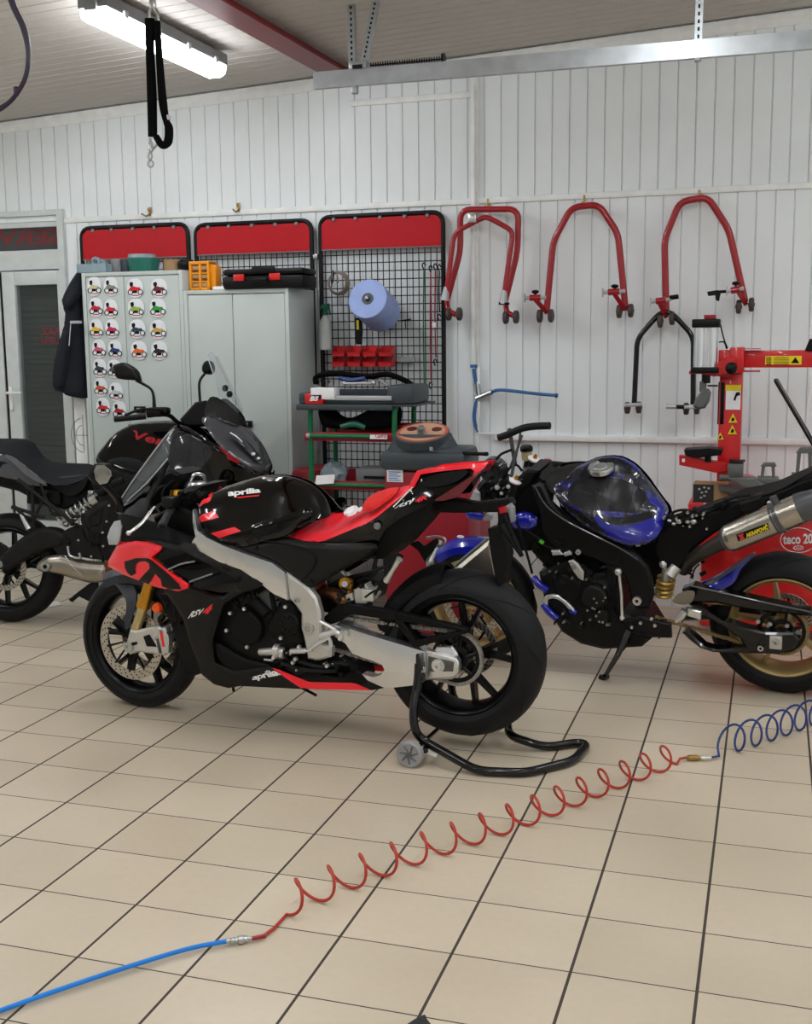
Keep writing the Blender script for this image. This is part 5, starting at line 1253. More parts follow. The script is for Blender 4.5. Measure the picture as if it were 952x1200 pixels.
# side panels
FA('side_panel', [(275.4, 639), (306, 633), (336, 629), (362, 636), (393, 637), (410, 636.5), (440, 636.4), (443, 646), (415, 660), (389, 676), (376, 684), (364, 690), (353, 682), (335, 668.6), (321, 658), (292.4, 647.8)], 'charcoal', o=.165, bulge=.022, edge=.03, thick=.01, rnd=1, mirror=True)
s = MB(); s.tube([A_.q(a, b_, .19) for a, b_ in ((301, 633), (330, 636.5), (352, 641.5), (368, 650), (370, 660), (360, 674), (353, 681))], .0028, 6, 5); s.build('panel_seam', 'black_matte', RA)
s = MB(); bolts(s, A_, [(300.5, 642.5), (364.5, 681)], .186, .009, .006); s.build('panel_bolt', 'plastic_dark', RA)
FA('seat_cowl', [(362, 636, .15), (376, 635.5, .15), (408, 622.5, .15), (436, 611.5, .145), (461, 590.5, .13), (481, 574, .09), (492, 555, .07), (536, 550, .06), (566, 546, .04), (570, 546, .04), (555, 557.5, .06), (536, 583, .08), (506, 589, .10), (470, 607, .12), (451, 622, .13), (442, 637, .13), (441, 646, .13), (410, 640, .15)], 'gloss_black', thick=.012, rnd=0, mirror=True)
FA('tail_top', [(479, 572, .098), (488.3, 553.5, .09), (502, 549.5, .085), (525, 547, .078), (550, 544.4, .068), (573, 541.4, .04), (568, 548.5, .05), (562, 553.5, .062), (553.5, 558, .07), (556, 552, .07), (552, 549, .07), (536, 550.4, .075), (515, 552.5, .085), (493, 556, .088), (484.5, 572, .098)], 'race_red', thick=.008, rnd=0, mirror=True)
FA('tail_top', [(482, 569, .09), (488.3, 554.5, .085), (502, 550.5, .08), (550, 545.2, .062), (572, 542.2, .03), (571, 541.4, -.03), (550, 543.6, -.06), (502, 548.3, -.08), (489, 551.5, -.085), (481, 566, -.08)], 'race_red', thick=.006, rnd=0)
tb = MB(); tb.prism(A_.P([(492, 557), (560, 547), (550, 556), (530, 578), (500, 588), (470, 600), (484, 574)], 0), -.03, .03, .01); tb.build('tail_core', 'gloss_black', RA)
FA('tail_recess', [(494, 569, .088), (502, 557, .085), (532, 552, .08), (551, 550.5, .075), (543, 560, .085), (528, 568, .09), (505, 572, .094)], 'black_matte', thick=.004, rnd=1)
D('wine', (96, 8, 16), .2, coat=.6)
FA('tail_edge', [(509, 586, .105), (528, 574, .095), (553, 558, .075), (566, 550, .06), (556, 561, .075), (538, 582, .09), (520, 587, .1)], 'wine', thick=.004, rnd=0)
bc = bvh_of(bpy.data.objects['seat_cowl'])
s = MB(); lettering(s, 'RSV', A_, [(470, 590), (487, 584), (487, 589.5), (462, 596)], .12, bold=.03, bvh=bc, shear=.2); s.build('model_lettering', 'decal_white', RA, 0)
s = MB(); lettering(s, '4R', A_, [(487, 584), (501, 579.5), (501, 585), (486.5, 590)], .12, bold=.04, bvh=bc, shear=.2); s.build('model_lettering', 'decal_red', RA, 0)
s = MB(); s.tube([A_.q(483.5, 571, .1), A_.q(472, 583, .12), A_.q(461, 594, .135)], .0025, 6, 3); s.build('cowl_trim', 'white_paint', RA)
FA('subframe_cover', [(441, 613, .12), (470, 606, .11), (508, 587, .09), (504, 598, .09), (488, 618, .09), (468, 640, .1), (450, 655, .1), (436, 655, .1), (434, 640, .11)], 'black_matte', thick=.2, rnd=0)
s = MB(); bolts(s, A_, [(442.5, 616.5)], .15, .014, .01); s.build('cowl_bolt', 'grey_plastic', RA)
# plate holder, lamp, indicators
s = MB(); s.prism(A_.P([(502, 587), (536, 584), (560, 588), (600, 583), (603.5, 590), (590, 599), (545, 600), (500, 599)], .0), -.03, .03, .006); s.build('plate_arm', 'black_matte', RA)
D('lens_red', (170, 10, 20), .2, coat=.6)
s = MB(); s.prism(A_.P([(585.5, 594), (594.5, 592), (595, 600), (587, 602)], .03), -.05, .03, .004); s.build('tail_lamp', 'lens_red', RA)
s = MB(); s.prism(A_.P([(573, 619), (585, 617), (594, 635), (596, 652), (587, 690), (582, 678), (577, 650)], .03), -.045, .045, .004); s.build('plate_bracket', 'black_matte', RA)
s = MB()
for a, b_ in (((590, 602), (612, 652)), ((588, 618), (612, 652)), ((586, 600), (588, 640))): s.tube([A_.q(*a, .04), A_.q(*b_, .04)], .008, 6)
s.build('plate_stay', 'black_matte', RA)
s = MB(); s.prism(A_.P([(595, 592), (600, 589), (604, 594), (605, 610), (601, 612), (598, 600)], .12), -.15, -.11, .008); s.build('rear_indicator', 'grey_plastic', RA)
s = MB(); s.prism(A_.P([(567, 607), (572, 600.5), (577, 603), (576, 609), (570, 610)], -.05), .03, .07, .006); s.build('rear_indicator', 'light_grey', RA)
# silencer on the far side
s = MB(); pn = [(530, 667), (573, 631), (578, 640), (588, 688), (560, 712), (540, 712)]
s.prism(A_.P(pn, -.17), .17, .27, .02); s.build('silencer', 'muffler', RA); s = MB(); s.tube([A_.q(533, 664, -.16), A_.q(573, 630.5, -.16)], .007, 8); s.build('silencer_edge', 'silver', RA)
s = MB(); s.prism(A_.P([(573, 628), (582, 634), (592, 684), (586, 692), (578, 655)], -.165), .165, .275, .01); s.build('silencer_cap', 'plastic_dark', RA)
# passenger pegs
def peg(pl, lever, o, dp):
    FAa = FA('peg_bracket', pl, 'black_metal', o=o, thick=.012, rnd=0)
    s = MB(); a, b_ = A_.q(*lever[0], o+.03*(1 if o > 0 else -1)), A_.q(*lever[1], o); s.tube([a, a.lerp(b_, .5), b_], [.013, .009, .014], 10); s.build('passenger_peg', 'silver', RA)
peg([(449, 655), (466, 648), (472, 652), (462, 668), (456, 682), (450, 676)], ((468.5, 655), (453, 681)), .15, 1)
peg([(478, 636), (490, 634), (497, 640), (512, 630), (514, 636), (505, 650), (504, 660), (499, 660), (490, 645)], ((516, 633), (503, 658)), -.12, 1)
s = MB(); s.tube([A_.q(500, 630, -.12), A_.q(514, 629, -.12), A_.q(522, 632, -.12), A_.q(519, 639, -.12), A_.q(512, 640, -.12)], .005, 8, 4); s.box(A_.q(504, 660, -.12), (.03, .02, .03), ch=.004); s.build('peg_loop', 'silver', RA)
s = MB()
for a, b_ in (((441, 655), (438, 668)), ((438, 668), (452, 664)), ((425, 655), (441, 651))): s.tube([A_.q(*a, .13), A_.q(*b_, .13)], .008, 6)
s.build('subframe_rod', 'black_metal', RA)
# shock and exhaust bits behind the frame
s = MB(); a = A_.q(406, 684, .10); s.lathe([(.012, -.012), (.026, -.012), (.026, .012), (.012, .012)], a, 'y', 24); b_ = A_.q(411, 706, .06); s.tube([A_.q(407, 690, .08), b_], .022, 14); s.build('shock_adjuster', 'gold', RA)
s = MB(); s.tube([A_.q(409, 694, .085), A_.q(411.5, 702, .08)], .026, 14); s.cyl(A_.q(404, 684.5, .125), A_.q(404, 684.5, .11), .012); s.build('shock_reservoir', 'steel', RA)
s = MB(); s.tube([A_.q(378, 693, .08), A_.q(392, 696, .09), A_.q(400, 702, .09), A_.q(408, 712, .08)], .026, 12, 4); s.build('exhaust_bend', 'bronze', RA)
s = MB(); s.tube([A_.q(405, 764, .05), A_.q(404, 778, .05)], .016, 10); s.build('exhaust_link', 'bronze', RA)
s = MB(); s.prism(A_.P([(374, 690), (390, 682), (432, 672), (445, 680), (440, 702), (425, 712), (392, 716), (376, 712)], .0), -.05, .12, .01); s.build('shock_housing', 'plastic_dark', RA)
s = MB(); s.prism(A_.P([(414, 691), (428, 684), (436, 700), (430, 708), (416, 708)], .1), -.1, .0, .004); s.bx(A_.q(424, 704, .12), A_.q(440, 690, .1), .004); s.build('rear_master_cylinder', 'cast_alu', RA)
s = MB()
for pts in ([(432, 680), (438, 674), (442, 668), (440, 662)], [(428, 700), (438, 693), (448, 690)], [(420, 680), (430, 677), (444, 684), (440, 697)]): s.tube([A_.q(*p, .12) for p in pts], .0045, 6, 4)
s.build('brake_hose', 'black_matte', RA)
s = MB(); s.prism(A_.P([(330, 745), (352, 745), (380, 745), (400, 752), (425, 770), (432, 790), (430, 800), (350, 800), (316, 782)], .0), -.09, .09, .02); s.build('gearbox', 'plastic_dark', RA)
# foot control
s = MB()
for pts, rr in (([(375.5, 728), (392, 737), (400, 744), (398, 750)], .008), ([(376, 746), (392, 740), (399, 742)], .013), ([(362, 762), (376, 752), (386, 748), (388, 758)], .008), ([(341, 763), (358, 762.5)], .0115), ([(356, 763), (366, 762)], .006)):
    s.tube([A_.q(*p, .19) for p in pts], rr, 8, 2)
s.build('rider_foot_control', 'silver', RA)
s = MB()
s.tube([A_.q(305, 764, .14), A_.q(324, 763, .15)], .015, 14); 
for c0, r0, r1 in (((326, 763), .03, .016), ((331, 765), .024, .012)): c = A_.q(*c0, .14); s.lathe([(r1, -.012), (r0, -.012), (r0, .012), (r1, .012)], c, 'x', 20)
s.build('water_pump', 'cast_alu', RA)
s = MB(); bolts(s, A_, [(321.5, 770.5), (351, 758), (347, 772), (344, 776), (384, 780)], .18, .009, .01); s.tube([A_.q(310, 773, .15), A_.q(320, 774, .15)], .006, 8); s.build('engine_fastener', 'silver', RA)
s = MB()
for pts in ([(350, 774), (365, 779), (380, 781), (395, 777), (408, 778)], [(330, 777), (350, 783), (372, 786), (395, 786)]): s.tube([A_.q(*p, .16) for p in pts], .010, 8, 3)
s.build('engine_line', 'black_metal', RA)
# engine
s = MB(); s.prism(A_.P([(262, 705), (290, 690), (305, 684), (318, 693), (338, 703), (352, 716), (356, 742), (360, 762), (340, 778), (318, 782), (285, 782), (262, 765), (255, 735)], 0), -.14, .16, .02); s.build('engine_block', 'black_metal', RA)
def cover(px, py, rad, o, m, name, extra=0.):
    s = MB(); c = A_.q(px, py, o); s.lathe([(.001, -.02), (rad*.86, -.02), (rad*.96, -.012), (rad, .03), (.001, .03)], c, 'y', 36, False); return s.build(name, m, RA)
cover(290, 735.5, .073, .155, 'black_matte', 'clutch_cover'); 
FA('side_cover', [(318, 722), (330, 708), (342, 702.5), (352, 715), (352.5, 733), (359, 758), (340, 760), (322, 752), (312, 735)], 'black_matte', o=.155, bulge=.016, edge=.02, thick=.03)
s = MB(); c = A_.q(338, 731, .175)
s.lathe([(.001, -.006), (.04, -.006), (.046, .0), (.001, .0)], c, 'y', 30, False)
for k in range(9): t = 2*PI*k/9; s.box(c+V((.028*math.cos(t), -.008, .028*math.sin(t))), (.012, .004, .006), Matrix.Rotation(-t, 3, 'Y'))
s.build('cover_ribs', 'plastic_dark', RA)
s = MB(); bolts(s, A_, [(286.7, 713.5), (270.3, 718.5), (266, 738.5), (290, 758), (329.7, 747.5), (335, 711)], .178, .0085, .008); s.build('cover_bolt', 'silver', RA)
s = MB(); s.tube([A_.q(298, 703, .15), A_.q(306, 712, .16), A_.q(313, 719, .16)], .022, 12, 4); s.tube([A_.q(318, 694, .15), A_.q(322, 716, .15)], .01, 8); s.build('coolant_hose', 'black_matte', RA)
s = MB()
s.prism(A_.P([(300, 698), (314, 690), (326, 700), (334, 709), (320, 716), (308, 706)], .13), -.14, 0, .006); s.prism(A_.P([(272, 702), (292, 697), (294, 708), (276, 712)], .13), -.135, 0, .006); s.build('cylinder_head', 'mount_grey', RA)
# fork
ftop = A_.q(207, 579, .10); fm = A_.q(175, 684, .10); fmm = A_.q(168.5, 709, .10); fb_ = A_.q(158, 742, .10)
for sd in (-1, 1):
    mk = lambda v: V((v.x, sd*.10, v.z))
    s = MB(); s.tube([mk(ftop), mk(fmm)], .0265, 20); s.tube([mk(fm.lerp(fmm, .55)), mk(fmm)], [.029, .029], 20); s.tube([mk(fm.lerp(fmm, .9)), mk(fmm+(fmm-fm)*.08)], [.031, .031], 20); s.build('fork_tube', 'gold', RA)
    s = MB(); s.tube([mk(fmm), mk(fb_)], .0215, 20); s.build('fork_slider', 'fork_tan', RA)
    s = MB(); s.tube([mk(ftop)+V((0, 0, -.004)), mk(ftop)+V((-.001, 0, .018))], [.028, .024], 20); s.build('fork_cap', 'gold', RA)
s = MB(); s.prism(A_.P([(153, 737.5), (160, 739), (176, 735), (187, 733.7), (190, 737), (188, 744), (183, 750), (186, 766), (178, 766), (164, 764), (152, 767), (147, 759), (150, 748)], .12), -.128, -.085, .008); s.build('fork_foot', 'cast_alu', RA, 30)
s = MB(); s.prism(A_.P([(168, 746), (175, 743.5), (179, 750), (183, 758), (172, 757.5)], .13), -.1305, -.125); s.prism(A_.P([(154, 753), (160, 752), (161, 755), (155, 757)], .13), -.1305, -.125); s.build('fork_foot_opening', 'plastic_dark', RA)
s = MB(); c = A_.q(151.3, 758, .128); s.lathe([(.010, -.01), (.022, -.01), (.024, .02), (.010, .02)], c, 'y', 24); c = A_.q(151.3, 758, .12); s.cyl(V((0, -.12, .299)), V((0, .12, .299)), .014); s.build('front_axle', 'steel', RA)
s = MB(); s.prism(A_.P([(188, 735), (194, 736), (197.5, 748), (197, 766), (190, 767), (187, 755), (184, 745)], .125), -.13, -.08, .008); s.build('brake_caliper', 'cast_alu', RA, 30)
s = MB(); s.prism(A_.P([(187, 741), (190, 741), (193, 758), (190.5, 758)], .132), -.1325, -.130); s.build('caliper_mark', 'decal_red', RA, 0)
s = MB()
for pts in ([(190, 735), (186, 725), (192, 718), (196, 705)], [(195, 742), (204, 738), (206, 722), (202, 706)]): s.tube([A_.q(*p, .12) for p in pts], .005, 6, 4)
bolts(s, A_, [(189, 728), (203, 733)], .12, .008, .01); s.build('brake_line', 'black_metal', RA)
s = MB(); c = A_.q(184, 712.3, .16); s.lathe([(.001, -.012), (.018, -.010), (.022, .0), (.022, .008), (.001, .008)], c, 'y', 24, False); s.build('side_reflector', 'orange_lens', RA)
# front fender
s = MB(); sec = []
for i in range(13):
    t = PI*.24+(PI*.66-PI*.24)*i/12; r_ = .308; cen = V((r_*math.cos(t), 0, .299+r_*math.sin(t))); rad = V((math.cos(t), 0, math.sin(t)))
    ring = [cen+V((0, yy*.068, 0))+rad*dr for yy, dr in ((-1, -.05), (-.95, -.015), (-.5, .012), (0, .018), (.5, .012), (.95, -.015), (1, -.05))]+[cen+V((0, yy*.064, 0))+rad*dr for yy, dr in ((1, -.052), (.92, -.02), (0, .012), (-.92, -.02), (-1, -.052))]
    sec.append(ring)
s.ring_loft(sec); s.build('front_fender', 'fender_grey' if 'fender_grey' in M else 'charcoal', RA)
FA('fender_leg', [(125, 675, .05), (131, 670, .03), (146, 675, .03), (160, 690, .07), (159.5, 707, .1), (154, 724, .11), (151, 738, .115), (144.5, 736, .115), (148, 715, .11), (148, 704, .1), (143, 695, .09), (134, 684, .07), (126.5, 681, .06)], 'fender_grey', thick=.01, rnd=1)
# fairing
FA('nose_intake', [(127.6, 638.3, .13), (125.7, 629, .13), (129, 619, .13), (134, 611, .14), (141, 609.5, .16), (142, 618, .18), (140, 633, .18), (137, 638.5, .17)], 'light_grey', bulge=.006, edge=.012, thick=.03, rnd=0, mirror=True)
FA('upper_fairing', [(141.5, 612, .15), (138, 606, .13), (142, 602, .14), (158, 605, .19), (186, 614, .215), (229, 630, .18), (234, 634, .18), (231, 646, .20), (200, 636, .235), (167, 634, .22), (142, 636, .16), (140.5, 630, .16)], 'black_matte', bulge=.008, edge=.03, thick=.008, rnd=1, mirror=True)
red = FA('red_side_fairing', [(138.9, 635.5, .15), (160.7, 632, .2), (175, 634.5, .22), (190.3, 640, .235), (188, 645, .24), (177, 653.4, .25), (196, 668.6, .25), (220.5, 684.6, .245), (220.2, 689.4, .24), (209, 693, .235), (184.3, 688.4, .22), (163.5, 681, .20), (144.6, 673.3, .16), (126.6, 664, .10), (128, 655, .09), (132.3, 647, .10)], 'race_red', bulge=.012, edge=.03, thick=.008, rnd=0, mirror=True)
br = bvh_of(red)
stickr('fairing_graphic', [(146.5, 658), (160, 654), (174, 654), (178, 656), (196, 671), (210, 684), (213, 690), (200, 690), (190.5, 686.5), (189, 679), (182.5, 672), (175, 684), (163, 680), (176, 666), (175.5, 660), (171, 657.5), (164, 658), (160, 661), (158.5, 667), (160, 671), (155, 675), (150, 671), (147, 665)], 'charcoal', br, lift=.003)
s = MB(); skin(s, A_, [(177, 654, .252), (190, 640.5, .24), (229, 645, .2), (262, 662, .2), (281, 682, .21), (262, 700, .21), (245, 698, .22), (221, 688.5, .24), (196, 669, .25)], thick=.006, rnd=0); s.v = [v+V((0, .03, 0)) for v in s.v]; s.build('radiator_side', 'gloss_black', RA)
FA('fairing_edge', [(167, 632, .22), (190, 632, .225), (226, 638, .21), (232, 646, .205), (262, 661, .205), (300, 677, .205), (309, 684, .205), (304, 688.5, .205), (283, 695, .205), (262, 707, .205), (252, 712, .205), (256, 703, .205), (279, 686, .205), (281, 681, .205), (252, 664.8, .21), (214.5, 645.9, .23), (192, 641, .24), (180, 636, .235)], 'charcoal', bulge=.004, edge=.01, thick=.012, rnd=0, mirror=True)
s = MB(); s.tube([A_.q(196, 668, .245), A_.q(212, 661, .235), A_.q(228, 658, .225)], .004, 6, 3); s.tube([A_.q(222, 682, .24), A_.q(236, 677, .23), A_.q(249, 672.5, .22)], .004, 6, 3); s.build('vent_fin', 'grey_plastic', RA)
s = MB(); s.box(A_.q(264, 665.5, .215), (.035, .006, .008), Matrix.Rotation(.5, 3, 'Y')); bolts(s, A_, [(280.5, 678.5)], .21, .009, .005); s.build('edge_slot', 'plastic_dark', RA)
lf = FA('lower_fairing', [(190, 688.5, .225), (220, 689, .235), (250, 700, .225), (262, 699, .21), (279, 686, .205), (283, 694, .21), (262, 707, .21), (258, 720, .20), (249, 749, .19), (250, 770, .18), (252, 777, .18), (273.5, 786, .17), (290, 785, .17), (315, 781, .165), (322, 784, .165), (352, 805, .15), (354, 807.5, .15), (281, 804, .155), (268, 806.5, .15), (250.7, 802, .15), (236.5, 790.5, .155), (230, 773, .16), (222, 751, .17), (215, 726, .18), (203, 707, .20)], 'charcoal', bulge=.008, edge=.02, thick=.008, rnd=0, mirror=True)
bl_ = bvh_of(lf)
s = MB(); lettering(s, 'RSV', A_, [(224.5, 716.5), (240, 712.5), (238.5, 719), (220, 725)], .2, bold=.035, bvh=bl_, shear=.25); s.build('model_lettering', 'decal_white', RA, 0)
s = MB(); lettering(s, '4', A_, [(240.5, 710), (250, 707.5), (248.5, 717), (236, 722)], .2, bold=.06, bvh=bl_, shear=.25); s.build('model_lettering', 'decal_red', RA, 0)
s = MB(); lettering(s, 'aprilia', A_, [(297, 791), (320, 783.5), (333, 793), (295, 799)], .165, bold=.03, bvh=bl_, shear=.0, space=.9); s.build('brand_lettering', 'decal_white', RA, 0)
FA('belly_strip', [(319, 783, .17), (326, 785, .17), (362, 799.5, .155), (410, 800.5, .14), (417, 801.5, .14), (434.5, 809, .135), (410, 808.5, .14), (366, 807.5, .15), (352, 806, .155), (334, 794, .165)], 'race_red', thick=.006, rnd=0, mirror=True)
FA('belly_rear', [(322, 783, .14), (345, 783, .14), (400, 787, .12), (418, 786, .12), (440, 800, .12), (452, 806, .12), (436, 809, .13), (417, 801, .135), (362, 799, .15)], 'gloss_black', thick=.01, rnd=0, mirror=True)
FA('inner_cowl', [(250, 752, .17), (262, 757, .165), (285, 772, .165), (312, 778, .165), (318, 781, .165), (290, 785.5, .165), (272, 786, .17), (256, 775, .17)], 'black_matte', bulge=.006, edge=.02, thick=.01, rnd=1)
s = MB(); s.prism(A_.P([(205, 690), (260, 700), (256, 740), (256, 780), (240, 785), (228, 760), (216, 720)], 0), -.12, .12, .01); s.build('radiator', 'plastic_dark', RA)
s = MB(); s.tube([A_.q(273, 803, .12), A_.q(274, 810, .12)], .006, 8); s.tube([A_.q(355, 806.5, .10), A_.q(371, 815, .10)], .006, 8); s.build('drain_tube', 'black_matte', RA)
# cockpit: dash, bars, triple clamp
FA('cockpit_side', [(136, 603, .12), (138, 595, .06), (150, 587, .13), (172, 566, .19), (196, 538, .19), (199, 545, .19), (188, 564, .2), (178, 580, .2), (173, 596, .2), (177, 608, .2), (158, 606, .19)], 'gloss_black', bulge=.006, edge=.03, thick=.006, rnd=1)
s = MB(); s.prism(A_.P([(180, 606), (192, 598), (206, 590), (226, 600), (234, 630), (228, 640), (200, 640), (184, 620)], .13), -.14, .14, .01); s.build('steering_shroud', 'plastic_dark', RA)
FA('windscreen', [(140, 592, .06), (163, 553, .03), (193.5, 513, .02), (204, 503, .02), (199, 520, .10), (197, 537, .185), (172, 566, .19), (150, 587, .13)], 'screen', bulge=.01, edge=.03, thick=.003, rnd=1, mirror=True)
s = MB(); s.tube([A_.q(143, 583, .05), A_.q(163, 553, .045), A_.q(193, 513, .03), A_.q(204, 503, .025)], .0035, 6, 3); s.tube([A_.q(149, 587, .135), A_.q(172, 566, .195), A_.q(196.5, 537.5, .19)], .003, 6, 3); s.build('screen_edge', 'light_grey', RA)
s = MB(); s.prism(A_.P([(182, 575), (196, 556), (214, 548), (226, 553), (222, 566), (205, 585), (190, 600)], 0), -.09, .09, .012); s.build('dash_housing', 'plastic_dark', RA)
s = MB(); s.prism(A_.P([(196, 590), (214, 578), (238, 566), (252, 566), (250, 576), (236, 590), (230, 604), (210, 605)], 0), -.12, .12, .02); s.build('steering_head', 'black_metal', RA)
s = MB(); c = A_.q(230, 573, .03); s.lathe([(.001, .0), (.045, 0), (.05, .012), (.04, .03), (.001, .03)], c, 'z', 24, False); s.tube([A_.q(222, 566, .04), A_.q(228, 556, .03), A_.q(238, 557, .0), A_.q(241, 567, -.02)], .007, 8, 4); s.bx(A_.q(216, 572, .05), A_.q(224, 566, .0), .004); s.build('steering_damper', 'steel', RA)
s = MB(); c = A_.q(240, 571, .0); s.lathe([(.001, .0), (.02, 0), (.02, .016), (.001, .016)], c, 'z', 20, False); s.build('damper_ring', 'gold', RA)
s = MB(); s.box(A_.q(254, 571, -.05), (.035, .03, .03), ch=.006); s.build('kill_switch', 'deco_red', RA)
# near bar: clip-on pointing down towards the viewer
g0 = A_.q(200, 597, .16); g1 = A_.q(189.5, 617, .31)
s = MB(); s.tube([A_.q(207, 588, .11), g0], .013, 12); s.box(A_.q(207, 588, .10), (.07, .05, .03), ch=.01); s.box(A_.q(200, 588, .17), (.06, .06, .045), ch=.012); s.build('handlebar', 'black_metal', RA)
s = MB(); s.tube([g0, g0.lerp(g1, .05), g0.lerp(g1, .1), g0.lerp(g1, .85), g0.lerp(g1, .88), g1], [.020, .020, .0165, .0165, .019, .016], 18); s.build('grip', 'grip_grey', RA)
s = MB(); s.tube([g1, g1+(g1-g0).normalized()*.012], [.016, .012], 14); s.tube([g1+(g1-g0).normalized()*.012, g1+(g1-g0).normalized()*.016], .007, 10); s.build('bar_end', 'black_metal', RA)
s = MB(); s.tube([A_.q(181, 594, .2), A_.q(176, 600, .24), A_.q(168, 611, .27), A_.q(160, 618, .29), A_.q(152, 624, .30)], [.006, .007, .008, .008, .007], 8, 3, flat=.6); s.sphere(A_.q(151, 624.5, .30), .011, 10); s.build('clutch_lever', 'silver', RA)
s = MB(); s.tube([A_.q(175, 597, .2), A_.q(176, 585, .17), A_.q(187, 572, .12), A_.q(200, 570, .08)], .008, 8, 4); s.tube([A_.q(192, 590, .16), A_.q(190, 578, .14), A_.q(200, 565, .1), A_.q(213, 562, .06)], .005, 8, 4); s.tube([A_.q(205, 590, .11), A_.q(210, 604, .12), A_.q(225, 610, .12)], .006, 8, 4); s.build('control_cable', 'black_matte', RA)
s = MB(); s.tube([A_.q(233, 566, -.1), A_.q(250, 571, -.2), A_.q(262, 574, -.28)], .016, 12); s.build('far_grip', 'rubber', RA)
# mirror
mr = FA('mirror_shell', [(101, 558, .30), (104, 549, .30), (111, 543.5, .30), (121, 545, .30), (125, 553, .30), (126, 560, .30), (120, 569, .30), (110, 567, .30)], 'plastic_dark', bulge=.012, edge=.02, thick=.05, rnd=0)
D('mirror_face', (196, 200, 202), .12, 1.)
FA('mirror_glass', [(110, 552, .335), (113, 545.5, .335), (122, 545.5, .33), (129, 552, .325), (130, 558, .325), (126, 566, .325), (117, 568, .33), (112, 562, .335)], 'mirror_face', thick=.006, rnd=0)
s = MB(); s.tube([A_.q(121, 568, .3), A_.q(130, 576, .24), A_.q(139, 588, .15), A_.q(141, 600, .14)], [.014, .016, .018, .02], 10, 3, flat=.6); s.build('mirror_stem', 'plastic_dark', RA)
# red cloth and tissue left on the seat
Fc = Frame(A_.M @ A_.q(440, 596, .05), 0); r = Fc.root('red_cloth', 'folded red cloth lying on the red motorcycle seat', 'cloth')
s = MB(); skin(s, Fc, [(424, 596, .0), (428, 586, -.02), (438, 578, -.02), (452, 573.5, 0), (462, 572, 0), (468, 572.5, .02), (462, 581, .05), (448, 592, .07), (436, 599, .07), (427, 600, .06)], bulge=.025, edge=.03, thick=.03, rnd=1); s.build('fabric', 'cloth_orange', r)  if False else s.build('fabric', 'cloth_red', r)
Fc = Frame(A_.M @ A_.q(412, 601, .03), 0); r = Fc.root('tissue', 'crumpled white tissue lying on the red motorcycle seat', 'tissue')
s = MB(); skin(s, Fc, [(402, 602, .04), (406, 597, .0), (413, 593.5, 0), (420, 595, 0), (424, 598, .04), (418, 601, .07), (409, 604.5, .08), (404, 604, .07)], bulge=.02, edge=.02, thick=.03, rnd=1, step=.008); rn = random.Random(5)
s.v = [v+V((0, rn.uniform(-.006, .006), rn.uniform(-.005, .005))) for v in s.v]; s.build('paper', 'tissue', r, 20)
# paddock stand under the rear wheel
r = A_.root('paddock_stand', 'black tubular paddock stand lifting the rear of the red and black motorcycle', 'paddock stand')
NO = .19; f_ = lambda px, py, o: A_.q(px, py, o)
near = [f_(491, 778, .17), f_(490, 800, .18), f_(484, 831.7, .22), f_(485.8, 854.8, .24)]
gz = lambda px, py, z: A_.I @ atz(px, py, z)
base_ = [gz(493.9, 866.4, .085), gz(558.6, 903.4, .018), gz(616.3, 905.7, .018), gz(671.8, 891.8, .018), gz(689, 872.5, .018), gz(676.4, 870, .018), gz(639.4, 876, .018), gz(597, 862.5, .05), gz(586, 852, .12)]
pth = near+base_; pth[-1] = V((pth[-2].x-.06, .2, .07)); pth += [V((near[3].x+.0, .2, .10)), V((near[2].x, .2, near[2].z)), V((near[0].x, .2, near[0].z))]
s = MB(); s.rtube(pth, .0165, .05, 14); s.build('tube_frame', 'black_paint', r)
s = MB(); s.prism([(p.x, p.z) for p in [f_(489, 766, .17), f_(492, 766, .17), f_(495, 787, .17), f_(499, 792, .17), f_(499, 797, .17), f_(489, 797, .17)]], -.185, -.165, .002); s.build('lift_hook', 'black_paint', r)
c = gz(481, 884, .048); s = MB(); c = V((c.x, c.y, .05)); s.lathe([(.008, -.014), (.036, -.014), (.044, -.016), (.05, -.012), (.05, .012), (.044, .016), (.036, .014), (.008, .014)], c, 'y', 32); D('wheel_grey', (150, 148, 150), .6); w1 = s.build('castor_wheel', 'wheel_grey', r)
s = MB(); s.lathe([(.001, -.020), (.012, -.020), (.012, -.015), (.001, -.015)], c, 'y', 16, False)
for k in range(7): t = 2*PI*k/7; s.tube([c+V((.012*math.cos(t), -.0155, .012*math.sin(t))), c+V((.036*math.cos(t+.3), -.0155, .036*math.sin(t+.3)))], .0028, 4)
s.build('castor_hub', 'mount_grey', w1)
s = MB(); b_ = f_(494, 872, .24); s.tube([c, c+V((.05, .03, .01)), gz(500, 872, .05)], .012, 8); s.cyl(c+V((0, -.018, 0)), c+V((0, .5, 0)), .008); s.build('wheel_axle', 'black_paint', r)
s = MB(); a1, a2 = gz(497, 876, .055), gz(512, 885, .04); d = a2-a1; s.box((a1+a2)/2+V((0, -.012, 0)), (d.length, .003, .016), Matrix.Rotation(-math.atan2(d.z, d.x), 3, 'Y')); s.build('stand_sticker', 'white_paint', r)
c2 = V((c.x, c.y+.5, .05)); s = MB(); s.lathe([(.008, -.014), (.036, -.014), (.044, -.016), (.05, -.012), (.05, .012), (.044, .016), (.036, .014), (.008, .014)], c2, 'y', 24); s.build('castor_wheel', 'wheel_grey', r)
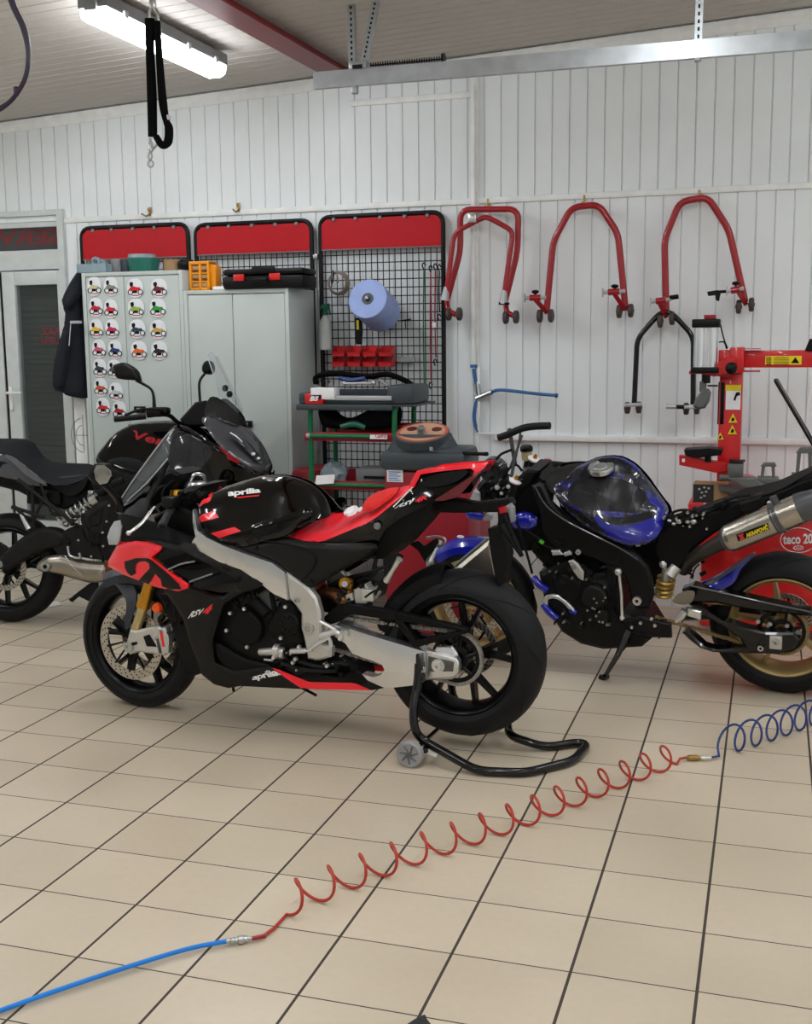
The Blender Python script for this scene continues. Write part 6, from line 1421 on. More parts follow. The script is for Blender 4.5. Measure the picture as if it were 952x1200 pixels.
# ================================================================= black touring motorcycle at the left
K0 = V((-4.093, 5.447, 0)); angK = math.radians(11); WBK = 1.415
K_ = Frame(K0, angK, -.10); RK = K_.root('touring_motorcycle', 'black and grey touring motorcycle with tall clear windscreen parked before the lockers', 'motorcycle')
FK = lambda *a, **k: panel(K_, RK, *a, **k)
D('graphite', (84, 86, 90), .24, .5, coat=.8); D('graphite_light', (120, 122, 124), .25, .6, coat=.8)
bike_wheel(RK, 'rear_wheel', (0, 0, .31), .31, .16, 'rim_black', 6, (-.075,), .125, rot=.2)
bike_wheel(RK, 'front_wheel', (WBK, 0, .3), .3, .12, 'rim_black', 6, (-.07, .07), .15, rot=.4, groove=None)
s = MB()
for sd in (-1, 1): s.tube([V((WBK, sd*.095, .3)), V((WBK-.30, sd*.095, .95))], .024, 14)
s.build('fork', 'black_metal', RK)
FK('seat', [(-40, 520, .06), (-20, 512, -.02), (0, 514, -.05), (20, 513.5, -.06), (34, 516, -.08), (42, 528, -.08), (50, 538.5, -.08), (64, 542, -.09), (85, 543, -.10), (104, 543.5, -.05), (108, 549, .05), (102, 560, .13), (85, 567, .15), (72, 570, .15), (58, 568, .15), (46, 560, .15), (36, 551, .14), (26, 541, .13), (0, 531, .12), (-40, 528, .12)], 'seat_black', bulge=.02, edge=.05, thick=.05, rnd=1)
FK('seat_side', [(58, 568, .14), (72, 570.5, .15), (90, 567, .15), (104, 558, .14), (100, 570, .15), (93, 578, .15), (82, 582, .15), (72, 578, .14)], 'black_matte', thick=.2)
FK('tail_cowl', [(-40, 548, .13), (0, 532, .14), (12, 535, .15), (26, 543, .155), (40, 555, .16), (58, 568.5, .16), (45, 570, .16), (30, 568, .16), (22, 563, .16), (10, 560, .15), (-40, 560, .13)], 'graphite', bulge=.006, edge=.02, thick=.01, mirror=True)
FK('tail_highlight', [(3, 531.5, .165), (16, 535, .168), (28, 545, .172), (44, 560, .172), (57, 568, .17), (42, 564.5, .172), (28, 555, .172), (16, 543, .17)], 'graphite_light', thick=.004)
FK('tail_side', [(-40, 545, .15), (0, 540, .15), (10, 543, .155), (20, 556, .155), (24, 564, .15), (16, 566, .15), (0, 560, .15), (-40, 566, .15)], 'black_matte', thick=.01, mirror=True)
s = MB(); s.prism(K_.P([(-10, 545), (60, 560), (110, 555), (120, 580), (85, 596), (62, 592), (30, 575), (-10, 565)], 0), -.10, .10, .01); s.build('subframe', 'plastic_dark', RK)
s = MB()
for a, b_, rr in (((21, 562), (86, 613), .012), ((38, 568), (39, 618), .009), ((55, 575), (36, 617), .009), ((47, 566), (60, 600), .008), ((14, 594), (52, 606), .010), ((60, 602), (93, 605), .010)): s.tube([K_.q(*a, .16), K_.q(*b_, .16)], rr, 8)
s.build('subframe_tube', 'charcoal', RK)
s = MB(); s.prism(K_.P([(31, 570), (70, 575), (70, 592), (31, 590)], .13), -.13, -.1, .005); s.build('side_box', 'plastic_dark', RK)
# shock
a, b_ = K_.q(72, 612, .13), K_.q(114, 583, .13); pts = []; d = (b_-a).normalized(); n1 = d.cross(V((0, 1, 0))).normalized(); n2 = d.cross(n1)
for i in range(7*16+1): t = i/(7*16); an = 2*PI*7*t; pts.append(a.lerp(b_, t*.86)+(n1*math.cos(an)+n2*math.sin(an))*.036)
s = MB(); s.tube(pts, .006, 6); D('spring_grey', (150, 148, 144), .35, .6); s.build('shock_spring', 'spring_grey', RK)
s = MB(); s.tube([a, b_], .014, 10); s.tube([a.lerp(b_, .84), b_], .036, 16); s.box(K_.q(107, 577, .15), (.03, .03, .02), ch=.004); s.build('shock_body', 'steel', RK)
FK('swingarm', [(-14, 660), (4, 649), (22, 632), (43, 619), (58, 617), (72, 621), (80, 630), (74, 641), (58, 643), (39, 650), (22, 660), (10, 668), (-10, 672)], 'charcoal', o=.125, bulge=.02, edge=.03, thick=.05)
s = MB(); s.tube([V((0, .12, .31)), V((WBK*.33, .1, .42))], .03, 10); s.build('swingarm_far_side', 'charcoal', RK)
s = MB(); c = K_.q(1, 661, .15); s.lathe([(.006, -.02), (.02, -.02), (.022, 0), (.006, 0)], c, 'y', 18); s.cyl(V((0, -.14, .31)), V((0, .14, .31)), .012); s.build('axle_nut', 'steel', RK)
s = MB(); s.prism(K_.P([(-14, 628), (6, 640), (14, 655), (4, 668), (-10, 672)], .10), -.10, -.07, .006); s.build('caliper_bracket', 'black_metal', RK)
FK('pivot_plate', [(93, 604), (112, 592), (130, 583), (131, 600), (124, 616), (119, 629), (116, 637), (110, 640), (103, 634), (98, 622)], 'charcoal', o=.15, bulge=.01, edge=.015, thick=.04)
s = MB(); s.tube([K_.q(105, 606, .165), K_.q(120, 596, .165), K_.q(117, 613, .165), K_.q(106, 618, .165), K_.q(105, 606, .165)], .003, 6); c = K_.q(110.5, 629, .17); s.lathe([(.012, -.006), (.03, -.006), (.03, .004), (.012, .004)], c, 'y', 20); s.lathe([(.001, -.010), (.012, -.010), (.012, .0), (.001, .0)], c, 'y', 6); s.build('pivot_ring', 'plastic_dark', RK)
FK('lower_frame', [(60, 640), (74, 622), (92, 614), (102, 636), (112, 641), (122, 632), (134, 660), (120, 656), (100, 654), (85, 650), (70, 652)], 'charcoal', o=.13, thick=.2)
s = MB(); bolts(s, K_, [(128, 592.5), (120.5, 624), (121, 640), (92, 633), (107, 652), (125, 611)], .17, .007, .006); s.build('frame_bolt', 'silver', RK)
s = MB(); s.tube([K_.q(24, 601, .17), K_.q(29, 611, .18), K_.q(34, 620, .18)], [.009, .012, .014], 10); s.build('passenger_peg', 'silver', RK)
s = MB(); s.tube([K_.q(14, 594, .17), K_.q(22, 598, .17), K_.q(36, 617, .17)], .012, 8, 3); s.build('peg_bracket', 'black_metal', RK)
FK('silencer', [(42, 662), (52, 653), (62, 650.5), (76, 650), (93, 657), (110, 659), (127, 660), (128, 681), (108, 683.5), (92, 680), (76, 675), (60, 671), (50, 670.5), (43, 668)], 'muffler', o=.15, bulge=.035, edge=.05, thick=.05)
s = MB(); c = K_.q(53, 664, .2); s.lathe([(.012, -.004), (.026, -.004), (.026, .01), (.012, .01)], c, 'y', 20); s.build('silencer_outlet', 'steel', RK); s = MB(); s.sphere(c+V((0, .004, 0)), (.012, .004, .012), 10); s.build('outlet_hole', 'plastic_dark', RK)
s = MB(); s.tube([K_.q(76, 651, .19), K_.q(84, 663, .205), K_.q(95, 673, .2)], .003, 6, 3); s.tube([K_.q(80, 640, .17), K_.q(82, 651, .17), K_.q(94, 654, .17), K_.q(93, 648, .17)], .008, 8, 2); s.build('silencer_bracket', 'steel', RK)
s = MB(); s.prism(K_.P([(122, 657), (129, 657), (130, 684), (122, 684)], .17), -.17, -.1, .004); s.build('silencer_band', 'bronze', RK)
poly(K_, RK, 'side_plate', [(80, 703), (92, 693), (104, 684), (114, 680), (116, 700), (106, 706), (92, 699), (84, 706)], .1, .02, 'black_metal')
s = MB(); s.prism(K_.P([(110, 590), (150, 560), (240, 560), (300, 600), (300, 680), (220, 690), (130, 660)], 0), -.15, .15, .03); s.build('engine', 'black_metal', RK)
# tank and side covers
ktank = FK('fuel_tank', [(112, 543, .12), (113, 533, .10), (121, 523, .10), (132.6, 509, .08), (150, 498, .03), (170, 493.5, .02), (200, 492.5, .02), (222, 494, .02), (236, 505, .06), (250, 525, .1), (262, 552, .15), (240, 570, .18), (200, 575, .19), (165, 566, .17), (140, 558, .16), (122, 552, .14)], 'gloss_black', bulge=.05, edge=.07, thick=.004, rnd=1, mirror=.8)
FK('knee_panel', [(106, 553, .15), (113, 546, .15), (128, 538, .17), (146, 535, .18), (168, 540, .19), (170, 556, .19), (155, 568, .19), (138, 580, .17), (112, 578, .15)], 'seat_black', bulge=.012, edge=.02, thick=.01)
s = MB(); s.tube([K_.q(132, 568, .17), K_.q(146, 562, .18)], .022, 12); s.tube([K_.q(116, 578, .16), K_.q(128, 572, .17)], .02, 12); s.build('hose_joint', 'plastic_dark', RK)
bk = bvh_of(ktank)
s = MB(); lettering(s, 'Versys', K_, [(156, 504), (226, 520), (224, 534), (158, 518)], .17, bold=.03, bvh=bk, shear=.3); s.build('tank_lettering', 'wine_red' if 'wine_red' in M else 'deco_red', RK, 0)
s = MB(); s.tube([K_.q(150, 498, .06), K_.q(170, 496, .05), K_.q(190, 497, .05)], .004, 6, 3); s.tube([K_.q(134, 511, .12), K_.q(128, 522, .13)], .003, 6); s.build('tank_rail', 'grey_plastic', RK)
FK('side_fairing', [(200, 500, .12), (216, 497, .15), (236, 510, .2), (260, 525, .22), (284, 545, .2), (306, 556, .12), (318, 549, .06), (306, 580, .1), (290, 640, .16), (240, 660, .2), (212, 640, .21), (204, 590, .21), (196, 545, .2), (188, 520, .17)], 'gloss_black', bulge=.02, edge=.04, thick=.008, mirror=True)
FK('nose_fairing', [(233.4, 489.5, .17), (248, 487.5, .14), (268, 494, .08), (288, 500.5, .03), (298, 510, .02), (307, 521, .02), (314, 536, .02), (318, 547, .03), (309, 556, .08), (298, 551, .14), (284, 545.5, .18), (268, 533, .21), (256.6, 521.8, .21), (246, 508, .2)], 'graphite', bulge=.02, edge=.05, thick=.01, mirror=True)
FK('headlamp', [(268, 506, .16), (280, 508, .14), (292, 518, .12), (302, 530, .11), (308, 543, .11), (300, 541, .13), (290, 530, .15), (278, 515, .17)], 'smoke_lens', bulge=.012, edge=.015, thick=.006, mirror=True)
s = MB(); s.tube([K_.q(270, 507, .185), K_.q(278, 512, .18), K_.q(284, 518, .17)], .004, 6, 3); s.sphere(K_.q(297, 532, .15), (.012, .008, .01), 10); s.sphere(K_.q(303, 537, .14), (.01, .008, .008), 10); s.build('headlamp_light', 'white_paint', RK)
FK('accent_stripe', [(255, 522, .222), (262, 526, .225), (275, 536, .22), (283, 541, .21), (278, 543, .215), (267, 538, .222)], 'deco_red', thick=.004, rnd=0)
FK('screen_base', [(237.6, 488, .14), (244, 466, .12), (252, 464, .11), (262, 470, .09), (280, 484, .05), (287, 500, .03), (276, 498, .09), (262, 491, .12), (248, 487.5, .14)], 'charcoal', thick=.008, mirror=True)
FK('windscreen', [(243, 417, .07), (250, 414.5, .05), (256, 426, .03), (267, 444, .02), (276, 462, .02), (282, 478, .03), (279.7, 485, .05), (268, 474, .09), (257.6, 466, .12), (253, 447, .12), (248, 432, .10)], 'screen', bulge=.006, edge=.02, thick=.003, mirror=True)
s = MB(); s.tube([K_.q(243, 417, .07), K_.q(250, 414.5, .05), K_.q(267, 444, .025), K_.q(282, 478, .03)], .003, 6, 4); s.tube([K_.q(243, 417, .075), K_.q(248, 432, .105), K_.q(253, 447, .125), K_.q(257.6, 466, .125)], .003, 6, 4); s.build('screen_edge', 'light_grey', RK)
s = MB(); 
for (px, py) in ((269, 462), (264, 455)): c = K_.q(px, py, .06); s.sphere(c, (.018, .01, .02), 12)
s.build('screen_knob', 'plastic_dark', RK)
s = MB(); s.prism(K_.P([(216, 492), (234, 472), (246, 470), (254, 488), (244, 500), (222, 500)], 0), -.09, .09, .01); s.build('dashboard', 'plastic_dark', RK)
# bars, mirrors
s = MB(); s.tube([K_.q(173, 487, .33), K_.q(196, 486, .24), K_.q(207, 494, .12), K_.q(214, 498, .04)], .012, 12, 4); s.tube([K_.q(214, 498, .04), V((K_.q(214, 498, .04).x+.02, .25, K_.q(214, 498, .04).z+.05)), V((K_.q(214, 498, .04).x-.02, .33, K_.q(214, 498, .04).z+.04))], .012, 10, 3); s.build('handlebar', 'black_metal', RK)
s = MB(); a, b_ = K_.q(133.5, 491.5, .40), K_.q(171, 488, .33); s.tube([a, a.lerp(b_, .03), a.lerp(b_, .06), b_], [.013, .017, .0155, .0155], 14); s.build('grip', 'rubber', RK)
s = MB(); s.box(K_.q(181, 483, .31), (.08, .05, .05), ch=.012); s.box(K_.q(191, 481, .27), (.07, .07, .035), ch=.01); s.tube([K_.q(190, 480, .36), K_.q(165, 480, .42), K_.q(146, 487, .43)], .007, 8, 3); s.build('switchgear', 'plastic_dark', RK)
FK('mirror_head', [(131.6, 428.5), (136, 426.5), (145, 424.2), (153, 428), (160.5, 433.6), (163, 440), (165, 448), (158, 445.5), (151.5, 445), (142, 444.5), (135.8, 443), (133.5, 435)], 'plastic_dark', o=.33, bulge=.02, edge=.025, thick=.03, step=.01)
s = MB(); s.tube([K_.q(160, 445, .32), K_.q(166, 449, .31), K_.q(176.5, 455.5, .29), K_.q(180, 464, .28), K_.q(181, 479, .28)], [.012, .008, .007, .008, .011], 10, 3); s.build('mirror_stem', 'black_metal', RK)
FK('mirror_head', [(236.5, 430), (239, 424), (244, 422), (249, 424), (251, 432), (249, 438), (242, 439), (237, 436)], 'plastic_dark', o=-.3, bulge=.02, edge=.02, thick=.03, step=.01)
s = MB(); s.tube([K_.q(241, 437, -.3), K_.q(236, 443, -.29), K_.q(233.5, 450, -.28), K_.q(234, 462, -.28), K_.q(235, 478, -.28)], .008, 10, 3); s.build('mirror_stem', 'black_metal', RK)

# ================================================================= blue and black motorcycle at the right
B0 = V((-1.335, 5.44, 0)); B1 = V((.094, 5.262, 0)); angB = math.atan2(B1.y-B0.y, B1.x-B0.x); WBB = (B1-B0).length
B_ = Frame(B0, angB, .15); RB = B_.root('stripped_motorcycle', 'half stripped blue and black motorcycle with gold wheels on its side stand', 'motorcycle')
FB_ = lambda *a, **k: panel(B_, RB, *a, **k)
bike_wheel(RB, 'front_wheel', (0, 0, .3), .3, .12, 'rim_gold', 5, (-.07, .07), .155, rot=.2, groove=None, ysp=False)
bike_wheel(RB, 'rear_wheel', (WBB, 0, .323), .323, .19, 'rim_gold', 5, (.07,), .11, rot=.55, ysp=False, sprocket=(-.092, .105, ''))
s = MB(); u_, l_ = B_.q(823, 705, .095), B_.q(768, 723, .095); yc = -.095
P_ = [V((u_.x, yc, u_.z))]+arc((WBB, .323), .108, PI*.5, -PI*.6, 28, yc)+[V((l_.x, yc, l_.z))]
chain_run(s, P_); s.build('chain', 'chain_gold', RB, 0)
# wrapped tank
tb_ = FB_('fuel_tank', [(645, 567, .10), (655, 560, .08), (672, 548, .05), (686, 542.5, .02), (701, 536, .02), (724, 534.5, .02), (738, 540, .02), (748, 547.5, .02), (758, 560, .03), (768, 572.5, .02), (777, 585, .02), (783, 594, .03), (784, 602, .05), (778, 622, .13), (767, 635, .17), (745, 642, .17), (726, 637, .18), (704, 627, .18), (684, 615, .18), (662, 597, .17), (650, 580, .15)], 'wrapped_tank', bulge=.06, edge=.09, thick=.004, rnd=1, mirror=.4)
tv = bvh_of(tb_)
def stb(name, pl, m, rnd=1): s = MB(); decal(s, B_, pl, .18, tv, .0015, rnd, 3.5); return s.build(name, m, RB, 60)
stb('tape_patch', [(668, 566), (690, 557), (716, 559), (734, 563), (747, 570), (760, 580), (752, 594), (744, 602), (726, 600), (700, 598), (680, 596), (664, 590)], 'black_film')
stb('tape_patch', [(688, 546), (701, 537.5), (724, 536), (745, 548), (740, 556), (716, 553), (694, 556), (676, 561)], 'black_film')
stb('tape_patch', [(706, 606), (736, 606), (766, 598), (771, 604), (748, 612), (728, 614), (710, 613)], 'black_film')
stb('tape_patch', [(664, 592), (682, 600), (708, 626), (700, 625), (684, 614), (668, 602)], 'black_film')
D('wet_blue', (18, 27, 140), .16, coat=.8)
stb('blue_panel', [(694, 604), (704, 606), (708, 614), (734, 617), (752, 612), (771, 604), (770, 594), (758, 588), (766, 582), (778, 594), (780, 605), (774, 624), (764, 634), (746, 639), (728, 634), (710, 625)], 'wet_blue')
s = MB(); c = B_.q(705, 547.5, 0); s.lathe([(.001, .012), (.030, .012), (.034, .008), (.036, .012), (.055, .012), (.06, .004), (.06, -.01), (.001, -.01)], (0, 0, 0), 'z', 32, False); rt = Matrix.Rotation(-.05, 3, 'Y') @ Matrix.Rotation(.26, 3, 'X'); c = stick(B_, (705, 549), 0, .004, tv); s.v = [rt @ v+c for v in s.v]; s.build('filler_cap', 'steel', RB)
FB_('airbox_cover', [(638, 566, .12), (644, 556, .10), (650.5, 549.5, .06), (671, 544, .03), (686, 543, .02), (674, 552, .07), (660, 563, .12), (654, 578, .15), (646, 578, .15)], 'slate_dark' if 'slate_dark' in M else 'charcoal', bulge=.012, edge=.02, thick=.01, mirror=True)
# frame
fr_pts = [(623, 570), (631, 566), (637, 569), (646, 589), (662, 604), (684, 618), (706, 629), (726, 639), (742, 646), (752, 656.6), (760, 665), (764, 680), (766, 698), (762, 713), (745, 714), (739, 702), (737, 688), (732, 676), (717.6, 665), (700, 657), (684, 651), (665, 647), (648, 642), (640, 632), (635, 620), (633, 604), (628, 588)]
s = MB(); s.prism(B_.P(fr_pts, .16), -.165, -.12, .012); s.build('frame_beam', 'black_metal', RB)
s = MB(); s.prism([(v.x, v.z) for v in B_.L(fr_pts, .16)], .12, .165, .012); s.build('frame_beam', 'black_metal', RB)
s = MB(); s.tube([B_.q(627, 570, .168), B_.q(640, 592, .168), B_.q(660, 608, .168), B_.q(684, 621, .168), B_.q(726, 642, .168), B_.q(748, 656, .168)], .004, 6, 4); s.build('frame_weld', 'carbon_grey', RB)
s = MB(); s.lathe([(.008, -.008), (.02, -.008), (.02, .004), (.008, .004)], B_.q(747, 704, .168), 'y', 20); s.build('pivot_cap', 'silver', RB)
# engine
s = MB(); s.prism(B_.P([(642, 660), (660, 652), (690, 656), (718, 668), (734, 684), (738, 706), (760, 716), (772, 735), (760, 745), (716, 748), (690, 742), (668, 728), (650, 700)], 0), -.15, .15, .02); s.build('engine_block', 'black_metal', RB)
s = MB(); s.prism(B_.P([(640, 600), (660, 615), (700, 640), (720, 660), (700, 668), (650, 662), (630, 640), (626, 610)], 0), -.10, .10, .02); s.build('radiator', 'plastic_dark', RB)
def cv(px, py, r, o, m, name):
    s = MB(); c = B_.q(px, py, o); s.lathe([(.001, -.015), (r*.8, -.015), (r, -.004), (r, .03), (.001, .03)], c, 'y', 28, False)
    return s.build(name, m, RB)
cv(668, 690, .065, .155, 'black_matte', 'generator_cover'); cv(697, 700, .06, .16, 'charcoal', 'clutch_cover'); cv(706, 722, .035, .16, 'charcoal', 'sprocket_cover')
FB_('head_cover', [(648, 664), (666, 656), (690, 664), (700, 690), (690, 712), (660, 712), (646, 690)], 'black_matte', o=.15, bulge=.01, edge=.02, thick=.02)
poly(B_, RB, 'silver_bracket', [(666, 658), (671, 656.5), (677, 661), (684, 671), (683.5, 681), (678, 678), (672, 670)], .18, .02, 'cast_alu')
s = MB(); c = B_.q(673, 664.5, .18); s.lathe([(.004, -.006), (.012, -.006), (.012, .004), (.004, .004)], c, 'y', 16); s.build('bracket_bolt', 'zinc', RB)
s = MB(); s.prism(B_.P([(646, 645), (656, 645), (661, 650), (648, 651)], .17), -.175, -.15, .004); s.prism(B_.P([(661, 648), (668, 645), (670, 650), (662, 652)], .17), -.175, -.15, .004); s.lathe([(.004, -.006), (.012, -.006), (.012, .006), (.004, .006)], B_.q(678, 647, .17), 'y', 16); s.build('cable_connector', 'light_grey', RB)
s = MB(); bolts(s, B_, [(655, 660), (645, 669), (689, 715), (703, 716.5), (709, 688), (700, 706), (710, 700), (695, 712), (692, 726), (703, 728)], .17, .006, .008); s.build('engine_bolt', 'steel', RB)
s = MB(); s.tube([B_.q(626, 677, .15), B_.q(632, 685, .17), B_.q(642, 692, .17)], .017, 12, 3); s.tube([B_.q(637, 708, .16), B_.q(643, 716, .17), B_.q(653, 725, .17)], .017, 12, 3); s.tube([B_.q(668, 714, .16), B_.q(676, 718, .16)], .014, 12); s.build('coolant_hose', 'blue_gloss', RB)
s = MB(); s.tube([B_.q(640, 711, .16), B_.q(641, 701, .16), B_.q(650, 698.5, .16), B_.q(660, 703, .16), B_.q(672, 715, .16)], .012, 12, 5); s.build('coolant_pipe', 'silver', RB)
s = MB()
for k, oo in enumerate((.09, .03, -.03)): s.tube([B_.q(655-k*2, 712, oo), B_.q(663, 726, oo), B_.q(676, 737, oo), B_.q(696, 741, oo), B_.q(714, 741, oo)], .02, 12, 4)
D('heat_blue', (54, 62, 112), .3, .8, var=.2); s.build('exhaust_header', 'heat_blue', RB)
s = MB(); s.tube([B_.q(684, 736, .11), B_.q(692, 739, .11)], .024, 12); s.build('header_joint', 'bronze', RB); s = MB(); s.tube([B_.q(692, 739, .1), B_.q(730, 740, .1)], .03, 12); s.build('collector', 'zinc', RB)
s = MB()
FB_('radiator_plate', [(625, 691), (641, 687), (650, 714), (640, 722), (632, 716)], 'cast_alu', o=.1, thick=.01, rnd=0)
# shift rod, stand, hanger
s = MB(); s.tube([B_.q(726, 672, .18), B_.q(728.5, 695, .18), B_.q(729.5, 724, .18)], .007, 8); s.sphere(B_.q(725, 670, .18), .018, 10); s.sphere(B_.q(729.5, 724, .18), .013, 8); s.build('gear_rod', 'silver', RB)
s = MB(); s.tube([B_.q(737, 740, .18), B_.q(724, 768, .26), B_.I @ atz(709, 793, .012)], [.017, .013, .010], 12); s.tube([B_.I @ atz(712, 792, .012), B_.I @ atz(705, 795, .008)], [.014, .018], 10); s.tube([B_.q(739, 740, .15), B_.q(737, 752, .18), B_.q(730, 762, .22)], .006, 6, 2); s.build('side_stand', 'black_paint', RB)
poly(B_, RB, 'hanger_plate', [(730, 728), (750, 724), (786, 732), (787, 748), (760, 747), (740, 742)], .17, .03, 'black_metal')
s = MB(); bolts(s, B_, [(764, 725), (768, 733), (751, 730), (741, 735)], .19, .008, .008); s.build('hanger_bolt', 'silver', RB)
# shock
a, b_ = B_.q(778, 698, .06), B_.q(782, 672, .06); pts = []; d = (b_-a).normalized(); n1 = d.cross(V((0, 1, 0))).normalized(); n2 = d.cross(n1)
for i in range(4*16+1): t = i/(4*16); an = 2*PI*4*t; pts.append(a.lerp(b_, t*.8)+(n1*math.cos(an)+n2*math.sin(an))*.036)
s = MB(); s.tube(pts, .008, 6); D('spring_gold', (196, 160, 84), .3, .6); s.build('shock_spring', 'spring_gold', RB)
s = MB(); s.tube([a, b_+V((0, 0, .04))], .02, 12); s.tube([B_.q(785, 675, .12), B_.q(793, 664, .1)], .026, 14); s.sphere(B_.q(778, 661, .1), .02, 10); s.build('shock_body', 'cast_alu', RB)
# swingarm
s = MB(); s.prism(B_.P([(800, 690), (806, 688), (813, 685), (857, 695.5), (905, 706), (950, 715.5), (953, 722), (930, 720), (890, 716), (862, 711), (840, 706), (812, 706), (800, 704)], .14), -.15, -.08, .01)
s.prism(B_.P([(806, 706), (822, 710), (846.5, 727), (872, 735), (899, 740.8), (931, 741), (938, 749), (931, 760), (912, 766), (878, 765), (836, 764), (821, 759), (808, 749), (800, 741), (806, 738), (826, 757), (840, 761), (874, 759), (868, 748), (848, 734), (815, 714)], .14), -.15, -.08, .008)
s.build('swingarm', 'gloss_dark' if 'gloss_dark' in M else 'black_paint', RB)
s = MB(); s.tube([B_.q(800, 720, -.12), V((WBB, .13, .323))], .03, 10); s.build('swingarm_far_side', 'black_paint', RB)
s = MB(); s.tube([B_.q(808, 686, .155), B_.q(857, 697, .155), B_.q(905, 708, .155), B_.q(950, 717, .155)], .004, 6); s.build('swingarm_edge', 'carbon_grey', RB)
D('sand_grey', (126, 118, 104), .45, .3)
FB_('heel_guard', [(787, 706), (793, 697), (803, 693), (813, 692.5), (815, 697), (811, 707), (800, 709)], 'sand_grey', o=.19, bulge=.004, edge=.01, thick=.008)
poly(B_, RB, 'silver_block', [(806, 713), (822, 717), (821, 727), (805, 722)], .17, .03, 'silver')
s = MB(); s.tube([B_.q(804, 716, .22), B_.q(799, 722, .22), B_.q(792, 728.5, .22)], [.014, .018, .008], 12); s.build('rider_peg', 'silver', RB)
s = MB(); a = B_.q(902, 760, .16); b_ = B_.q(917, 746, .16); s.bx((a.x, -.165, a.z), (b_.x, -.145, b_.z), .004); s.build('axle_adjuster', 'cast_alu', RB)
ax_ = B_.q(909.5, 753, .17); s = MB(); s.lathe([(.006, -.012), (.018, -.012), (.018, .0), (.006, .0)], ax_, 'y', 6); s.lathe([(.006, -.012), (.013, -.012), (.013, .004), (.006, .004)], B_.q(892, 759, .155), 'y', 16); s.build('axle_nut', 'steel', RB)
s = MB(); bolts(s, B_, [(889, 728), (903, 731), (923, 733), (932, 748)], .10, .011, .008); s.build('sprocket_bolt', 'steel', RB)
# hugger
FB_('rear_hugger', [(817, 684, .09), (831, 680, .10), (846, 672, .10), (864, 659, .10), (884, 646.5, .09), (885.5, 650, .09), (876, 659, .1), (867, 669, .11), (863, 680, .12), (856, 687, .12), (846, 691, .13), (834, 689, .13)], 'blue_gloss', bulge=.008, edge=.02, thick=.01)
FB_('hugger_edge', [(824, 684, .105), (840, 677, .115), (860, 663, .115), (884, 646.5, .10), (885, 649, .10), (866, 664, .12), (846, 678, .12), (830, 686, .12)], 'carbon_grey', thick=.006)
s = MB(); s.lathe([(.330, -.085), (.337, -.05), (.34, 0), (.337, .05), (.33, .085), (.334, .085), (.342, .05), (.345, 0), (.342, -.05), (.334, -.085)], (0, 0, 0), 'y', 96); 
# subframe and seat rail
rail = [(772, 622), (784, 618), (800, 612), (823, 603), (842, 597), (863, 587), (885, 583), (905, 578), (930, 567), (956, 556), (956, 573), (932, 584), (904, 590), (882, 599), (859, 611), (845, 620), (828, 632), (812, 645), (806, 657), (797, 667), (786, 668), (774, 660), (767, 648), (768, 634)]
s = MB(); s.prism(B_.P(rail, .10), -.11, .11, .012); s.build('seat_subframe', 'black_matte', RB)
s = MB()
rn = random.Random(11)
for i in range(26):
    t = rn.random(); px = 778+t*95; py = 612-t*24+rn.uniform(-5, 3); c = B_.q(px, py, rn.uniform(-.02, .12)); s.box(c, (rn.uniform(.015, .05), rn.uniform(.015, .04), rn.uniform(.012, .03)), Matrix.Rotation(rn.uniform(-.6, .6), 3, 'Y'), .003)
tag(s.build('relay_cluster', 'plastic_dark', RB), kind='stuff')
s = MB()
for pts in ([(776, 612), (790, 600), (806, 598), (822, 606)], [(785, 616), (800, 606), (818, 604), (840, 596), (862, 588)], [(800, 600), (830, 596), (858, 584), (880, 580)], [(880, 584), (910, 576), (940, 560), (956, 552)], [(822, 604), (840, 600), (856, 592), (850, 586)]): s.tube([B_.q(*p, .1) for p in pts], .006, 6, 5)
s.build('wiring_loom', 'black_matte', RB)
s = MB()
for (px, py, r_) in ((796, 611, .012), (806, 611, .01), (813, 611.5, .012), (785, 610, .008), (790, 614, .008), (904, 590, .014)): s.sphere(B_.q(px, py, .13), (r_*1.3, .008, r_), 10)
s.build('metal_clip', 'steel', RB)
poly(B_, RB, 'battery_box', [(866, 590), (892, 582), (898, 592), (880, 604), (866, 600)], .12, .1, 'plastic_dark', ch=.008)
# silencer
e0, e1 = B_.q(851, 632.5, .2), B_.q(938, 596, .2); dd_ = (e1-e0).normalized()
s = MB(); s.tube([e0, e0+dd_*.012, e0+dd_*.03, e1], [.050, .059, .061, .063], 32); sil_ = s.build('silencer', 'titanium', RB)
s = MB(); s.tube([e0-dd_*.012, e0+dd_*.004], [.044, .054], 32); s.tube([e0.lerp(e1, .66), e0.lerp(e1, .69)], .065, 32); s.tube([e0.lerp(e1, .70), e0.lerp(e1, .75)], .067, 32); s.box(e0.lerp(e1, .67)+V((0, .0, .075)), (.03, .02, .05), Matrix.Rotation(-.4, 3, 'Y'), .005); s.build('silencer_clamp', 'carbon_grey', RB)
s = MB(); s.tube([e1, e1+dd_*.03, e1+dd_*.12], [.065, .063, .045], 32); s.build('silencer_end_cap', 'carbon_grey', RB)
s = MB(); s.tube([B_.q(800, 668, .06), B_.q(812, 655, .10), B_.q(828, 645, .16), B_.q(851, 632.5, .2)], [.03, .03, .031, .036], 16, 4); D('pipe_dark', (70, 66, 62), .4, .7); s.build('link_pipe', 'pipe_dark', RB)
sv = bvh_of(sil_)
s = MB(); decal(s, B_, [(863, 626.5), (900, 613), (902.5, 620), (865.5, 634.5)], .25, sv, .001); s.build('silencer_sticker', 'black_matte', RB)
s = MB(); lettering(s, 'AKRAPOVIČ', B_, [(873.5, 624), (899.5, 613.6), (901.5, 619.8), (875.5, 630)], .25, bold=.05, bvh=sv, lift=.002); s.build('sticker_lettering', 'yellow', RB, 0)
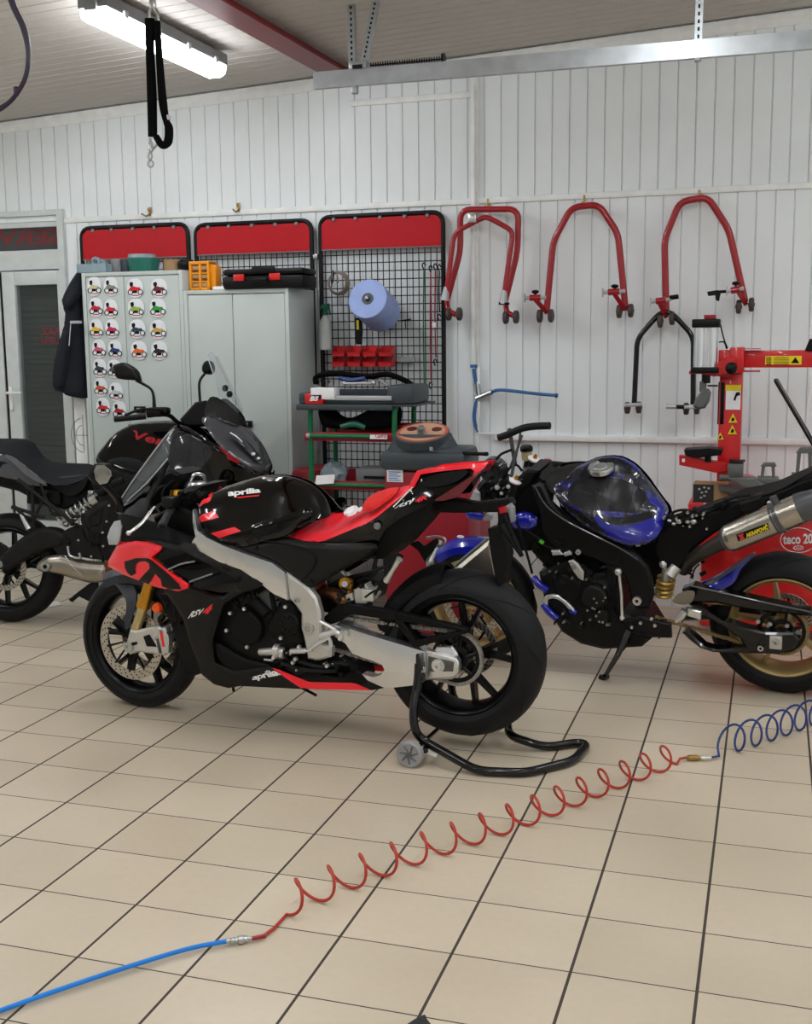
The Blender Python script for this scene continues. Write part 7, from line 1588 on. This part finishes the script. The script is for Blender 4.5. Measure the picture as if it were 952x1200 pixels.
s = MB(); decal(s, B_, [(864.5, 627.5), (872, 624.6), (871, 628), (873.5, 631), (867, 633.2), (868, 629.5)], .25, sv, .002); s.build('sticker_mark', 'machine_red', RB, 0)
# front end
s = MB(); s.prism(B_.P([(596, 570), (610, 560), (640, 548), (650, 556), (645, 580), (640, 620), (628, 640), (612, 640), (604, 610)], 0), -.09, .09, .02); s.build('steering_head', 'plastic_dark', RB)
fx = [B_.q(605, 566, .10), B_.q(627, 541, -.10)]
for sd, f0 in ((-1, fx[0]), (1, fx[1])):
    s = MB(); s.tube([V((f0.x, sd*.1, f0.z)), V((.14, sd*.10, .60))], .027, 16); s.build('fork_tube', 'black_metal', RB); s = MB(); s.tube([V((.14, sd*.10, .60)), V((.0, sd*.10, .3))], .024, 16); s.build('fork_slider', 'rim_gold', RB)
    c = V((f0.x, f0.y-.01, f0.z+.01)); RT = Matrix.Rotation(.42, 3, 'Y') @ Matrix.Rotation(.12, 3, 'X'); RF = lambda mb: setattr(mb, 'v', [RT @ (v-c)+c for v in mb.v]); s = MB(); s.lathe([(.001, .0), (.03, 0), (.032, .008), (.012, .012), (.001, .012)], c, 'z', 24, False); RF(s); s.build('fork_cap', 'cap_cream' if 'cap_cream' in M else 'tissue', RB); s = MB(); s.lathe([(.001, .012), (.010, .012), (.010, .022), (.001, .022)], c, 'z', 12, False); s.box(c+V((0, 0, .026)), (.012, .008, .01)); RF(s); s.build('fork_adjuster', 'gold', RB)
s = MB(); c = B_.q(622.5, 554, .0); s.prism(B_.P([(598, 571), (606, 560), (626, 544), (640, 545), (632, 560), (612, 574)], 0), -.11, .11, .01); s.build('top_yoke', 'black_metal', RB)
s = MB(); s.lathe([(.001, .0), (.03, 0), (.03, .016), (.022, .016), (.022, .008), (.001, .008)], c+V((0, -.03, .012)), 'z', 24, False); s.build('ignition_lock', 'steel', RB)
s = MB(); c = B_.q(617.5, 534, -.12); s.lathe([(.001, -.02), (.024, -.02), (.026, .024), (.001, .024)], c, 'z', 20, False); D('fluid', (176, 164, 120), .3); s.build('fluid_reservoir', 'fluid', RB)
s = MB(); s.lathe([(.001, .024), (.030, .024), (.031, .042), (.022, .05), (.001, .05)], c, 'z', 24, False); s.tube([c+V((0, 0, -.02)), c+V((-.01, -.02, -.09))], .012, 8); s.build('reservoir_cap', 'plastic_dark', RB)
# near grip rising, levers
s = MB(); a, m_, b_ = B_.q(584.5, 513, .1), B_.q(612, 502, .1), B_.q(645, 499, .1); s.tube([a, B_.q(596, 509, .1), m_, B_.q(628, 499.5, .1), b_], .0165, 14, 3); s.build('grip', 'rubber', RB)
s = MB(); s.tube([B_.q(598, 568, .1), B_.q(602, 546, .1), B_.q(608, 520, .1), B_.q(611, 500, .1)], [.012, .012, .009, .006], 8, 3, flat=.6); s.tube([B_.q(597, 502, .08), B_.q(600, 520, .08), B_.q(604, 545, .08)], .010, 8, 3); s.tube([B_.q(612, 510, .1), B_.q(605, 530, .1), B_.q(598, 548, .1)], .006, 8, 3); s.build('clutch_lever', 'carbon_grey', RB)
s = MB(); s.tube([B_.q(582, 538, .1), B_.q(588, 532, .1), B_.q(600, 527, .1)], .006, 8, 3); s.tube([B_.q(587, 555, .1), B_.q(580, 545, .1), B_.q(576, 549, .1)], .006, 8, 3); s.tube([B_.q(590, 560, .1), B_.q(598, 548, .1), B_.q(606, 545, .1), B_.q(612, 552, .1)], .006, 8, 3); s.tube([B_.q(584, 590, .1), B_.q(590, 570, .1), B_.q(588, 560, .1)], .006, 8, 3); s.build('control_cable', 'black_matte', RB)
s = MB(); s.tube([B_.q(636, 549, -.12), B_.q(648, 544, -.2), B_.q(672, 546, -.33)], [.012, .016, .016], 12); s.build('far_grip', 'rubber', RB)
s = MB(); s.box(B_.q(634, 546, -.12), (.05, .05, .04), ch=.01); s.build('switchgear', 'plastic_dark', RB); s = MB(); s.box(B_.q(641, 540, -.15), (.03, .03, .018), ch=.004); s.build('kill_switch', 'machine_red', RB)
# dash and headlamp
s = MB(); s.lathe([(.001, -.02), (.05, -.02), (.062, -.01), (.065, .03), (.001, .03)], B_.q(578, 552, .06), 'y', 28, False); s.build('headlamp', 'smoke_lens', RB)
s = MB(); s.prism(B_.P([(564, 566), (572, 556), (588, 556), (598, 568), (600, 584), (590, 592), (572, 594), (562, 584)], 0), -.07, .07, .02); s.build('front_housing', 'plastic_dark', RB)
s = MB(); s.prism(B_.P([(552, 585), (557, 573), (564, 576), (565, 588), (558, 590)], .06), -.08, -.03, .006); s.sphere(B_.q(583, 571, .12), .014, 8); s.sphere(B_.q(588, 578, .12), .01, 8); s.sphere(B_.q(596, 570, .12), .012, 8); s.build('lamp_reflector', 'light_grey', RB)
FB_('front_side_cover', [(598, 606, .13), (606, 601, .14), (618, 601, .15), (628, 607, .15), (630.5, 614, .15), (624, 621.5, .15), (610, 622, .14), (600, 618, .13)], 'blue_gloss', bulge=.02, edge=.03, thick=.02)
FB_('front_cover', [(545, 601, .08), (555, 598, .08), (566, 602, .08), (567, 609, .08), (558, 610, .08), (547, 607, .08)], 'blue_gloss', bulge=.01, edge=.02, thick=.02)
s = MB(); sec = []
for i in range(13):
    t = PI*.42+(PI*.72-PI*.42)*i/12; r_ = .312; cen = V((r_*math.cos(t), 0, .3+r_*math.sin(t))); rad = V((math.cos(t), 0, math.sin(t)))
    ring = [cen+V((0, yy*.072, 0))+rad*dr for yy, dr in ((-1, -.05), (-.95, -.015), (-.5, .010), (0, .016), (.5, .010), (.95, -.015), (1, -.05))]+[cen+V((0, yy*.068, 0))+rad*dr for yy, dr in ((1, -.052), (.92, -.02), (0, .010), (-.92, -.02), (-1, -.052))]
    sec.append(ring)
s.ring_loft(sec); s.build('front_fender', 'blue_gloss', RB)
s = MB(); s.sphere(B_.q(540, 629, .07), (.02, .006, .008), 10); s.build('fender_mark', 'white_paint', RB)
s = MB()
for pts in ([(618, 622), (630, 630), (640, 640), (650, 643)], [(602, 600), (612, 630), (618, 650), (624, 672)], [(730, 650), (724, 670), (722, 700), (726, 720)], [(712, 660), (718, 680), (716, 706)], [(716, 712), (728, 728), (748, 740)]): s.tube([B_.q(*p, .16) for p in pts], .006, 6, 4)
s.build('hose_and_cable', 'black_matte', RB)
s = MB(); s.box(B_.q(635, 635, .17), (.022, .01, .014), Matrix.Rotation(.6, 3, 'Y')); D('lime', (90, 190, 60), .5); s.build('cable_tag', 'lime', RB)

# small mechanical clutter, uncountable at this distance
def clutter(fr, root, name, reg, n, o0, o1, m, seed, rmax=.014):
    only = 'fastener' in name; rn = random.Random(seed); s = MB(); x0, y0, x1, y1 = reg
    for i in range(n):
        c = fr.q(rn.uniform(x0, x1), rn.uniform(y0, y1), rn.uniform(o0, o1)); k = rn.random()*(.44 if only else 1); r_ = rn.uniform(.004, rmax)
        if k < .45: s.cyl(c+V((0, .01, 0)), c+V((0, -.012, 0)), r_, r_*.85, 10)
        elif k < .75: s.box(c, (r_*rn.uniform(1.5, 4), .015, r_*1.6), Matrix.Rotation(rn.uniform(-1, 1), 3, 'Y'), .002)
        else:
            d = V((rn.uniform(-.03, .03), rn.uniform(-.01, .01), rn.uniform(-.03, .03))); s.tube([c-d, c+V((rn.uniform(-.01, .01), -.01, .01)), c+d], r_*.45, 6, 3)
    return tag(s.build(name, m, root), kind='stuff')
clutter(B_, RB, 'engine_detail', (650, 665, 712, 735), 40, .15, .165, 'charcoal', 1)
clutter(B_, RB, 'engine_fastener', (650, 668, 715, 735), 14, .165, .17, 'zinc', 2, .007)
clutter(B_, RB, 'gearshift_detail', (740, 723, 784, 743), 20, .12, .17, 'black_metal', 3)
clutter(B_, RB, 'subframe_detail', (802, 640, 828, 676), 18, .0, .10, 'charcoal', 4)
clutter(B_, RB, 'subframe_fastener', (775, 600, 830, 622), 12, .1, .13, 'steel', 5, .008)
clutter(B_, RB, 'cockpit_detail', (562, 545, 600, 596), 30, .06, .12, 'black_metal', 6)
clutter(B_, RB, 'cockpit_fastener', (572, 560, 612, 600), 10, .12, .13, 'steel', 7, .007)
clutter(B_, RB, 'head_detail', (628, 635, 690, 662), 26, .12, .17, 'plastic_dark', 8)
clutter(A_, RA, 'linkage_detail', (330, 770, 400, 790), 26, .12, .16, 'black_metal', 9, .01)
clutter(A_, RA, 'linkage_fastener', (330, 760, 405, 786), 12, .15, .165, 'steel', 10, .006)
clutter(A_, RA, 'head_detail', (272, 694, 330, 714), 18, .145, .155, 'charcoal', 11, .01)
clutter(A_, RA, 'suspension_detail', (384, 684, 436, 712), 20, .08, .13, 'charcoal', 12, .012)
clutter(A_, RA, 'control_detail', (186, 574, 246, 600), 30, .05, .15, 'black_metal', 13, .012)
clutter(A_, RA, 'wheel_side_detail', (188, 716, 212, 752), 14, .1, .13, 'black_metal', 14, .01)
clutter(K_, RK, 'frame_detail', (76, 602, 114, 640), 18, .12, .16, 'black_metal', 15, .014)
